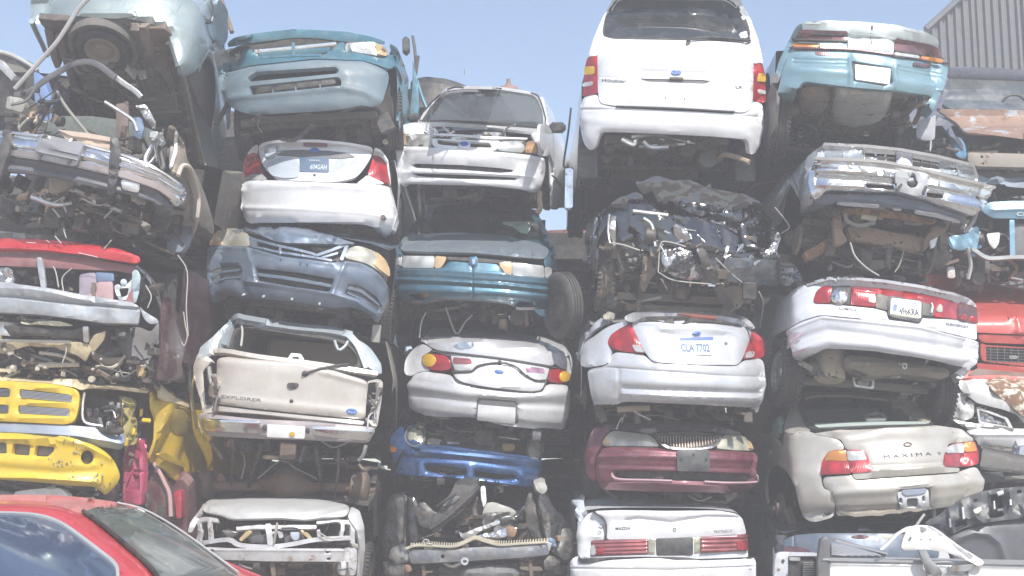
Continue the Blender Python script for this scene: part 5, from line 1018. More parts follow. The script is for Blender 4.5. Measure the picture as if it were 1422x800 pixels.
def d5():
    z = zf(790, 580, 3.636)
    c = Car('sedan', 'white sedan rear with long ribbed red lamps at the bottom of the fourth stack', 'car', (921, 832), 13.0, w=.86, pitch=2, roll=.4,
            face=((0, 0), (.34, 0), (.36, .05), (.8, .10)), top=((0, .84), (.1, .87), (.9, .92), (1.3, 1.0), (2.5, 1.05), (4, .9)), cd=.20, cp=4, zb=.75, L=4.3, crown=.035)
    c.hull(P_WHITE, y0=.45, arches=[(1.05, .36), (3.4, .36)]); c.bulk(.55); c.wheel((.75, 1.05, -.02)); c.wheel((-.75, 1.05, -.02)); c.wheel((.75, 3.4, -.02)); c.wheel((-.75, 3.4, -.02))
    c.patch('trunk_lid', z('125,470 250,465 500,470 760,465 840,485 880,500 905,590 860,590 640,602 420,612 190,616 188,520'), P_WHITE, r=5, off=.004, ridge=[(z('290,520 350,510 520,530 600,515 700,500 870,505'), 2.5, -.02), (z('140,490 860,490'), 5, .014)], dent=.02)
    c.patch('quarter_panel', z('60,520 85,485 120,475 180,520 184,616 110,620 110,690 108,715 50,712 30,650 35,560'), P_WHITE, r=4, fold=(.035, 4, 8), step=4, ymax=1.2)
    c.patch('torn_quarter', z('20,430 50,400 85,362 95,360 75,420 85,480 55,520 35,560 20,500'), surf('bluish_torn_white', (.55, .60, .66), rough=.4, dirt=.2), fold=(.06, 5, 9), step=4, ymax=1.6, r=2)
    c.patch('rear_panel', z('108,625 400,612 640,604 905,592 912,690 915,705 500,722 110,730'), P_WHITE, r=2, off=-.004)
    t1 = z('112,622 400,614 402,690 112,700'); t2 = z('664,604 860,600 862,588 900,590 906,672 664,684')
    for t, ln in ((t1, '118,640 398,632|118,660 400,652|118,680 400,672'), (t2, '668,620 900,612|668,642 903,634|668,664 905,656')): c.patch('taillight', t, M_REDP, off=.014, r=1, cpx=2, ridge=[(z(l), 1.2, -.01) for l in ln.split('|')], step=3)
    c.patch('hot_lamp', z('145,655 180,655 178,690 142,690'), M_RED, off=.022, r=3); c.patch('hot_lamp', z('845,625 895,622 900,668 850,668'), M_RED, off=.022, r=3); c.patch('reversing_light', z('112,645 130,640 140,690 112,696'), M_CLR, off=.022, r=2)
    for t in ('402,614 435,612 436,688 402,690', '634,606 662,604 662,680 634,684'): c.patch('reversing_light', z(t), lens('cream_lens', (.70, .68, .50), horiz=True), off=.016, r=1)
    c.patch('plate_recess', z('438,610 628,604 628,695 442,697'), M_BLACKPL, off=.004, th=.02, r=2); c.patch('plate_backing', z('440,650 515,648 515,692 442,694'), surf('blue_black_panel', (.12, .14, .19), rough=.35), off=-.01, r=4); c.patch('plate_backing', z('530,648 614,645 614,688 532,690'), surf('blue_black_panel', (.12, .14, .19)), off=-.01, r=4)
    c.patch('bumper', z('22,728 50,715 110,735 500,725 915,708 925,730 925,860 30,860'), P_WHITE, off=.05, th=.12, r=3, cpx=3, ridge=[(z('30,760 500,768 920,750'), 1.5, -.01)])
    c.strip('seam', z('120,472 185,525 188,618'), 1.6, M_SEAL, off=.016, crown=0); c.strip('seam', z('55,720 110,732 500,722 915,706'), 1.4, M_SEAL, off=.052, crown=0)
    c.text('MAZDA', z('236,567')[0], z('310,565')[0], 3.6, M_INK, off=.016, bold=.012); c.text('PROTEGE LX', z('734,583')[0], z('826,577')[0], 3.6, surf('grey_lettering', (.12, .13, .12)), off=.016)
    c.patch('lock', c.ell(z('533,566')[0], 2.2, 3, 12), M_GREYPL, off=.012, r=0, step=2, holes=[c.ell(z('533,566')[0], 1.2, 1.8, 8)], hr=0); c.tube('scrape', z('160,540 175,545 170,560 155,555'), .005, M_INK, off=.03)
d5()

# ------------------------------------------------------------------ fifth column
def e1():
    z = zf(1040, 10, 3.477); P = paint('aqua_paint', (.19, .33, .39), dirt=.2); PW = paint('sun_bleached_trunk', (.70, .78, .78), metal=0, dirt=.12)
    c = Car('sedan', 'aqua sedan rear with bleached white trunk and blank plate on top of the fifth stack', 'car', (1196, 125), 13.1, w=.84, yaw=1, pitch=-7, roll=5.5,
            face=((0, .0), (.22, 0), (.3, .05), (.66, .12)), top=((0, .60), (.06, .66), (1.0, .74), (1.3, .9), (2, 1.1), (3.3, 1.1), (4, .9)), cd=.28, cp=3, zb=.6, tt=.3, L=4.4, crown=.04)
    c.hull(P, y0=.5, arches=[(1.1, .38), (3.6, .38)]); c.floor(y0=.3, z=.14, hw=.70); 
    c.patch('trunk_lid', z('258,66 400,62 550,68 700,82 850,115 910,145 925,185 880,172 705,140 640,128 480,108 262,102'), PW, r=5, off=.006); c.patch('center_panel', z('482,112 640,126 705,140 700,222 600,212 478,196'), PW, r=1, off=.004)
    c.patch('rear_panel', z('215,130 240,100 262,100 480,108 478,196 700,222 705,140 880,172 925,190 945,240 945,268 700,232 480,200 210,192 204,175'), P, r=2, off=-.02)
    c.patch('quarter_panel', z('130,300 140,260 180,180 225,90 258,68 258,100 225,125 205,180 200,205 170,260 150,330 130,370 105,355'), P, r=5, ymax=1.8)
    c.patch('bumper', z('200,205 480,208 640,222 780,245 968,280 965,320 950,380 925,430 880,530 845,548 890,440 880,425 720,402 500,385 260,355 235,390 215,470 160,480 130,430 165,290 185,230'), P, r=8, th=.05, cpx=4, ymax=1.1,
            holes=[z('498,255 690,285 695,365 660,380 505,355')], ridge=[(z('215,250 475,255'), 1.6, -.012), (z('215,268 475,275'), 1.6, -.012), (z('722,285 930,325'), 1.6, -.012), (z('722,302 930,343'), 1.6, -.012), (z('200,300 470,320 920,390'), 6, .022), (z('488,250 488,360'), 2.5, .014), (z('708,280 705,390'), 2.5, .014)])
    c.strip('red_pinstripe', z('195,200 480,206 700,234 960,275'), 2, M_REDD, off=.02, crown=0)
    for t, m in (('228,135 245,105 478,112 476,160 215,150', M_REDD), ('708,145 880,178 925,200 938,245 830,228 705,212', M_REDD), ('208,168 340,172 338,190 205,188', M_AMB), ('342,172 474,182 472,196 340,190', M_CLR), ('832,232 942,250 944,268 832,248', M_AMB), ('704,214 828,232 828,246 704,228', M_CLR)):
        c.patch('taillight', z(t), m, off=.004, r=2, cpx=2, ymax=.8)
    for t in ('208,155 478,166', '706,212 940,248'): c.strip('lamp_trim', z(t), 1.8, M_SEAL, off=.008, crown=0)
    c.patch('side_reflector', z('320,214 408,220 406,236 320,230'), M_REDD, off=.014, r=1); c.patch('side_reflector', z('796,264 878,280 876,294 796,280'), M_REDD, off=.014, r=1)
    c.patch('plate_recess', z('495,250 695,280 700,370 500,360'), M_DARK, off=-.03); c.patch('license_plate', z('513,275 685,295 680,372 655,368 515,348'), surf('blank_white_plate', (.86, .86, .84), rough=.4, dirt=.04, bump=0), off=.0, r=1, crown=.002, cpx=1)
    c.text('OLDSMOBILE 88 ROYALE', z('498,204')[0], z('680,218')[0], 2.8, M_INK, off=.016); c.text('DEALER', z('288,86')[0], z('338,86')[0], 3.2, M_INK, off=.014, bold=.03); c.tube('emblem', z('588,130 586,150 592,178'), .006, M_WIRE, off=.012)
    c.patch('chip', c.ell(z('594,98')[0], 1.4, 1.2, 8), M_DARK, off=.012, r=0, step=2, crown=0)
    # underside
    c.patch('spare_wheel_well', z('425,385 560,392 700,410 690,480 670,540 620,580 520,602 430,585 380,540 400,470'), M_GALV, off=.02, r=14, plane=dict(z=.03), th=.2, crown=.10, cpx=12, step=5, ridge=[], hr=0)
    c.patch('tub_hole', c.ell(z('540,492')[0], 11, 3.2, a=4), M_RUSTY, r=0, plane=dict(z=.022), step=3, crown=0)
    for k in (1, .62): c.patch('pressed_ring', c.ell(z('520,530')[0], 26 * k, 12 * k), M_GALV, plane=dict(z=.02), r=0, step=4, holes=[c.ell(z('520,530')[0], 24 * k, 10.6 * k)], hr=0, crown=.004)
    c.patch('muffler', z('235,440 280,415 380,420 400,470 370,540 300,550 230,530'), surf('brown_muffler', (.22, .18, .15), rough=.7, dirt=.4, rust=.1), plane=dict(z=.01), r=16, crown=.08, cpx=12, th=.1); c.tube('tailpipe', z('300,370 320,400 350,390 340,370'), .022, M_FRAME, y=.3)
    c.tube('frame_rail', z('760,430 720,500 660,570'), .045, surf('pale_rail', (.32, .31, .29), rough=.7, dirt=.4, rust=.1), y=[.35, .9, 1.6], flat=.5); c.tube('exhaust_pipe', z('850,460 800,480 760,520 740,570 640,590'), .026, surf('tan_pipe', (.38, .30, .22)), y=[.3, .5, .9, 1.3, 1.7])
    c.tube('frame_rail', z('860,440 800,560'), .03, M_RUSTY, y=[.3, 1.1]); c.beam(1.5, -.08); c.exhaust(2.6, 0, .0)
    c.wheel(c.at(*z('130,580')[0], y=.75), .34, .21); c.wheel((.76, 1.3, -.05), .33); c.wheel((.78, 3.6, .1), .33)
    c.patch('mud_flap', z('130,450 165,485 210,480 208,540 190,555 140,545'), M_GREYPL, plane=dict(y=.55), r=4); c.patch('mud_flap', z('812,575 830,540 880,530 905,515 900,630 890,640 845,640 812,625'), surf('pale_grey_flap', (.34, .36, .40), rough=.5), plane=dict(y=.6), r=3)
    c.tube('pin', z('878,645 875,695'), .010, M_ALU, y=.5); c.patch('wheel_arch', z('80,440 105,360 130,400 128,470 115,600 60,700 60,600'), M_BLACKPL, plane=dict(x=-.83), r=3)
    for k, x in enumerate((245, 665)):
        for j in range(5): mb = MB(); p = c.at(*z('%d,%d' % (x, 560 + j * 22))[0], y=1.25); mb.lathe([(-.012, .06), (0, .08), (.012, .06)], p, 'Z', 16); mb.obj('spring_coil', M_DARK, c.e)
    c.junk('underside_bits', (-.75, .3, .0), (.75, 2.0, .16), 60, 70, M_FRAME)
e1()
def e2():
    z = zf(1050, 180, 3.635); P = paint('charcoal_silver_paint', (.30, .32, .34), metal=.5, dirt=.4); PC = surf('worn_chrome', (.74, .75, .76), metal=1, rough=.14, dirt=.3, bump=.5, bscale=4, scratch=.3, rust=.0)
    c = Car('sedan', 'old sedan front with long chrome bumper and square grille, tilted down to the right', 'car', (1240, 297), 13.0, w=.90, yaw=1, pitch=-3, roll=10,
            face=((0, .10), (.08, .02), (.1, 0), (.38, 0), (.40, .07), (.6, .08), (.62, .10)), top=((0, .60), (.1, .63), (1.2, .70), (1.4, .8), (2.1, 1.04), (4, 1.0)), cd=.20, cp=4.5, zb=.6, L=4.8, crown=.03)
    c.hull(P, y0=.4, arches=[(.85, .42), (3.8, .40)]); c.bulk(.6, .1); 
    c.patch('header_panel', z('340,62 560,72 730,90 920,125 1100,168 1125,220 1128,255 1115,262 920,222 700,180 540,165 335,155 330,100'), surf('silver_header', (.66, .67, .68), metal=.5, rough=.3, dirt=.12), r=2, off=.0, ridge=[(z('340,68 560,78 730,96 920,130 1100,175'), 2.5, .008)],
            holes=[z('345,95 540,97 545,148 348,148'), z('552,97 708,108 708,170 552,158'), z('788,122 928,148 928,198 790,182'), z('932,160 1100,195 1110,248 935,212')], hr=1)
    for t in ('345,93 542,95 547,150 346,150', '930,158 1102,193 1112,250 933,214'): c.patch('headlight', z(t), lens('sealed_headlight', (.50, .55, .60), rib=40, dark=.6), off=.002, r=1, ridge=[])
    c.strip('lamp_divider', z('440,95 445,150'), 1.4, PC, off=.002); c.strip('lamp_divider', z('1015,176 1024,230'), 1.4, PC, off=.002)
    c.patch('grille_backing', z('550,92 930,145 930,200 550,160'), M_BLACKPL, off=-.06); c.patch('center_panel', z('710,105 788,118 790,182 708,172'), surf('bluish_chrome', (.66, .68, .78), metal=.7, rough=.3), off=.012, r=1)
    for x in (605, 656): c.strip('grille_bar', z('%d,%d %d,%d' % (x, 98 + (x - 552) * .07, x, 160 + (x - 552) * .07)), 2.2, PC, off=-.008)
    for x in (838, 884): c.strip('grille_bar', z('%d,%d %d,%d' % (x, 128 + (x - 838) * .18, x, 186 + (x - 838) * .18)), 2.2, PC, off=-.008)
    c.strip('grille_bar', z('552,128 708,140'), 2.2, PC, off=-.008); c.strip('grille_bar', z('790,152 928,174'), 2.2, PC, off=-.008)
    c.patch('corner_lamp', z('290,165 318,95 340,65 345,155 300,160'), surf('silver_header', (.6, .6, .6)), r=2, ymax=.6); c.patch('front_fender', z('175,240 200,190 260,130 340,66 318,98 290,165 270,210 290,300 260,380 230,430 215,360 195,280'), P, r=5, ymax=2.4)
    c.patch('front_fender', z('60,380 90,310 150,250 180,245 200,300 210,350 190,310 165,270 140,320 110,400 80,500 60,440'), P, r=3, ymax=2.6, off=-.0)
    c.patch('bumper', z('300,180 330,158 560,172 700,190 860,225 1000,260 1172,285 1172,310 1150,370 1110,410 1080,440 860,360 680,320 520,315 360,312 300,350 275,290 272,210'), PC, off=.05, th=.10, r=4, cpx=3,
            holes=[z('548,280 690,288 690,312 550,302'), z('855,322 935,332 935,352 855,345')], ridge=[(z('330,165 560,178 700,195 860,230 1000,265 1170,295'), 2.5, .025), (z('310,235 520,250 700,268 860,292 1150,350'), 3, -.035), (z('320,215 520,222 700,240'), 3.5, .02), (z('310,290 520,295 700,315 860,350 1100,400'), 3, .02)], hr=1, step=4)
    c.strip('rubber_strip', z('300,160 560,170 700,188 860,222 1000,258 1170,290'), 4, surf('grey_rubber_strip', (.30, .29, .28), rough=.5), off=.085); 
    c.patch('plate_bracket', z('690,218 855,240 860,262 840,340 800,350 690,320 700,285 690,280'), surf('silver_bracket', (.36, .37, .38), metal=.3, rough=.45, bump=.1), off=.10, r=3, holes=[c.ell(z('775,282')[0], 7.5, 6.5)], hr=0); c.patch('bracket_hook', z('690,312 715,285 725,290 705,325'), M_BLACKPL, off=.12, r=1); c.patch('bracket_hook', z('820,330 838,295 848,302 832,345'), M_BLACKPL, off=.12, r=1); c.patch('lock', c.ell(z('775,282')[0], 5, 4), M_DARK, off=.09, r=0, step=3)
    c.patch('bumper_end', z('268,212 300,180 295,260 302,340 285,345 265,270'), PC, off=.02, ymax=.8, r=3); c.patch('bumper_end', z('215,380 260,360 290,345 280,380 240,430 228,430'), P, ymax=.9, r=2)
    c.patch('valance', z('240,440 300,350 360,318 520,320 680,326 860,365 1080,440 1065,500 1040,475 920,440 800,415 640,400 620,385 400,375 390,385 300,430'), surf('blue_black_panel', (.12, .14, .19)), off=-.03, r=4)
    for t in ('400,378 430,370 625,385 622,400 440,388', '800,412 920,430 1035,465 1035,478 920,450 800,428', '690,402 738,405 735,415 690,412'): c.patch('valance_lip', z(t), surf('pale_lip', (.5, .51, .53), metal=.4), off=.0, r=2)
    MR = surf('flaking_orange_rust', (.36, .20, .10), rough=.9, rust=.6, dirt=.2, bump=1, bscale=14, fine=1); MS = surf('tan_rusty_subframe', (.30, .21, .15), metal=.2, rough=.75, dirt=.4, rust=.25, bump=.5, bscale=6, fine=1)
    def u(nm, t, m, y, **k): return c.patch(nm, z(t), m, plane=dict(y=y), r=k.pop('r', 3), th=k.pop('th', .1), **k)
    u('radiator_mount', '445,395 600,400 700,410 920,455 905,470 740,440 600,425 450,410', MR, .25); u('crossmember', '460,490 560,490 700,520 850,545 830,610 640,580 480,550', MS, .45, holes=[c.ell(z('520,538')[0], 2, 1.5, 8), c.ell(z('700,572')[0], 2, 1.5, 8), c.ell(z('735,568')[0], 2, 1.5, 8)], hr=0)
    u('frame_horn', '390,440 430,425 440,520 465,560 430,580 400,580 395,500', MS, .38); u('frame_horn', '850,560 900,480 985,460 970,500 900,560 850,612', MS, .38); u('lower_arm', '240,620 380,540 420,560 430,580 340,620 260,660', MR, .55); u('lower_arm', '860,610 960,600 1000,640 940,700 870,660', M_FRAME, .55)
    c.patch('frame_eye', c.ell(z('408,412')[0], 6, 5.5), M_FRAME, plane=dict(y=.3), r=0, holes=[c.ell(z('408,412')[0], 3.4, 3.2)], hr=0, th=.08)
    c.patch('oil_pan', z('500,620 600,640 700,625 740,615 700,670 620,690 540,680'), surf('grey_pan', (.24, .22, .19), rough=.6, dirt=.4), plane=dict(y=.9), r=10, crown=.1, cpx=10, th=.15)
    c.tube('hose', z('450,425 460,460 520,485 600,470'), .022, M_WIRE, y=.3); c.tube('cable', z('475,570 500,640 560,700 620,738'), .010, M_WIREW, y=.3); c.tube('cable', z('745,610 725,680 700,720'), .008, M_WIRE, y=.4); c.tube('pale_filter', z('530,435 605,450'), .035, surf('cream_plastic', (.6, .58, .45)), y=.35)
    for p, r_ in (('880,640', .20), ('215,560', .16)): mb = MB(); mb.lathe([(-.03, .001), (-.03, r_), (0, r_), (.02, r_ * .5), (.05, .001)], c.at(*z(p)[0], y=.7), 'X', 26); mb.obj('brake_drum', M_RUSTY, c.e)
    c.patch('wheel_arch', z('85,500 110,400 140,330 170,275 200,320 220,420 200,560 180,640 100,640'), M_CAV, plane=dict(x=-.62), r=4); c.floor(y0=1.2, z=.1)
    c.tube('hanging_trim', z('1110,420 1090,470 1050,520'), .025, P, y=.3); c.patch('torn_bracket', z('880,560 920,540 905,590 885,600'), M_PLATE, plane=dict(y=.3), r=1)
    c.junk('underside_bits', (-.8, .5, -.35), (.75, 1.6, .12), 90, 71, M_FRAME); c.junk('engine_bay', (-.6, .3, .05), (.6, .55, .3), 30, 72, M_DARK)
e2()
def e3():
    z = zf(1050, 370, 4.209); P = paint('pearl_white_paint', (.66, .675, .72), metal=.15, dirt=.12)
    c = Car('sedan', 'pearl white sedan rear with a full width red lamp bar and plate 496KRA', 'car', (1232, 500), 12.9, w=.885, yaw=1, pitch=-3, roll=6.5,
            face=((0, .08), (.06, .02), (.2, 0), (.42, .02), (.46, .07), (.72, .14)), top=((0, .70), (.08, .76), (.9, .84), (1.4, .94), (2.2, 1.1), (4, 1.0)), cd=.34, cp=2.8, zb=.6, tt=.25, L=4.5, crown=.07)
    c.hull(P, y0=.5, arches=[(1.1, .40), (3.6, .38)]); c.bulk(.6, .2)
    c.patch('trunk_lid', z('470,55 560,58 740,72 960,105 1160,150 1250,185 1290,225 1292,240 1240,222 1180,205 960,150 740,125 560,108 480,104 468,80'), P, r=5, off=.006)
    c.patch('quarter_panel', z('60,420 85,350 120,250 150,180 230,120 330,80 430,52 468,56 478,104 400,105 350,140 330,200 340,215 480,222 700,245 765,262 775,305 600,300 480,290 380,278 260,315 160,375 100,400 65,450'), P, r=6, ymax=2.2, ridge=[(z('150,215 330,120 470,85'), 2, .008)])
    c.patch('rear_panel', z('700,245 765,262 775,308 960,332 970,300 1180,310 1295,340 1298,430 1100,380 900,345 600,302'), P, r=2, off=.0)
    lampbar = c.patch('lamp_bar', z('560,110 740,125 960,152 1180,206 1180,310 1040,290 1045,235 970,215 960,205 780,178 705,160 702,235 552,222'), M_RED, off=.008, r=2, cpx=3, ridge=[(z('560,135 700,150'), 2, -.008)])
    c.patch('taillight', z('332,200 350,145 390,112 440,108 440,212 345,214'), M_RED, off=.01, r=5, cpx=4, ymax=.9); c.patch('exposed_reflector', z('440,108 555,108 548,222 480,216 440,200 425,160'), M_SEAL, off=.004, r=3); c.patch('reflector_bowl', c.ell(z('485,168')[0], 12.5, 12), surf('mirror_reflector', (.8, .8, .8), metal=1, rough=.15, dirt=.2, bump=.8, bscale=14), off=.014, r=0, crown=.03, cpx=12, step=4)
    c.patch('lamp_bar', z('1185,205 1240,222 1290,240 1298,338 1230,330 1180,312'), M_REDD, off=.012, r=3, cpx=3)
    for p in ('1213,298', '1268,308'): c.patch('hot_lamp', c.ell(z(p)[0], 5, 4.4), M_RED, off=.02, r=0, step=3)
    c.patch('lamp_panel', z('702,155 780,172 780,180 768,255 700,240'), surf('grey_brown_panel', (.13, .125, .115), rough=.5), off=.008, r=3); c.patch('lamp_panel', z('960,202 1048,218 1040,290 968,282'), surf('grey_brown_panel', (.13, .125, .115)), off=.008, r=3); c.tube('scrape', z('1018,218 1024,240 1018,275'), .010, M_PLATE, off=.02)
    c.patch('reversing_light', z('665,162 695,162 700,215 655,205'), M_HEADY, off=.014, r=2); c.patch('reversing_light', z('1068,218 1088,222 1090,270 1050,262'), M_HEADY, off=.014, r=2)
    c.patch('plate_frame', z('780,172 960,202 972,215 968,320 950,330 790,300 768,285 770,190'), M_BLACKPL, off=.02, r=4); p = c.patch('license_plate', z('784,190 958,210 956,318 780,294'), M_PLATE, off=.03, r=2, crown=.003, cpx=1)
    c.text('INDIANA', z('800,208')[0], z('940,224')[0], 2.6, M_BLUEINK, off=.036, parent=p); c.text('496KRA', z('838,278')[0], z('952,288')[0], 10.5, M_INK, off=.036, parent=p, bold=.02); c.patch('plate_state', z('798,228 818,232 815,268 800,272 794,262'), M_BLUEINK, off=.036, r=1, crown=0, parent=p, th=.002); c.patch('plate_band', z('782,282 956,304 956,316 782,294'), surf('yellow_plate_band', (.75, .62, .25), bump=0), off=.034, r=0, crown=0, parent=p, th=.002)
    c.text('LUMINA', z('486,252')[0], z('588,264')[0], 4, M_INK, off=.014, bold=.01); c.text('EUROSPORT', z('1112,344')[0], z('1242,362')[0], 3.6, M_INK, off=.014, bold=.02)
    for i, t in enumerate(('675,80 690,78 705,112 678,108', '742,88 755,92 765,115 745,112', '845,98 860,98 860,112 848,110', '992,125 1008,135 1005,158 996,150', '1040,145 1050,165 1048,170', '1068,155 1080,160 1078,172 1066,168', '1092,158 1106,162 1104,174 1092,170')): c.patch('paint_chip', z(t), surf('chip_grey', (.34, .35, .38)), off=.012, r=1, th=.003, crown=0)
    c.patch('bumper', z('162,375 260,320 380,284 480,296 600,306 775,312 960,340 1100,385 1300,435 1318,470 1315,540 1275,585 1240,640 1170,700 1140,690 1255,605 1250,595 1000,545 700,495 480,480 400,485 340,520 240,575 215,545 185,460'), P, r=8, cpx=5, crown=.02, th=.06, ymax=1.2,
            ridge=[(z('170,385 380,300 600,322 960,360 1300,445'), 2, .014), (z('240,420 420,370 700,405 1000,450 1300,500'), 5, -.026), (z('250,490 420,440 700,460 1000,510 1280,560'), 5, .022)])
    for t in ('200,430 280,380 285,390 210,450', '215,500 330,465 320,475 225,520'): c.patch('pink_scuff', z(t), surf('pink_transfer', (.60, .42, .50)), off=.02, r=2, th=.002, crown=0, ymax=1.2)
    # underside
    MT = surf('tan_muffler', (.52, .46, .36), rough=.6, dirt=.4, rust=.04); a = c.at(*z('430,560')[0], y=.75); mb = MB(); mb.lathe([(-.19, .001), (-.20, .13), (-.18, .16), (.12, .155), (.15, .15), (.16, .12), (.12, .11), (.10, .001)], a, 'Z', 30, Matrix.Rotation(R(-12), 3, 'X')); mb.obj('canister', MT, c.e)
    c.patch('spare_wheel_well', z('530,515 700,525 900,560 1140,590 1150,640 1080,655 1000,640 860,625 700,640 600,600 530,590'), surf('rough_tan_underbody', (.30, .26, .21), rough=.8, dirt=.5, bump=.8, bscale=5, fine=1), plane=dict(y=.45), r=8, crown=.06, cpx=8, th=.3, fold=(.03, 4, 5))
    c.patch('tow_eye', z('855,562 885,562 886,600 856,600'), M_ALU, plane=dict(y=.3), r=2, holes=[z('863,572 878,572 878,590 863,590')], hr=1, th=.03); c.tube('rear_axle', z('270,668 600,690 1000,725'), .05, surf('grey_brown_axle', (.20, .18, .16), rough=.7, dirt=.4), y=.95)
    c.patch('square_bracket', z('562,642 695,655 690,718 575,702'), M_ALU, plane=dict(y=.75), r=3, holes=[z('576,655 682,666 678,704 586,692')], hr=2, th=.03); c.patch('canister_bracket', z('595,650 665,655 665,700 600,695'), surf('pale_bracket', (.48, .47, .42)), plane=dict(y=.85), r=5, crown=.03)
    c.wheel(c.at(*z('170,620')[0], y=1.0), .365, .23, yaw=4, cover=surf('silver_hubcap', (.6, .61, .62), metal=.7, rough=.35, dirt=.3), out=-1); c.wheel(c.at(*z('1065,740')[0], y=1.0), .35, .21); c.wheel((.8, 3.6, .1)); c.wheel((-.8, 3.6, .1))
    c.tube('mud_flap_bracket', z('250,560 290,580 330,600'), .03, surf('pale_rail', (.32, .31, .29)), y=.5, flat=.4); c.floor(y0=.7, z=.08, hw=.62); c.junk('underside_bits', (-.65, .4, -.12), (.7, 1.5, .1), 50, 73, M_FRAME)
    c.patch('rear_window', z('170,150 230,60 275,95 430,50 600,45 640,52 460,54 330,82 230,122'), G_DARK, ymax=3, r=2, off=.0, th=.01)
e3()
def e4():
    z = zf(1040, 530, 3.635); P = paint('champagne_paint', (.53, .50, .45), metal=.3, dirt=.15)
    c = Car('sedan', 'champagne MAXIMA sedan rear without its back window or plate', 'car', (1240, 712), 13.0, w=.86, yaw=2, pitch=3, roll=-2.5,
            face=((0, .08), (.08, .02), (.2, 0), (.42, .02), (.46, .06), (.75, .16)), top=((0, .74), (.08, .82), (.5, .88), (.95, .93), (1.6, 1.25), (2.9, 1.30), (3.6, .95), (4.4, .8)), cd=.36, cp=2.6, zb=.85, tt=.38, L=4.6, crown=.06)
    c.hull(P, y0=1.7, y1=4.5, arches=[(3.7, .38)]); c.floor(y0=.5, z=.1)
    mb = MB(); mb.box((0, 1.5, .62), (1.3, 1.2, .1), bev=.02); mb.box((0, 2.1, .8), (1.25, .14, .5), bev=.05); mb.obj('rear_seat', M_FABRIC, c.e)
    mb = MB(); mb.box((0, .5, .5), (1.2, .05, .6)); mb.box((.8, 1.1, .5), (.04, 1.3, .5)); mb.obj('bulkhead', M_CAV, c.e)
    c.patch('trunk_lid', z('322,262 480,235 650,225 950,218 1080,240 1120,280 1140,298 1080,305 1010,312 985,380 985,430 1068,435 1065,455 800,475 535,494 518,465 618,458 600,380 580,345 490,342 465,292'), P, r=4, off=.006, ridge=[(z('470,300 700,268 1000,262 1120,285'), 5, .012), (z('620,430 800,425 985,410'), 3, -.012), (z('620,450 980,430'), 3, .01)])
    c.patch('quarter_panel', z('60,420 90,380 150,340 200,270 280,235 330,262 460,290 488,342 440,345 400,355 380,390 360,470 370,540 410,550 435,620 430,690 330,718 280,700 250,630 235,560 215,500 170,440 130,415 100,430 80,480 75,560 95,640 130,695 100,680 60,620 45,540'), P, r=7, ymax=2.6, step=6, ridge=[(z('90,440 140,405 200,440 235,520'), 2.5, .012)])
    c.patch('rear_door', z('40,300 60,220 130,290 160,340 110,380 70,400 60,440 50,580 40,500'), P, r=4, ymax=4.2); c.patch('side_window', z('95,280 120,200 160,165 175,190 160,240 130,290'), surf('green_side_glass', (.26, .42, .38), rough=.15, dirt=.3), r=3, ymax=3.4); c.patch('door_handle', c.ell(z('90,370')[0], 8, 4, a=-45), P, ymax=3.6, off=.03, r=0)
    c.patch('rear_pillar', z('165,320 180,200 215,110 265,60 262,130 290,215 320,235 280,240 220,270 190,310'), P, r=5, ymax=2.2); c.patch('side_seal', z('40,280 90,180 140,130 200,110 185,170 160,160 110,220 95,290'), M_SEAL, r=3, ymax=3.4)
    c.patch('roof', z('240,90 262,62 330,50 500,50 700,68 800,62 840,85 720,88 500,66 340,66 285,80 262,110'), P, r=4, ymax=2.4, off=.01); c.patch('crushed_headliner', z('710,85 790,60 860,100 915,175 920,210 850,205 800,150 720,110'), surf('torn_tan_lining', (.36, .30, .24), rough=.9, dirt=.5), fold=(.06, 6, 4), ymax=2.2, step=4)
    c.patch('window_seal', z('248,130 258,85 285,78 270,130 300,200 330,232 600,215 930,205 932,220 640,232 330,245 290,225'), M_SEAL, r=3, off=.016, ymax=2); c.patch('rear_shelf', z('325,215 600,205 920,205 900,214 600,222 345,235'), surf('glass_crumbs', (.50, .58, .54), rough=.4, dirt=.2, fine=1), off=.02, ymax=1.6, r=2)
    c.patch('brake_light', z('582,200 590,178 640,168 680,175 698,200 690,204 590,206'), P, off=.05, r=3, ymax=1.4, holes=[z('600,196 608,182 640,178 668,182 682,198')], hr=2); c.patch('brake_lens', z('602,196 610,184 640,180 665,184 678,197'), M_REDD, off=.045, r=2, ymax=1.4)
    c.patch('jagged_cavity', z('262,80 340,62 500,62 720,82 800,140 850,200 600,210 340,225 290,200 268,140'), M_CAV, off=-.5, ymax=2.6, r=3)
    c.patch('bumper', z('370,480 440,476 520,468 535,498 800,480 1068,460 1160,425 1185,470 1196,520 1195,555 1100,600 1020,640 800,670 600,680 440,690 435,620 412,552 375,535'), P, r=7, cpx=5, crown=.02, holes=[z('748,545 920,532 928,600 910,655 765,665')], hr=6, ridge=[(z('430,560 800,540 1190,500'), 6, .02), (z('440,650 700,645 1100,590'), 5, -.014)], dent=.006)
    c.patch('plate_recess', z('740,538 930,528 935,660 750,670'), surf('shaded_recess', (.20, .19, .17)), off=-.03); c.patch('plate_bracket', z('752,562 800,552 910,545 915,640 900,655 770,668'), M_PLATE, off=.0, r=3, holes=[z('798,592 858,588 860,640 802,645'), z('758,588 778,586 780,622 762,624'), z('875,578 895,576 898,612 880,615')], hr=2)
    c.patch('bracket_top', z('770,552 790,545 900,538 900,560 850,570 790,575'), surf('bluish_clip', (.34, .38, .48)), off=.008, r=2)
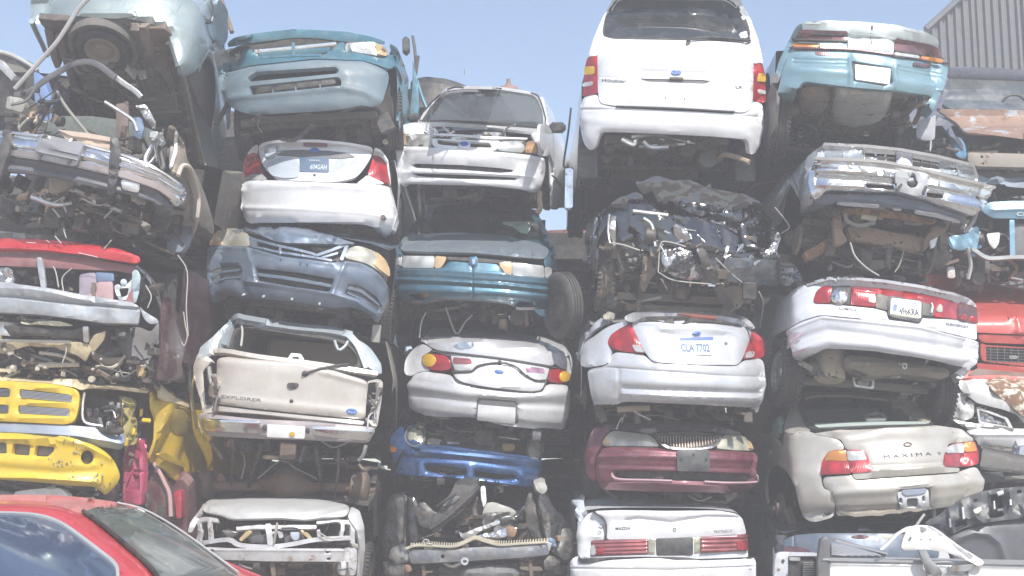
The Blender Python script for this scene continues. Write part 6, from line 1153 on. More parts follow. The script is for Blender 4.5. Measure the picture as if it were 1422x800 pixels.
    for g_ in (('358,470 370,400 400,355 440,345 490,345 518,465', '380,398 400,358 440,348 488,346 498,402'), ('488,345 580,345 602,380 620,456 518,464', '492,350 580,350 598,395 500,400'), ('985,430 988,380 1005,325 1040,310 1085,306 1090,350 1086,430', '995,362 1008,325 1042,314 1083,310 1086,358'), ('1086,306 1138,298 1158,350 1160,415 1085,432', '1088,308 1136,302 1152,350 1088,356')):
        t = c.patch('taillight', z(g_[0]), M_RED, off=.01, r=3, cpx=3, ymax=1.0, crown=.008)
        c.patch('turn_signal' if g_[0][:3] in ('358', '108') else 'reversing_light', z(g_[1]), M_AMB if g_[0][:3] in ('358', '108') else M_CLR, off=.016, r=2, cpx=2, parent=t, ymax=1.0)
    c.text('M A X I M A', z('682,388')[0], z('922,372')[0], 4.6, M_INK, off=.016); c.text('v', z('955,370')[0], z('972,368')[0], 4, M_INK, off=.016); c.patch('emblem', c.ell(z('800,318')[0], 6, 3.4, a=-5), M_DARK, off=.016, r=0, step=3, holes=[c.ell(z('800,318')[0], 3.8, 1.6)], hr=0); c.tube('scuff', z('382,660 398,665 415,660'), .008, M_INK, off=.012, ymax=1.2)
    c.hub((-.86, 1.05, .02), .16, -1); c.patch('wheel_arch', z('75,560 90,450 130,430 180,460 230,560 260,690 160,720 100,690'), M_CAV, plane=dict(x=-.62), r=5); c.tube('rusty_strut', z('190,640 215,700 235,765'), .05, M_RUSTY, y=.9); c.wheel((.76, 1.1, .05))
    c.patch('spare_underbody', z('440,695 520,690 800,678 900,665 880,685 700,705 530,715'), surf('rough_tan_underbody', (.3, .26, .21)), off=-.06, fold=(.02, 6, 2)); c.junk('underside_bits', (-.7, .3, -.08), (.75, 1.2, .1), 24, 74, M_FRAME)
e4()
def e5():
    z = zf(1030, 660, 3.628); P = paint('slate_blue_paint', (.12, .155, .21), dirt=.3)
    c = Car('sedan', 'dark slate blue car rear squeezed below the champagne sedan', 'car', (1215, 835), 12.95, w=.86, pitch=2, roll=-1,
            face=((0, 0), (.4, 0), (.7, .12)), top=((0, .66), (.1, .70), (1, .76), (1.4, .86), (4, .8)), cd=.36, cp=2.5, zb=.55, L=4.3, crown=.08)
    c.hull(surf('dark_blue_body', (.05, .06, .075), rough=.4, coat=.4), y0=.5, arches=[(1, .36), (3.4, .36)]); c.bulk(.6)
    c.patch('trunk_lid', z('200,330 260,300 380,290 560,290 760,292 1000,300 1000,420 700,410 400,390 210,385'), P, r=5, ridge=[(z('260,300 262,380'), 1.5, -.01)]); c.patch('quarter_panel', z('60,400 90,330 150,300 230,300 205,330 200,385 190,520 60,520'), surf('dark_blue_body', (.05, .06, .075)), ymax=1.6, fold=(.02, 4, 3))
    c.patch('taillight', z('205,368 240,358 300,362 345,380 340,392 210,388'), M_REDD, off=.02, r=3); c.patch('brake_light', c.ell(z('597,311')[0], 12.5, 2.8), M_REDD, off=.012, r=0, step=3); c.patch('sticker', z('710,298 765,300 765,318 712,315'), surf('cream_plastic', (.6, .58, .45)), off=.012, r=1)
    c.patch('bumper', z('60,520 200,395 600,400 1000,430 1000,640 60,640'), P, r=4); c.wheel((.76, 1, 0)); c.wheel((-.76, 1, 0)); c.wheel((.76, 3.4, 0)); c.wheel((-.76, 3.4, 0))
e5()

# ------------------------------------------------------------------ left column
def a1():
    z = zf(0, 0, 4.444); q = zf(160, 0, 4.444); P = paint('pale_green_silver_paint', (.34, .41, .405), metal=.45, dirt=.2)
    c = Car('sedan', 'pale green silver sedan tail reared up at the top left, spare wheel showing underneath', 'car', (152, 26), 12.6, w=.80, yaw=3, pitch=-27, roll=4,
            face=((0, .05), (.1, 0), (.5, 0), (.8, .15)), top=((0, .80), (1.3, .92), (2, 1.2), (4, 1.1)), cd=.30, cp=2.6, zb=.7, L=4.3, crown=.05, bot=-.3)
    c.hull(P, y0=.6, y1=2.3, arches=[(1.25, .42)]); c.floor(y0=.2, y1=3, z=.05, hw=.62)
    c.patch('bumper', z('175,-20 700,-40 1150,-60 1150,60 1050,150 1000,110 900,85 711,112 560,102 440,92 300,88 225,100 205,130 190,140 178,110'), P, r=8, th=.05, cpx=5, ymax=1.6, crown=.02)
    c.patch('bumper_side', q('0,-40 500,-40 560,60 640,290 600,320 560,400 500,460 460,478 435,470 420,420 380,320 340,200 280,160 160,120 0,95'), P, r=14, th=.05, cpx=10, crown=.04, ymax=2.2)
    c.patch('quarter_panel', q('460,-20 640,-20 700,60 700,240 670,290 610,310 640,280 600,240 560,110 520,60'), paint('pale_blue_side_paint', (.34, .42, .48), metal=.4), r=5, ymax=3.2, off=.004)
    c.patch('bumper_tip', q('600,270 640,250 680,285 650,310 610,320'), P, r=4, ymax=2.4, off=.02)
    c.tube('sill_edge', z('195,130 225,200 262,275 290,340'), .03, P, y=[.1, .4, .9, 1.3]); c.tube('antenna_wire', q('575,0 595,50 585,100 578,130'), .008, M_WIREW, off=.03, ymax=3); c.tube('rusty_strip', q('655,0 690,110 720,200'), .03, M_RUSTY, y=2.2)
    for t, r_ in (('575,135', 4),): c.patch('clip', c.ell(q(t)[0], 3, 3), M_DARK, off=.03, r=0, step=2, ymax=3)
    zz = dict(z=-.03)
    o = zf(0, 0, 1.0); tc = (141, 66)
    mb = MB(); a = c.at(tc[0] + 2, tc[1] + 3, z=-.03); 
    mb.lathe([(.12, .001), (.12, .36), (.02, .36), (-.01, .35), (.0, .31), (.03, .29), (.03, .001)], a, 'Z', 36); mb.obj('spare_wheel_tub', surf('grey_tub', (.11, .105, .10), rough=.8, dirt=.4), c.e)
    mb = MB(); mb.lathe([(0, .27), (-.04, .26), (-.05, .22), (-.03, .19), (0, .185)], a, 'Z', 36); mb.obj('tyre', M_RUBBER, c.e)
    mb = MB(); mb.lathe([(-.02, .19), (-.045, .175), (-.04, .15), (-.01, .12), (-.02, .08), (-.04, .07), (-.04, .001)], a, 'Z', 30); mb.obj('spare_rim', surf('dusty_brown_rim', (.28, .24, .20), metal=.2, rough=.7, dirt=.4), c.e)
    def u(nm, t, m, f=z, **k): return c.patch(nm, f(t), m, plane=dict(z=k.pop('zz', .02)), r=k.pop('r', 3), th=.08, **k)
    u('frame_end', '225,105 330,95 440,110 380,180 330,220 290,200 250,150', M_FRAME); u('frame_rail', '270,180 320,200 350,330 375,420 340,430 300,330', M_RUSTY, zz=.0); u('muffler', '110,110 180,110 230,230 260,350 250,430 180,400 130,250', surf('brown_muffler', (.22, .18, .15)), q, zz=.0, r=8, crown=.06, cpx=8)
    u('rusty_frame_end', '170,180 300,180 360,230 370,330 390,420 330,420 270,300 230,260', M_RUSTY, q); u('frame_rail', '330,330 380,330 400,500 440,680 380,700 350,520', surf('pale_rail', (.32, .31, .29)), q, zz=.0); u('heat_shield', '150,400 250,430 280,590 200,600 170,500', surf('grey_tub', (.11, .105, .1)), q, zz=.0, r=8)
    u('exhaust_hanger', '80,130 110,105 150,130 160,190 120,180', M_FRAME, q); c.patch('exhaust_ring', c.ell(q('102,143')[0], 6, 6), M_FRAME, plane=dict(z=-.06), r=0, holes=[c.ell(q('102,143')[0], 3.6, 3.6)], hr=0, th=.08)
    c.tube('rod', q('370,330 390,440 440,590 490,640'), .012, M_ALU, y=[.6, .9, 1.3, 1.5]); c.tube('fuel_line', z('400,300 450,420 520,520'), .012, M_FRAME, y=[.8, 1.2, 1.6]); c.patch('rear_crossmember', z('500,570 700,590 711,620 560,610'), M_FRAME, plane=dict(z=-.10), r=2, th=.1)
    c.beam(1.5, -.08); c.wheel((-.70, 1.35, .0), .31, .2); c.patch('inner_wheel_arch', q('460,480 560,400 620,320 680,290 711,360 711,800 620,800 520,640'), surf('grey_brown_liner', (.10, .09, .085), rough=.8), plane=dict(x=.66), r=3, th=.05)
    c.junk('underside_bits', (-.62, .4, -.14), (.65, 2.2, .02), 70, 80, M_FRAME); c.tube('torn_flange', q('695,640 650,720 620,770'), .03, surf('grey_tub', (.11, .105, .1)), y=1.7)
a1()
def a2():
    z = zf(0, 160, 4.444); q = zf(130, 160, 3.81); P = surf('brown_dusty_paint', (.20, .17, .14), metal=.2, rough=.5, dirt=.5, rust=.08); MB_ = surf('black_bumper_guard', (.05, .05, .055), rough=.45, dirt=.3)
    c = Car('pickup', 'brown pickup front with curved chrome bumper and torn open hood under the reared sedan', 'pickup', (78, 262), 12.0, w=1.06, yaw=-5, pitch=0, roll=8.5,
            face=((0, .04), (.08, 0), (.35, 0), (.42, .06), (.7, .1)), top=((0, .62), (1.3, .78), (4, .78)), cd=.30, cp=2.8, zb=.8, L=4.8, crown=.04)
    c.hull(surf('shaded_brown_body', (.04, .034, .03), rough=.5, dirt=.4), y0=1.5, arches=[(3.8, .42)]); c.bulk(1.2, .0, .6)  # shell darker than the brown paint; the next stack's shadow is in its colour
    zn = zf(0, 60, 1.906); B = [(-60, 232), (50, 238), (150, 252), (250, 275), (340, 302), (420, 335), (472, 370)]
    sh = lambda d, k=1.0, e=0: zn(' '.join('%f,%f' % (x - max(0, x - 380) * e, y + d * (1 - .25 * max(0, x - 300) / 170)) for x, y in B))
    c.patch('bumper', sh(0) + zn('484,390 480,415 462,432') + sh(66, e=.2)[::-1], M_CHROME, r=6, th=.12, off=.05, cpx=3, step=4, ymax=1.4, ridge=[(sh(34), 4, .03), (sh(22), 1.6, -.02), (sh(46), 1.6, -.02)])
    c.strip('bumper_lip', sh(2), 2.4, M_ALU, off=.02, ymax=1.3); c.strip('bumper_strip', sh(13), 6, M_BLACKPL, off=.004, ymax=1.3)
    M_BR = surf('brown_scuffed_chrome', (.44, .37, .35), metal=.8, rough=.3, dirt=.5); c.strip('lower_band', sh(53, e=.1), 8, M_BR, off=.0, ymax=1.3)
    c.patch('lower_valance', sh(66, e=.2)[:6] + zn('455,432 446,465 425,478') + sh(104, e=.3)[:6][::-1], surf('grey_valance', (.10, .11, .13), rough=.45, dirt=.25), off=.03, r=4, ymax=1.4, th=.08, ridge=[(sh(84, e=.2)[:6], 4, -.03)])
    c.patch('plate_bracket', z('265,150 300,145 520,195 530,240 500,330 460,330 250,285 245,270'), surf('grey_plate_bracket', (.20, .21, .23), rough=.5, dirt=.3), off=.12, r=2, th=.06, ridge=[(z('290,215 510,265'), 1, .01), (z('280,250 495,295'), 1, .01)])
    for x, y in ((303, 178), (475, 210), (287, 262), (460, 298)): c.patch('bolt_hole', c.ell(z('%d,%d' % (x, y))[0], 2.8, 2.8, 8), M_CAV, off=.125, r=0, step=2, crown=0)
    for x, y in ((328, 180), (457, 205)): c.patch('bolt', c.ell(z('%d,%d' % (x, y))[0], 2.2, 2.2, 8), M_PLATE, off=.13, r=0, step=2)
    for t, f in (('60,110 105,115 100,180 90,260 60,330 40,400 -10,400 0,300 40,200', z), ('100,125 140,140 150,200 140,260 135,330 120,410 85,410 90,300 95,200', q)): c.patch('bumper_guard', f(t), MB_, off=.12, th=.12, r=4, cpx=4, crown=.03)
    c.patch('fog_lamp', q('155,335 245,352 242,402 228,412 152,392 142,350'), M_ALU, off=.0, r=2); c.patch('fog_lamp', z('-40,315 28,320 28,370 -40,368'), M_ALU, off=.0, r=2)
    c.patch('front_fender', q('395,45 430,50 450,90 480,140 500,230 560,330 600,430 640,560 645,620 600,700 590,780 560,700 530,600 530,520 535,430 510,350 480,280 450,300 420,300 400,240 410,140'), P, r=5, ymax=3.0, off=.0); c.patch('fender_edge', q('430,85 445,90 440,200 415,280 400,270 425,180'), M_PLATE, off=.02, ymax=1.4, r=2)  # white strip on the edge paints the sunlit gleam of the brown fender
    c.tube('arch_lip', q('440,320 460,280 485,270 510,310 540,430 530,560 500,680 470,730 410,745'), .022, surf('pale_brown_lip', (.50, .44, .37), rough=.5, dirt=.3), off=.03, ymax=2.2); c.patch('inner_fender', q('465,380 500,300 530,420 525,560 490,680 460,725 385,720 385,500'), surf('blue_grey_liner', (.24, .30, .38), rough=.6, dirt=.4), plane=dict(y=1.3), r=4, th=.1)
    c.patch('hood_panel', zn('95,228 110,208 160,192 240,192 340,205 430,240 445,300 380,300 250,268 150,245'), surf('dusty_green_glass', (.13, .15, .135), rough=.2, dirt=.3), plane=dict(y=1.15), r=5); c.patch('cowl_strip', z('350,85 540,105 711,140 711,165 560,140 440,125'), surf('pale_tan_strip', (.50, .40, .32), rough=.6), off=.0, r=1); c.patch('cowl_strip', z('360,100 540,130 700,170 690,215 540,170 400,140'), surf('tan_ply', (.52, .40, .30), rough=.6), off=-.03, r=2)
    c.patch('dark_panel', q('0,0 130,20 250,60 390,130 400,240 300,270 150,210 0,150'), M_DARK, off=-.3, fold=(.03, 4, 4), ymax=1.8)
    for t, m in (('115,-60 180,-80 175,160 120,170', surf('brown_support', (.18, .13, .11))), ('205,10 250,10 265,70 240,150 215,130 200,60', surf('blue_scraped_metal', (.15, .22, .35))), ('300,130 380,150 380,240 310,230', M_DARK)): c.patch('bent_support', q(t), m, plane=dict(y=.9), fold=(.02, 5, 3), r=2)
    # the prop rods and torn bar over the hood
    z1 = zf(0, 0, 4.444); bm = surf('scratched_dark_bar', (.16, .16, .17), metal=.5, rough=.35, dirt=.3, scratch=.6)
    c.tube('long_pole', z1('545,-10 480,60 410,170 350,260 280,340 180,450 90,550'), .022, surf('pale_worn_pole', (.46, .45, .44), metal=.3, rough=.5), y=-.1); c.tube('bent_bar', z1('90,590 190,560 270,500 370,440 440,400 500,385 560,385 620,410 711,480'), .032, bm, y=.2, flat=.6); c.tube('bent_bar', q('60,-70 140,-20 210,30 232,85'), .018, M_ALU, y=.3)
    c.tube('bent_bar', zf(160, 0, 4.444)('0,475 60,520 120,560 160,600'), .026, M_ALU, y=.25, flat=.5); c.tube('prop_rod', z1('350,520 330,600 270,720 200,830'), .016, M_FRAME, y=.3); c.tube('prop_rod', z1('350,560 400,650 470,740 560,850'), .016, M_WIRE, y=.3)
    c.patch('torn_metal', zf(160, 0, 4.444)('120,650 180,640 250,750 230,790 200,760 160,700'), M_ALU, plane=dict(y=.4), fold=(.05, 8, 2), step=3, r=1)
    c.junk('hood_latch_bits', (-.62, .1, .72), (-.25, .4, 1.0), 10, 81, M_DARK, (.03, .1)); c.junk('engine_bay', (-.9, .3, .4), (.75, 1.1, .75), 60, 82, M_DARK); c.patch('fluid_bottle', z1('40,590 140,605 150,640 130,690 30,665'), surf('dusty_grey_shell', (.36, .36, .33)), plane=dict(y=.15), fold=(.03, 8, 1), th=.15, r=4)
    c.patch('tan_bracket', z1('180,640 225,640 230,760 170,800 150,790'), surf('tan_ply', (.52, .4, .3)), plane=dict(y=.3), r=2); c.junk('pale_debris', (-.85, .1, .55), (-.35, .4, .75), 8, 83, surf('cream_plastic', (.6, .58, .45)), (.03, .1), .3)
    # underside
    c.patch('control_arm', z('0,500 150,480 290,450 300,480 180,520 0,545'), M_RUSTY, plane=dict(y=.6), r=3); c.patch('steering_box', z('295,360 350,350 460,380 440,440 340,480 290,470'), surf('cream_casting', (.48, .44, .36), rough=.6, dirt=.4, fine=1), plane=dict(y=.35), r=4, crown=.04, th=.15); c.patch('tan_bracket', z('390,300 500,320 490,355 400,345'), surf('tan_ply', (.52, .4, .3)), plane=dict(y=.25), r=2)
    c.tube('tie_rod', q('0,370 100,440 200,540 290,600'), .04, surf('dusty_grey_rod', (.24, .22, .20), rough=.7), y=.6); c.tube('wire', z('360,550 400,505 385,530 410,600'), .010, M_WIREW, y=.3); c.tube('wire', z('325,575 370,630'), .010, M_WIREW, y=.3); c.tube('wire', q('55,545 105,495'), .009, M_WIREW, y=.3)
    mb = MB(); mb.lathe([(-.02, .001), (-.02, .25), (.03, .25), (.03, .10), (.08, .08), (.08, .001)], c.at(*q('335,490')[0], y=.95), 'X', 30, Matrix.Rotation(R(12), 3, 'Y')); mb.obj('brake_disc', M_RUSTY, c.e)
    for k in range(6): mb = MB(); mb.lathe([(-.015, .07), (0, .09), (.015, .07)], c.at(*q('%d,%d' % (170 + k * 4, 340 + k * 22))[0], y=.8), 'Z', 18); mb.obj('spring_coil', M_DARK, c.e)
    c.floor(y0=1.1, z=.0); c.junk('underside_bits', (-.9, .3, -.30), (.8, 1.3, .18), 110, 84, M_FRAME); c.junk('pale_debris', (-.4, .2, -.1), (.6, .5, .1), 12, 85, M_ALU, (.03, .08)); c.junk('lamp_socket', (.68, .2, .36), (.86, .4, .7), 14, 86, M_ALU, (.02, .07))
a2()
def a3():
    z = zf(0, 320, 3.808); P = paint('bright_red_paint', (.55, .03, .04), dirt=.15); PG = surf('scuffed_blue_grey_metal', (.40, .43, .46), metal=.4, rough=.5, dirt=.35, scratch=.5, bump=.7, bscale=5)
    c = Car('van', 'red topped vehicle front stripped to a battered grey crossbar between the pickup and yellow truck', 'van', (70, 500), 12.3, w=1.0, yaw=-4, roll=3,
            face=((0, .1), (.3, 0), (.6, 0), (1.2, .05)), top=((0, 1.06), (.15, 1.10), (1, 1.14), (4, 1.14)), cd=.15, cp=4, zb=1.2, L=4.6, crown=.05, bot=-.3)
    c.hull(surf('dark_maroon_body', (.07, .016, .028), metal=.2, rough=.35, coat=.5, dirt=.4), y0=.7, arches=[(3.8, .40)]); c.bulk(.8, .3, 1.0); c.floor(y0=.7, z=.05)
    c.patch('hood_edge', z('-60,55 0,60 200,62 350,75 500,90 620,110 740,145 745,165 720,178 600,160 440,132 250,112 100,105 0,105 -60,105'), P, off=.04, r=4, th=.06, ridge=[(z('0,70 350,85 700,140'), 2, .01)]); c.patch('upper_panel', z('-60,106 100,108 250,116 440,136 600,163 720,182 715,225 600,205 440,200 230,190 0,180 -60,180'), surf('dull_red_inner', (.26, .10, .11), rough=.6, dirt=.4), off=-.04, r=2)
    c.patch('upright', z('190,140 215,140 230,200 240,300 215,305 200,220'), PG, off=.0, r=1); c.patch('inner_panel', z('400,220 490,210 500,330 480,345 400,330'), surf('mauve_panel', (.30, .26, .32), rough=.5), off=-.08, r=2, fold=(.02, 5, 1)); c.patch('pink_panel', z('500,265 585,262 590,360 560,372 440,350 450,330 500,320'), surf('pink_panel_paint', (.42, .27, .28), dirt=.3), off=-.05, r=3); c.patch('vertical_rust', z('475,270 492,268 495,345 480,345'), M_RUSTY, off=-.03, r=1)
    c.patch('blue_panel', z('490,210 590,215 590,262 500,265'), surf('blue_scraped_metal', (.15, .22, .35)), off=-.06, r=2); c.patch('lamp_mount', z('598,290 620,280 640,290 670,280 695,250 700,300 690,340 650,372 630,370 610,330'), M_ALU, off=-.01, r=3, holes=[z('625,305 680,300 670,345 640,355')], hr=3, fold=(.02, 6, 2)); c.patch('blue_clip', c.ell(z('652,272')[0], 4.5, 4.5), surf('pale_blue_horn', (.5, .58, .66)), off=.0, r=0, step=3)  # blue panel of scraped metal next to the lamp mount
    c.patch('end_panel', z('700,215 725,205 745,240 735,330 720,385 695,385'), surf('cyan_scratched_panel', (.26, .34, .38), metal=.3, dirt=.4, scratch=.5), off=.02, r=2, fold=(.02, 5, 1)); c.patch('red_panel', z('655,378 700,300 705,388'), surf('dull_red_inner', (.26, .10, .11)), off=.0, r=1); c.patch('torn_lamp_housing', z('-30,195 55,195 55,230 70,290 0,280 -30,260'), M_FOIL, off=-.02, fold=(.05, 8, 2), step=4)
    c.patch('bumper_beam', z('-60,280 60,280 130,300 280,320 400,340 560,365 700,385 735,405 745,430 735,500 560,495 380,470 200,450 -60,435'), PG, off=.10, th=.14, r=3, cpx=3, fold=(.035, 3, 3), step=5, ridge=[(z('-60,355 100,360 300,385 500,400 740,425'), 2, -.03), (z('-60,310 200,330 500,380'), 4, .02)]); c.patch('beam_end', z('740,405 760,430 830,475 835,495 790,500 760,470'), PG, off=.08, r=2)
    YF = surf('dirty_cream_panel', (.50, .42, .26), metal=.1, rough=.6, dirt=.5, bump=.6, bscale=6); c.patch('lower_valance', z('-60,560 0,590 100,585 250,590 400,590 470,600 490,625 460,690 400,650 300,620 150,610 50,640 -60,650'), YF, off=.04, fold=(.03, 4, 2), r=3); c.strip('chrome_strip', z('10,575 200,578 390,582'), 4, M_CHROME, off=.08); c.patch('valance_end', z('470,600 500,550 560,530 550,580 500,640 480,640'), YF, off=.03, r=3, fold=(.02, 4, 2)); c.patch('valance_end', z('-60,530 10,530 20,600 -10,660 -60,640'), YF, off=.06, fold=(.03, 5, 2)); c.patch('bracket', z('445,510 475,510 475,590 450,585'), M_ALU, off=.05, r=1); c.patch('black_pad', z('20,500 150,510 380,530 440,510 440,560 380,575 200,555 20,565'), M_BLACKPL, off=.02, fold=(.02, 4, 2), r=3)
    c.patch('torn_foam', z('120,485 170,495 250,480 330,485 400,505 320,510 220,500 130,500'), surf('cream_plastic', (.6, .58, .45)), off=.06, fold=(.03, 9, 2), step=4)
    c.patch('door_skin', z('850,420 880,360 920,400 980,500 985,620 960,700 985,810 830,790 850,600'), surf('dark_maroon_body', (.07, .016, .028)), ymax=3, r=3, off=.01); c.patch('inner_fender', z('600,520 740,510 800,540 840,480 850,560 790,690 760,740 700,740 640,650'), surf('grey_liner', (.22, .22, .23), rough=.6, dirt=.4), plane=dict(y=.5), r=6, fold=(.03, 4, 2)); c.tube('fender_edge', z('720,190 790,260 850,400 870,500 830,620 790,720'), .02, M_ALU, y=.7)
    for t, m in (('760,210 830,300 850,420', M_DARK), ('770,290 800,350 780,410', M_WIREW), ('280,190 295,220 310,300', M_WIREW), ('380,200 330,250 335,320', M_WIREW), ('290,30 325,70', M_WIREW), ('345,0 335,-10 350,40', M_WIREW), ('590,50 550,98', M_WIREW), ('345,590 350,640 330,700', M_WIREW), ('960,590 975,610 990,560 980,500 970,430', M_WIREW), ('940,130 990,220 985,400 995,560', M_WIREW)): c.tube('loose_wire', z(t), .0065, m, y=.0 if t[0] != '9' else .6)
    for t in ('430,130 520,150 530,155', '150,98 200,100', '245,92 270,100'): c.tube('paint_scratch', z(t), .003, M_PLATE, off=.075)
    c.tube('orange_cable_end', z('740,700 745,770 760,740'), .035, surf('orange_tan_part', (.5, .34, .17)), y=.3); c.tube('tailpipe', z('500,660 560,690 640,690'), .04, surf('tan_pipe', (.38, .30, .22)), y=.3)
    c.junk('engine_bay', (-.9, .2, .35), (.9, .7, .95), 70, 87, M_DARK); c.junk('underside_bits', (-.9, .1, -.18), (.95, .8, .28), 110, 88, M_FRAME); c.junk('pale_debris', (-.8, .0, -.16), (.9, .4, .1), 40, 89, surf('cream_casting', (.48, .44, .36)), (.02, .08), .3)
a3()
def a4():
    z = zf(0, 500, 3.636); P = paint('bright_yellow_paint', (.68, .47, .02), dirt=.22, metal=.05); PC = surf('sun_faded_cream_hood', (.66, .56, .36), rough=.45, dirt=.25, coat=.2); PB = surf('blue_grey_bumper_bar', (.30, .36, .44), metal=.5, rough=.4, dirt=.4, bump=.5)
    c = Car('pickup', 'bright yellow truck front with cross bar grille and chipped bumper above the red coupe', 'pickup', (10, 690), 12.2, w=1.02, yaw=-6, roll=4,
            face=((0, .12), (.1, .04), (.25, 0), (.55, 0), (.62, .10), (1.1, .16)), top=((0, 1.04), (.2, 1.10), (1, 1.16), (4, 1.16)), cd=.34, cp=3, zb=.9, L=4.8, crown=.06)
    c.hull(P, y0=.9, arches=[(1.1, .45), (3.8, .42)]); c.bulk(.8, .1, 1.0); c.floor(y0=.6, z=.1)
    c.patch('hood', z('-60,50 0,52 120,60 280,80 450,100 600,125 740,150 755,165 600,145 520,142 440,145 410,155 380,140 250,122 100,112 0,108 -60,105'), PC, off=.03, r=4); c.text('RAM', z('90,74')[0], z('136,76')[0], 2.4, M_INK, off=.05)
    c.patch('grille_frame', z('-60,105 60,112 250,124 370,142 400,160 405,200 395,260 380,310 340,328 200,320 -60,308'), P, off=.04, r=8, th=.08, cpx=3, crown=.02, holes=[z('-60,140 40,142 55,150 55,185 40,190 -60,185'), z('105,148 350,175 368,185 362,210 100,185'), z('-60,222 40,228 48,240 45,268 -60,262'), z('98,230 250,240 355,248 352,270 330,282 95,270')], hr=3)
    c.patch('grille_mesh', z('-60,135 380,170 370,290 -60,272'), M_BLACKPL, off=-.03)
    for i in range(6):
        y0 = 146 + i * 6.5; c.strip('grille_slat', z('-60,%f 50,%f' % (y0, y0 + 3)), 1, M_GREYPL, off=.0, crown=0); c.strip('grille_slat', z('104,%f 364,%f' % (y0 + 8, y0 + 34)), 1, surf('slat_grey', (.30, .31, .34), metal=.4), off=.0, crown=0)
        y0 = 230 + i * 6.2; c.strip('grille_slat', z('-60,%f 44,%f' % (y0, y0 + 2)), 1, M_GREYPL, off=.0, crown=0); c.strip('grille_slat', z('98,%f 354,%f' % (y0 + 4, y0 + 20)), 1, surf('slat_grey', (.3, .31, .34)), off=.0, crown=0)
    c.patch('bumper_bar', z('-60,318 100,320 300,325 480,340 580,350 625,370 640,400 620,425 560,412 400,385 200,370 -60,358'), PB, off=.02, r=5, th=.08, crown=.02)
    c.patch('bumper', z('-60,360 100,365 300,385 400,400 480,430 540,465 580,510 612,580 600,620 560,665 530,690 505,660 470,640 380,640 250,625 0,605 -60,600'), P, r=9, off=.02, th=.06, cpx=6, crown=.03, holes=[z('-60,412 30,418 32,472 -60,470'), z('62,420 150,430 146,482 55,476'), z('178,430 275,440 270,460 240,488 168,484'), c.ell(z('440,492')[0], 9, 9.5)], hr=3, dent=.012, ridge=[(z('-60,585 200,590 480,610'), 4, .03), (z('-60,540 300,570 480,560'), 5, -.02), (z('300,400 420,425 560,500'), 4, .02)])
    c.patch('intake_backing', z('-60,405 290,430 270,495 -60,480'), surf('grey_radiator', (.20, .20, .20), rough=.6, dirt=.5), off=-.08); c.patch('fog_lamp_cavity', c.ell(z('440,492')[0], 10, 10), M_DARK, off=-.06, r=0); c.junk('fog_lamp_bits', tuple(c.at(*z('425,500')[0], y=.2)), tuple(c.at(*z('455,485')[0], y=.28)), 8, 90, M_ALU, (.02, .05))
    rd = random.Random(4)
    for i in range(46):
        x, y = rd.choice([(350, 415), (275, 515), (380, 580), (480, 600), (500, 590), (340, 525), (515, 530), (400, 450), (500, 640), (530, 620)]); x += rd.uniform(-28, 28); y += rd.uniform(-18, 18)
        if y < 400: continue
        c.patch('paint_chip', c.ell(z('%f,%f' % (x, y))[0], rd.uniform(.6, 2.2), rd.uniform(.5, 1.4), 6, rd.uniform(0, 180)), (surf('dark_chip', (.16, .14, .10)), surf('chip_grey', (.34, .35, .38)))[i % 2], off=.03, r=0, step=2, th=.003, crown=0)
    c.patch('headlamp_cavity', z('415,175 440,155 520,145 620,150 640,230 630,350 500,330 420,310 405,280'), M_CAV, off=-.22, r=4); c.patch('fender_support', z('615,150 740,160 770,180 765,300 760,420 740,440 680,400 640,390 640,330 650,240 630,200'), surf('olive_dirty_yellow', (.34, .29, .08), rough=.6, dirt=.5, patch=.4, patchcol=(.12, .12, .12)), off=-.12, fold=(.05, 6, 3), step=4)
    c.tube('lamp_bracket', z('425,160 415,230 425,310 520,332'), .014, M_ALU, off=-.03); c.junk('lamp_socket', (.55, .2, .55), (.9, .5, .95), 34, 91, M_DARK, (.03, .1)); c.junk('yellow_bracket', (.80, .4, .35), (.98, .7, .95), 8, 92, P, (.03, .1), .2)
    PF = paint('bent_yellow_fender_paint', (.64, .44, .03), dirt=.3)
    c.patch('front_fender', z('755,145 790,140 830,160 880,200 920,235 940,290 920,330 915,420 940,520 945,560 930,620 910,645 860,600 780,520 755,500 760,420 775,300 760,200'), PF, ymax=3.4, off=.02, fold=(.09, 1.8, 3), step=4, r=4); c.patch('fender_shade_fold', z('810,280 840,250 880,260 920,310 915,400 890,415 850,340'), surf('shaded_yellow_paint', (.30, .22, .04), rough=.4, coat=.4), ymax=3.4, off=.07, fold=(.05, 3, 2), r=3); c.patch('door_edge', z('760,470 800,465 900,520 905,540 860,530 770,490'), PF, ymax=3.4, off=.09, r=2)  # darker yellow patch paints the shade of the fold
    c.patch('cream_fender_top', z('760,150 790,165 850,200 920,235 925,250 860,230 800,215 765,200'), PC, ymax=3.4, off=.10, fold=(.03, 3, 1), r=2)
    c.tube('torn_trim', z('930,240 950,380 930,520 940,600'), .02, P, y=2.0); c.wheel((.86, 1.1, .1), .36, .22); c.wheel((-.86, 1.1, .1), .36, .22); c.cradle(.6, .0); c.junk('underside_bits', (-.9, .3, -.1), (.8, 1.1, .16), 50, 93, M_FRAME)
    c.patch('white_casting', z('60,665 130,655 200,650 250,640 300,650 335,680 330,690 180,690 60,690'), surf('white_bottle', (.7, .7, .68)), plane=dict(y=.1), r=4, crown=.04, cpx=6, fold=(.02, 6, 1), th=.1)
a4()
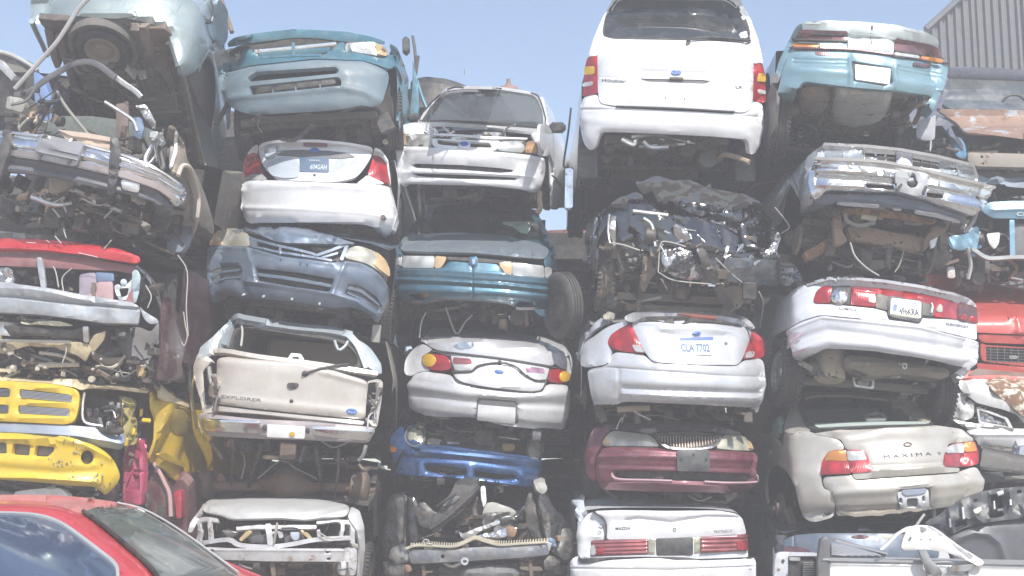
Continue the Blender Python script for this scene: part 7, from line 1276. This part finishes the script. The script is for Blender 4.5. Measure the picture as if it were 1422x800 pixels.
def a5():
    z = zf(0, 500, 3.636); P = paint('pink_red_door_paint', (.45, .06, .13), dirt=.2); PM = paint('dull_maroon_panel', (.13, .05, .06), dirt=.45, coat=.2)
    c = Car('car', 'pink red car side jammed upright beside the yellow truck with its door edge facing out', 'car', (205, 756), 12.7, w=.22, yaw=-4, face=((0, 0), (1.4, .1)), top=((0, 1.5), (4, 1.3)), cd=.05, cp=4, zb=2, L=4, bot=-.8)
    c.e.name = 'crushed_car'
    mb = MB(); mb.box((.0, 2.4, .30), (.30, 3.2, .8), bev=.08); mb.obj('body_shell', PM, c.e)
    c.patch('door_edge', z('640,400 670,390 690,405 705,430 720,480 725,560 722,640 715,730 620,725 620,600 625,500'), P, r=4, off=.0, th=.1, cpx=4, holes=[z('650,420 680,422 685,450 650,448'), z('668,502 690,500 696,545 668,550'), z('664,600 695,585 698,600 668,615')], hr=2, ridge=[(z('632,430 632,700'), 2, .02), (z('710,500 712,700'), 2, .02), (z('640,560 720,565'), 2, -.02)])
    c.patch('door_hinge_panel', z('640,655 720,655 716,732 632,730'), P, off=.03, r=3); c.patch('door_skin', z('695,420 720,430 760,500 800,570 850,640 862,700 860,800 740,800 720,640 712,500'), PM, plane=dict(y=.35), r=5, th=.12, fold=(.03, 3, 2), step=5); c.tube('door_skin_edge', z('700,425 750,490 800,560 830,620 855,680 862,790'), .022, surf('pale_pink_edge', (.45, .28, .28)), y=.3)
    c.patch('fender_strip', z('868,680 895,655 912,650 915,700 912,800 890,800 885,740'), paint('bright_red_strip', (.52, .05, .08)), plane=dict(y=.6), r=3, th=.12); c.tube('cable', z('735,670 745,700 740,740'), .018, M_BLACKPL, y=.1); c.patch('black_opening', z('790,740 820,730 830,800 785,800'), M_CAV, plane=dict(y=.22), r=3); c.patch('white_cloth', z('635,735 700,738 740,770 700,800 640,790'), surf('white_bottle', (.7, .7, .68)), off=.02, fold=(.02, 5, 1))
a5()
def a0():
    c = Car('wreck', 'dark wreck with a raised hood and blue fender behind the brown pickup', 'wreck', (60, 190), 16.0, w=.95, pitch=6, roll=8, face=((0, 0), (.8, .2)), top=((0, .6), (.3, .9), (1, 1.0), (4, .95)), cd=.3, cp=3, zb=1, L=4.2)
    P = surf('dark_olive_body', (.05, .052, .045), rough=.45, dirt=.3); c.hull(P, y0=.7, y1=3.6); c.floor(y0=.4)
    c.patch('hood_underside', [(-20, 72), (8, 74), (40, 84), (52, 98), (46, 130), (20, 160), (-20, 160)], M_DARK, plane=dict(y=.5), r=5, th=.1, fold=(.02, 4, 2)); c.tube('hood_edge', [(-20, 70), (8, 74), (34, 86), (52, 98)], .03, surf('pale_hood_edge', (.40, .40, .38)), y=.5, sm=5)
    c.patch('hood_brace', [(-10, 80), (4, 84), (28, 112), (24, 120), (0, 96), (-10, 90)], M_ALU, plane=dict(y=.4), r=2, th=.05); c.patch('rib_panel', [(4, 86), (30, 92), (40, 100), (16, 100)], surf('olive_grey_rib', (.16, .16, .13)), plane=dict(y=.42), r=2)
    c.patch('blue_fender', [(46, 98), (58, 104), (66, 125), (80, 150), (92, 155), (90, 178), (60, 180), (48, 140)], surf('mid_blue_paint', (.16, .26, .50), rough=.4, coat=.4, dirt=.2), plane=dict(y=.3), r=5, th=.2); c.strip('blue_trim', [(76, 120), (84, 140), (92, 156)], 3, surf('mid_blue_paint', (.16, .26, .50)), plane=dict(y=.25)); c.tube('fender_line', [(54, 130), (64, 150), (70, 178)], .008, M_SEAL, y=.2)
    c.junk('engine_bay', (-.9, .2, .1), (.5, .9, .7), 40, 97, M_DARK); c.wheel((-.8, 1, .1)); c.wheel((.8, 1, .1))
a0()

# ------------------------------------------------------------------ stack at the right edge, further back
def f1():
    z = zf(1280, 80, 2.5); P = surf('rusty_salmon_hood', (.27, .165, .12), metal=.1, rough=.6, dirt=.3, rust=.25, patch=.1, patchcol=(.36, .38, .42)); PD = surf('dusty_blue_black_roof', (.09, .10, .14), rough=.45, dirt=.3)
    c = Car('sedan', 'car with a rusty orange brown hood and intact windshield, topmost at the right edge', 'car', (1420, 262), 15, w=.98, pitch=9, roll=1.5,
            face=((0, 0), (.5, .1)), top=((0, .62), (.1, .66), (1.2, .85), (1.9, 1.42), (3.6, 1.45)), cd=.2, cp=4, zb=.8, tt=.25, L=4.6, crown=.05)
    c.hull(PD, y0=1.3, arches=[(3.6, .38)]); c.bulk(.7, .0, .5); c.floor(y0=.5)
    c.patch('hood', z('55,182 100,180 200,182 360,185 520,190 520,290 360,285 250,270 150,262 120,230'), P, off=.02, ymax=1.4, r=4, fold=(.01, 3, 2)); c.patch('windshield', z('70,165 100,90 110,68 360,75 520,85 520,188 360,185 100,180'), window_glass('pale_sky_glass', (.4, .46, .48), .7, .06, .5, base=(.10, .12, .135)), ymax=2.4, r=4, th=.01, crown=0, off=.01)
    c.patch('roof', z('75,45 110,34 250,36 400,50 520,60 520,90 360,76 100,66 80,60'), PD, ymax=2.6, off=.02, r=3); c.strip('windshield_pillar', z('60,180 85,110 105,66'), 5, PD, off=.02, ymax=2.4)
    mb = MB(); p = c.at(*z('165,150')[0], y=2.5); mb.box(p, (.34, .12, .24), bev=.06); mb.box((p.x, p.y, .9), (.5, .16, .5), bev=.06); mb.obj('seat', M_FABRIC, c.e); mb = MB(); mb.lathe([(-.012, .17), (0, .185), (.012, .17), (0, .155), (-.012, .17)], c.at(*z('320,175')[0], y=1.7), 'Y', 26); mb.obj('steering_wheel', M_BLACKPL, c.e)
    c.patch('crossmember', z('160,330 260,332 360,335 520,340 520,385 360,382 190,378 160,360'), surf('pale_tan_crossmember', (.30, .27, .235), rough=.7, dirt=.4, rust=.06), off=.02, th=.12, r=2, holes=[c.ell(z('208,345')[0], 2, 2, 8), c.ell(z('212,368')[0], 1.6, 1.6, 8)], hr=0); c.patch('lower_pan', z('180,385 250,410 360,425 520,430 520,470 360,465 230,450 190,420'), surf('blue_grey_liner', (.24, .30, .38)), off=-.1, fold=(.03, 3, 2)); c.patch('blue_wheelhouse', z('110,290 130,270 155,300 158,350 130,345 112,330'), surf('bright_blue_metal', (.07, .22, .38), rough=.5, dirt=.4), off=-.05, fold=(.03, 6, 3), step=3)
    c.patch('front_fender', z('50,190 100,220 115,262 145,300 145,320 110,280 90,250 55,210'), PD, off=-.02, ymax=1.4, r=2)
    c.junk('engine_bay', (-.95, .15, .2), (.9, .7, .58), 70, 101, M_DARK); c.junk('pale_debris', (-.95, .1, .1), (.6, .4, .5), 16, 102, surf('tan_ply', (.52, .4, .3)), (.03, .09)); c.junk('underside_bits', (-.8, .2, -.2), (.9, 1, .1), 36, 103, M_FRAME)
f1()
def f2():
    z = zf(1280, 80, 2.5); P = paint('sky_blue_paint', (.17, .34, .46), dirt=.3)
    c = Car('sedan', 'sky blue car stripped to its radiator support on the right edge under the rusty hood', 'car', (1430, 370), 14.9, w=.92, pitch=4,
            face=((0, 0), (.6, .1)), top=((0, .74), (.1, .78), (1.1, .95), (2, 1.1), (4, 1.1)), cd=.2, cp=4, zb=.8, L=4.4)
    c.hull(P, y0=.8, arches=[(3.5, .38)]); c.bulk(.7, .0, .6); c.floor(y0=.5)
    c.patch('hood', z('200,520 230,505 300,500 520,498 520,565 360,560 250,558 215,540'), P, off=.02, r=4, ridge=[(z('250,530 400,525'), 3, .02)]); c.patch('badge', c.ell(z('340,545')[0], 5.5, 3), M_CHROME, off=.04, r=0, step=3, holes=[c.ell(z('340,545')[0], 4, 1.8)], hr=0)
    c.patch('upper_panel', z('200,470 260,460 400,470 520,475 520,500 300,500 215,505'), surf('slate_blue_dash', (.12, .20, .30), rough=.5), off=-.1, r=2)
    c.patch('front_fender', z('90,620 160,610 190,580 200,600 195,660 130,670 95,660'), P, off=.0, fold=(.03, 5, 2), step=4); c.strip('support_bar', z('175,665 210,690 240,700 330,695 420,700 520,700'), 5, M_SILVPANEL, off=.05, th=.06); c.strip('radiator_support', z('312,565 314,690'), 7, P, off=.02); c.strip('radiator_support', z('195,600 180,690'), 6, P, off=.0)
    c.patch('reservoir', z('230,605 280,600 275,640 260,660 240,640'), surf('white_bottle', (.7, .7, .68)), off=-.06, r=3); c.patch('radiator', z('325,570 520,572 520,685 325,685'), M_GREYPL, off=-.06); c.patch('horn', c.ell(z('205,620')[0], 10, 12), surf('bright_blue_metal', (.07, .22, .38)), off=-.15, r=0); c.tube('rusty_link', z('300,700 330,730 310,760'), .02, surf('orange_brown_rust', (.36, .17, .08)), y=.3)
    c.tube('bent_pipe', z('160,660 170,720 160,770'), .025, M_ALU, y=.1); c.patch('white_box', z('90,725 115,725 118,765 92,765'), surf('white_bottle', (.7, .7, .68)), plane=dict(y=.2), r=2)
    c.junk('engine_bay', (-.85, .15, .1), (.7, .6, .66), 60, 104, M_DARK); c.junk('underside_bits', (-.95, .1, -.25), (.8, .9, .1), 60, 105, M_FRAME)
f2()
def f3():
    z = zf(1280, 380, 2.5); P = paint('faded_red_paint', (.56, .09, .08), dirt=.12, coat=.3)
    c = Car('pickup', 'faded red truck front with a black bar grille in the right edge stack', 'pickup', (1440, 524), 14.6, w=1.05, pitch=10, roll=1.5,
            face=((0, 0), (.5, .02), (.6, .08)), top=((0, .60), (.08, .64), (1.2, .86), (1.5, 1.0), (4, 1.1)), cd=.15, cp=4, zb=.8, L=4.8)
    c.hull(P, y0=.9); c.floor(y0=.5)
    c.patch('hood', z('0,10 60,0 170,30 360,60 520,70 520,222 360,212 200,205 130,200 20,180'), P, off=.02, ymax=1.5, r=4, ridge=[(z('250,80 330,160 340,205'), 4, .02)], dent=.01); c.patch('header_panel', z('195,210 360,216 520,226 520,252 360,245 215,240 200,230'), P, r=2); c.patch('grille_frame', z('205,240 225,248 360,256 520,262 520,330 360,322 215,305 205,290'), P, off=.0, r=2, holes=[z('224,254 520,268 520,318 226,304')], hr=1); c.patch('grille_mesh', z('222,250 520,264 520,322 224,308'), M_BLACKPL, off=-.05)
    for i in range(5): c.strip('grille_bar', z('225,%d 520,%d' % (262 + i * 10, 275 + i * 10)), 1.2, M_GREYPL, off=-.01, crown=0)
    for x in range(240, 500, 24): c.strip('grille_bar', z('%d,254 %d,312' % (x, x)), 1, M_GREYPL, off=-.008, crown=0)
    c.patch('emblem', z('305,285 325,283 340,290 325,297 305,295'), M_CHROME, off=.0, r=1); c.patch('bumper', z('190,310 360,325 520,335 520,355 360,348 195,335'), P, off=.02, r=2); c.patch('bumper_strip', z('190,330 360,345 520,352 520,372 360,362 160,350'), surf('pale_pink_strip', (.50, .38, .35)), off=.03, r=1); c.patch('lower_valance', z('150,350 360,362 520,372 520,395 360,388 120,380'), P, off=-.02, r=2)
    c.junk('underside_bits', (-.9, .3, -.1), (.9, 1, .1), 30, 106, M_FRAME)
f3()
def f4():
    z = zf(1280, 380, 2.5); P = surf('dirty_white_paint', (.62, .63, .64), rough=.4, dirt=.3, coat=.2); PR = surf('rust_spotted_cream', (.66, .62, .52), rough=.5, dirt=.2, rust=.62)
    c = Car('sedan', 'crumpled white car with brown rust spots on its hood beside the champagne sedan', 'car', (1420, 622), 14.2, w=.95, pitch=8, roll=6,
            face=((0, 0), (.6, .1)), top=((0, .55), (.1, .60), (1.2, .80), (1.5, .95), (4, 1.0)), cd=.2, cp=3, zb=.8, L=4.4)
    c.hull(P, y0=.9); c.bulk(.7, 0, .45); c.floor(y0=.5)
    c.patch('hood', z('120,380 220,375 300,370 360,385 520,420 520,520 360,520 330,490 270,470 190,450 140,410'), P, off=.03, ymax=1.5, fold=(.03, 3, 2), r=3); c.patch('rusty_panel', z('220,385 290,368 350,380 400,420 420,520 360,505 320,480 280,440 240,410'), PR, off=.06, ymax=1.5, fold=(.03, 4, 2), r=3)
    c.patch('front_fender', z('100,400 160,430 185,450 180,500 120,520 90,470 85,420'), P, off=.0, fold=(.06, 5, 3), step=4, ymax=1.3); c.patch('lamp_frame', z('190,460 300,500 320,540 200,520'), P, off=.0, r=2, holes=[z('200,472 290,504 305,532 205,512')], hr=1); c.patch('broken_lamp', z('200,470 295,503 308,535 203,515'), M_FOIL, off=-.06, fold=(.05, 7, 3), step=3)
    c.patch('bumper', z('150,545 220,535 360,540 520,560 520,630 360,610 300,600 200,590 170,565'), P, off=.04, r=4, th=.08, ridge=[(z('160,560 360,560 520,580'), 3, .02)]); c.patch('bumper_slot', z('200,602 320,605 320,625 210,618'), M_DARK, off=.02, r=1); c.patch('slat_panel', z('318,598 520,606 520,640 318,630'), surf('bluish_clip', (.34, .38, .48)), off=.05, r=1); c.patch('torn_valance', z('210,620 300,640 400,660 520,690 520,740 300,700 200,690'), M_BLACKPL, off=-.02, r=3)
    c.patch('torn_sheet', z('100,505 140,515 300,535 320,545 200,540 160,545'), M_ALU, off=.06, fold=(.04, 5, 2), step=4, ymax=1.2); c.junk('lamp_socket', (-.85, .1, .25), (-.2, .5, .5), 30, 107, M_FOIL, (.03, .1)); c.junk('underside_bits', (-.9, .1, -.5), (.8, .9, .0), 60, 108, M_FRAME)
f4()
def f5():
    c = Car('sedan', 'dark car body pressed flat under the crumpled white car at the right edge', 'car', (1430, 760), 14.2, w=.95, face=((0, 0), (.6, .1)), top=((0, .9), (.4, 1.0), (1.2, 1.05), (4, 1.0)), cd=.2, cp=3, zb=.8, L=4.4)
    P = paint('dull_navy_paint', (.06, .08, .12), dirt=.4, coat=.3); c.hull(P, y0=.5); c.bulk(.5)
    c.patch('hood', [(1300, 668), (1340, 655), (1422, 650), (1470, 650), (1470, 668), (1422, 668), (1340, 672)], P, r=3, ymax=1); c.patch('bumper', [(1290, 690), (1470, 690), (1470, 760), (1290, 760)], P, r=5)
    c.patch('trim_strip', [(1395, 662), (1422, 660), (1470, 660), (1470, 664), (1422, 665), (1395, 666)], M_ALU, off=.03, r=1)
f5()
def mounds():
    "what stands between and behind the stacks"
    near = ('yellow truck', 'reared pale sedan', 'teal minivan', 'beige suv', 'oval lamp sedan', 'black wreck', 'maroon sedan', 'aqua sedan', 'old luxury sedan', 'rusty hooded car')
    for k in range(10):
        X, Y = -8.3 + 1.84 * k, 19.7 + .2 * math.sin(k * 2.3); n = (7, 7, 8, 8, 7, 6, 7, 7, 7, 5)[k]; cols = 'bcadbcab'[k % 3:]
        zt = 0
        for i in range(n):
            colr = {'a': ('dark_red_body', (.14, .03, .03), 'dark red'), 'b': ('dark_navy_body', (.03, .04, .07), 'dark navy'), 'c': ('charcoal_body', (.05, .05, .055), 'charcoal'), 'd': ('dull_green_body', (.04, .06, .05), 'dull green')}[cols[i % 5]]  # dark body colours; the shading of the gaps is put into them
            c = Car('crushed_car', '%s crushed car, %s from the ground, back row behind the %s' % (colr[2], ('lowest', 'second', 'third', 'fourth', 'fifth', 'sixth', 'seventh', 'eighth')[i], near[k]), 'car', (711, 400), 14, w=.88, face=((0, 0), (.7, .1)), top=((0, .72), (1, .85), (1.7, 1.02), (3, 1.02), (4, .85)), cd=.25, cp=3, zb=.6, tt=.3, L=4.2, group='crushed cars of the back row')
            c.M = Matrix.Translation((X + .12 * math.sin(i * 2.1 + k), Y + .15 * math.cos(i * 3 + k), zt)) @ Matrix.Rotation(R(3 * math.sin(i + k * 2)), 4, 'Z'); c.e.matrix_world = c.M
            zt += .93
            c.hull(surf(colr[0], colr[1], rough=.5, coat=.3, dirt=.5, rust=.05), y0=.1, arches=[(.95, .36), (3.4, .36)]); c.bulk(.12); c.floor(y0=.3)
            mb = MB(); mb.box((0, .06, .32), (1.6, .12, .22), bev=.04); mb.obj('bumper', M_BLACKPL, c.e)
            for s_ in (-.78, .78):
                
                for y_ in (.95, 3.4): mb = MB(); mb.lathe([(-.09, .2), (-.09, .30), (.09, .30), (.09, .2)], (s_, y_, .22), 'X', 20); mb.obj('wheel', M_RUBBER, c.e)
mounds()
def behind_top():
    c = Car('van', 'black roofed van just visible behind the white sedan at the top of the middle stack', 'van', (612, 150), 18.6, w=.8, face=((0, 0), (1, .3)), top=((0, .42), (.5, .5), (3, .5)), cd=.3, cp=2.4, zb=1, L=3.4, crown=.10, bot=-1.6)
    c.hull(surf('sooty_black_body', (.012, .012, .013), rough=.6, dirt=.05, scratch=0), y0=.3, y1=3.3); c.patch('roof_edge', [(570, 112), (590, 107), (620, 110), (650, 120), (650, 150), (570, 150)], surf('sooty_black_body', (.012, .012, .013)), r=6, off=.02); c.patch('roof_lining', [(578, 118), (600, 114), (640, 124), (640, 150), (578, 150)], M_DARK, off=.03); c.floor(y0=.3, z=-.1)
    mb = MB(); mb.tube([at(645, 104, 18.8), at(645, 96, 18.8)], .01, 5); e = mb.obj('antenna', M_WIRE); e.parent = c.e; e.matrix_parent_inverse = c.M.inverted()
    mb = MB(); p = at(706, 122, 19.5); mb.lathe([(-.5, .20), (-.1, .19), (0, .14), (.03, .06), (.06, .05), (.06, .03), (.14, .03), (.14, .001)], p, 'Z', 24); e = mb.obj('exhaust_stack', surf('brown_metal_cap', (.26, .15, .12), rough=.7)); tag(e, 'small brown metal cap poking up behind the roof of the white sedan', 'cap')
behind_top()

# ------------------------------------------------------------------ foreground
def a6():
    P = paint('coral_red_paint', (.62, .05, .06), dirt=.12, coat=.7, scratch=.03, bump=.15); PR = paint('dusty_red_roof', (.55, .20, .18), dirt=.5, coat=.2, rough=.5); z = zf(0, 660, 4.309)
    c = Car('coupe', 'bright red coupe roof, tinted side window and windshield in the lower left foreground', 'car', (711, 400), 8, w=.88, face=((0, 0), (.7, .1)), top=((0, .62), (.2, .68), (1.35, .92), (2.25, 1.235), (2.7, 1.285), (3.3, 1.27), (4.3, 1.0), (4.6, .9)), cd=.3, cp=2.6, zb=.88, tt=.50, L=4.7, crown=.055, k=.03)
    c.M = Matrix.Translation((-.30, 5.75, 0)) @ Matrix.Rotation(R(64), 4, 'Z'); c.e.matrix_world = c.M; c.Mi = np.array(c.M.inverted()); c.O = c.Mi[:3, :3] @ np.array([0, 0, CAMZ]) + c.Mi[:3, 3]; c.px = FPX / 7.2; c.ymax = 4.5
    c.hull(P, y0=.15, arches=[(.95, .36), (3.6, .36)], inset=.06); c.floor(y0=.2)
    for x in (-.78, .78):
        for y in (.95, 3.6): c.wheel((x, y, .32), .31)
    c.patch('roof', z('-200,110 0,118 200,115 400,122 560,140 700,160 850,200 760,190 650,195 500,232 430,215 300,160 150,152 0,150 -200,155'), PR, off=.012, r=30, step=6); c.patch('roof_rail', z('-200,152 0,150 150,152 300,162 430,215 500,240 620,330 760,450 860,540 1000,700 900,700 760,640 690,540 640,490 500,380 400,300 300,252 150,235 0,230 -200,232'), P, off=.015, r=40, step=6, th=.05)
    c.patch('side_window', z('-200,236 0,232 140,236 250,250 350,285 450,350 560,440 660,510 692,545 690,720 -200,720'), G_BLUE, off=.0, r=40, th=.01, crown=0); c.patch('window_seal', z('-200,228 0,226 150,230 270,246 380,290 500,378 640,485 705,538 712,600 712,720 695,720 692,610 688,555 630,500 490,392 370,302 265,258 150,240 0,236 -200,238'), surf('pale_grey_seal', (.34, .36, .38), rough=.5), off=.022, r=40)
    c.patch('windshield', z('490,235 560,208 640,192 720,190 790,205 860,232 960,290 1080,360 1200,440 1320,530 1422,610 1500,690 1500,760 1020,760 960,660 880,560 760,450 620,330'), window_glass('pale_green_windshield', (.42, .48, .45), .60, .04, .6, base=(.16, .20, .18)), off=.012, r=4, th=.01, crown=0, step=7)  # pale base and extra dirt imitate bright reflections on the glass
    c.tube('windshield_trim', z('492,236 620,332 760,452 880,562 960,662'), .012, M_SEAL, off=.02); c.tube('windshield_trim', z('700,186 860,228 1080,356 1422,606'), .006, surf('pale_trim', (.45, .46, .46)), off=.02)
    c.patch('door_pillar', z('700,540 760,600 860,640 1000,760 700,760'), P, off=.01, r=4); c.patch('hood_front', z('880,560 940,620 1010,760 980,760'), P, off=.02, r=1)
    mb = MB(); mb.box((-.36, 2.6, .72), (.5, .14, .6), bev=.07); mb.box((-.36, 2.62, 1.05), (.26, .1, .18), bev=.05); mb.box((.36, 2.6, .72), (.5, .14, .6), bev=.07); mb.box((.36, 2.62, 1.05), (.26, .1, .18), bev=.05); mb.obj('seat', M_FABRIC, c.e); mb = MB(); mb.box((0, 1.45, .82), (1.3, .4, .14), bev=.05); mb.obj('dashboard', M_GREYPL, c.e)
a6()
def e6():
    z = zf(1030, 660, 3.628); g = zf(1270, 640, 5.0); P = paint('clean_white_truck_paint', (.78, .79, .80), metal=0, dirt=.1)
    c = Car('pickup_bed', 'white pickup bed side with a grey top rail in the lower right foreground', 'pickup', (1290, 880), 11.0, w=1.75, yaw=-3, face=((0, 0), (.9, .0)), top=((0, .66), (.2, .66), (1.6, .66), (3, .6)), cd=.02, cp=4, zb=2, L=3, crown=0)
    c.patch('bed_side', z('440,430 1200,440 1422,450 1700,456 1700,760 380,760 415,560'), P, r=3, off=.03, th=.05, ridge=[(z('440,445 1422,462'), 2, .01)]); c.strip('top_rail', z('400,424 800,432 1200,440 1700,450'), 3.4, surf('grey_bed_rail', (.30, .31, .33), rough=.5), off=.06, th=.5)
    c.patch('rail_post', z('395,320 425,308 440,330 440,560 380,560 380,440'), M_GREYPL, off=.05, r=3, th=.1, plane=dict(y=.0)); mb = MB(); mb.box((.35, 1.2, .25), (2.5, 2.2, .06)); mb.obj('bed_floor', M_DARK, c.e); mb = MB(); mb.box((.35, 2.4, .4), (2.5, .05, .4)); mb.box((1.68, 1.2, .4), (.05, 2.3, .4)); mb.obj('far_side', P, c.e)
    mb = MB()
    for x in (-.9, 1.1): mb.lathe([(-.1, .2), (-.11, .33), (.11, .33), (.1, .2)], (x, .35, -.05), 'Y', 26)
    mb.obj('wheel', M_RUBBER, c.e)
    # ribbed grille standing in the bed
    d = Car('slatted_grille', 'grey slatted grille panel leaning in the white pickup bed', 'grille', (1188, 782), 11.2, w=1.2, face=((0, 0), (1, 0)), top=((0, 1), (2, 1)), cd=.01, L=2, crown=0)
    d.patch('frame', z('415,340 440,315 460,312 735,392 725,418 600,418 420,412'), surf('mid_grey_plastic', (.17, .18, .20), rough=.5), r=2, th=.06, holes=[z('445,335 470,330 700,395 690,408 460,404')], hr=1)
    for i in range(7): d.strip('slat', z('%d,%d %d,%d' % (450, 345 + i * 10, 700 - i * 34, 404)) if i < 6 else z('450,396 520,404'), 1.8, surf('pale_slat_grey', (.36, .37, .40), rough=.45), off=.01, crown=0)
    d.strip('slat', z('470,328 735,396'), 2.4, surf('pale_slat_grey', (.36, .37, .40)), off=.015)
    e = Car('door_inner_panel', 'white framed black panel with silver louvres at the left end of the pickup bed', 'panel', (1098, 806), 11.3, w=.8, face=((0, 0), (1, 0)), top=((0, 1), (2, 1)), cd=.01, L=2, crown=0)
    e.patch('frame', z('168,440 175,400 195,388 240,388 385,392 385,408 235,408 232,700 160,700'), surf('cool_white_metal', (.62, .65, .70), metal=.2, rough=.4, dirt=.2), r=3, th=.08, cpx=3); e.patch('backing', z('230,405 388,405 380,700 230,700'), M_BLACKPL, off=-.04, r=1); e.patch('bright_label', z('242,412 298,414 296,432 242,430'), M_ALU, off=.0, r=1)
    for i in range(8): e.strip('louvre', z('308,%d 370,%d' % (440 + i * 9, 440 + i * 9)), 1.2, M_ALU, off=.0, crown=0)
    for x, y in ((210, 432), (190, 470)): e.patch('bolt', c.ell(z('%d,%d' % (x, y))[0], 2.2, 2.4, 10), (M_SEAL, surf('tan_ply', (.5, .4, .3)))[y > 440], plane=dict(y=-.02), r=0, step=2)
    # white bracket
    b = Car('bracket', 'bright white folded metal bracket lying across the pickup bed rail', 'bracket', (1300, 790), 10.9, w=1.2, face=((0, 0), (1, 0)), top=((0, 1), (2, 1)), cd=.01, L=2, crown=0); W = surf('bright_white_bracket', (.80, .80, .81), rough=.35, metal=.1, dirt=.1, bump=.5)
    b.patch('main_plate', z('690,375 730,340 775,295 830,262 900,250 955,255 1010,290 1100,360 1160,395 1215,430 1220,450 1190,462 1160,440 1040,390 960,378 900,372 870,378 815,378 800,360 815,310 830,280 790,298 740,350 712,378'), W, r=4, th=.04, off=.02, ridge=[(z('940,270 1030,320 1150,420'), 3, -.04), (z('900,258 1000,300 1100,370'), 2, .02)], holes=[z('832,330 848,310 856,312 845,338'), c.ell(z('907,285')[0], 1.4, 1.8, 8)], hr=1)
    for p in ('900,322', '945,322'): b.patch('rivet', c.ell(z(p)[0], .9, .9, 8), M_DARK, off=.026, r=0, step=2, crown=0)
    b.patch('hinge_arm', z('885,375 920,372 950,430 1010,480 1000,520 940,500 905,430'), M_SILVPANEL, off=.05, r=2, th=.04); b.patch('hinge_arm', z('990,490 1060,455 1180,445 1150,480 1120,560 960,560'), M_SILVPANEL, off=.03, r=2, fold=(.03, 5, 3), step=4)
    # curved black liner
    f = Car('bumper_cover', 'large curved dark grey bumper cover standing on edge at the lower right', 'bumper cover', (1410, 800), 11.6, w=1.0, face=((0, 0), (.5, 0), (.62, .08)), top=((0, 2), (2, 2)), cd=.10, cp=2, L=2, crown=0); G = surf('slate_plastic', (.07, .075, .085), rough=.42, dirt=.2, bump=.2)
    f.patch('upper_flange', g('90,430 150,380 250,310 350,258 480,215 600,192 760,178 1000,175 1000,400 760,400 600,415 450,440 340,470 250,520 220,490 150,450 80,440'), G, r=6, th=.08, cpx=4, crown=.02,
            holes=[g('520,240 615,225 622,320 540,330 525,300'), g('270,430 360,410 375,450 290,485'), g('410,260 440,262 445,285 415,290'), g('520,350 620,335 625,375 530,395'), g('715,205 750,200 752,225 720,230')], hr=3, ridge=[(g('225,350 235,400 250,470'), 2, .05), (g('320,310 325,370 330,400'), 2, .04), (g('640,210 650,280 660,330'), 2.4, .06), (g('400,330 410,390 470,430'), 3, .04), (g('740,340 760,380'), 2, .04), (g('520,235 530,330 560,335'), 2, .04)])
    f.patch('hole_backing', g('330,340 520,232 760,205 760,390 450,425 300,470'), M_BLACKPL, off=-.10); f.patch('yellow_clip', g('405,345 455,325 465,350 440,375 415,370'), surf('cream_plastic', (.6, .58, .45)), off=.03, r=1, fold=(.02, 6, 1)); f.tube('white_strip', g('570,232 608,220'), .02, M_PLATE, off=.02)
    for p in ('235,400', '325,345', '650,270', '540,300'): f.tube('bright_rib', [g(p)[0], (g(p)[0][0] + 1, g(p)[0][1] + 12)], .010, M_ALU, off=.05)
    f.patch('main_face', g('200,520 330,475 450,442 600,417 760,402 1000,400 1000,800 300,800 240,600'), surf('mid_slate_plastic', (.11, .115, .13), rough=.45, dirt=.2), r=6, off=-.05, ridge=[(g('300,540 420,500 520,510 600,570 640,680 645,720'), 6, .03)], crown=.03); f.tube('loose_wire', g('5,460 40,410 70,370'), .012, M_WIREW, y=-.05)
e6()

# ------------------------------------------------------------------ haze volume added to lift the blacks
def haze(density=.0104):
    m = bpy.data.materials.new('fade_haze'); m.use_nodes = True; nt = m.node_tree; nt.nodes.clear()
    o = nt.nodes.new('ShaderNodeOutputMaterial'); v = nt.nodes.new('ShaderNodeVolumePrincipled')
    v.inputs['Color'].default_value = (.93, .94, .97, 1); v.inputs['Density'].default_value = density; v.inputs['Anisotropy'].default_value = 0.0
    nt.links.new(v.outputs[0], o.inputs['Volume'])
    mb = MB(); mb.box((0, 20, 6.5), (110, 90, 15.5)); ob = mb.obj('haze', m); ob['kind'] = 'stuff'; ob['label'] = 'pale haze added over the yard to lift the dark tones'
haze()
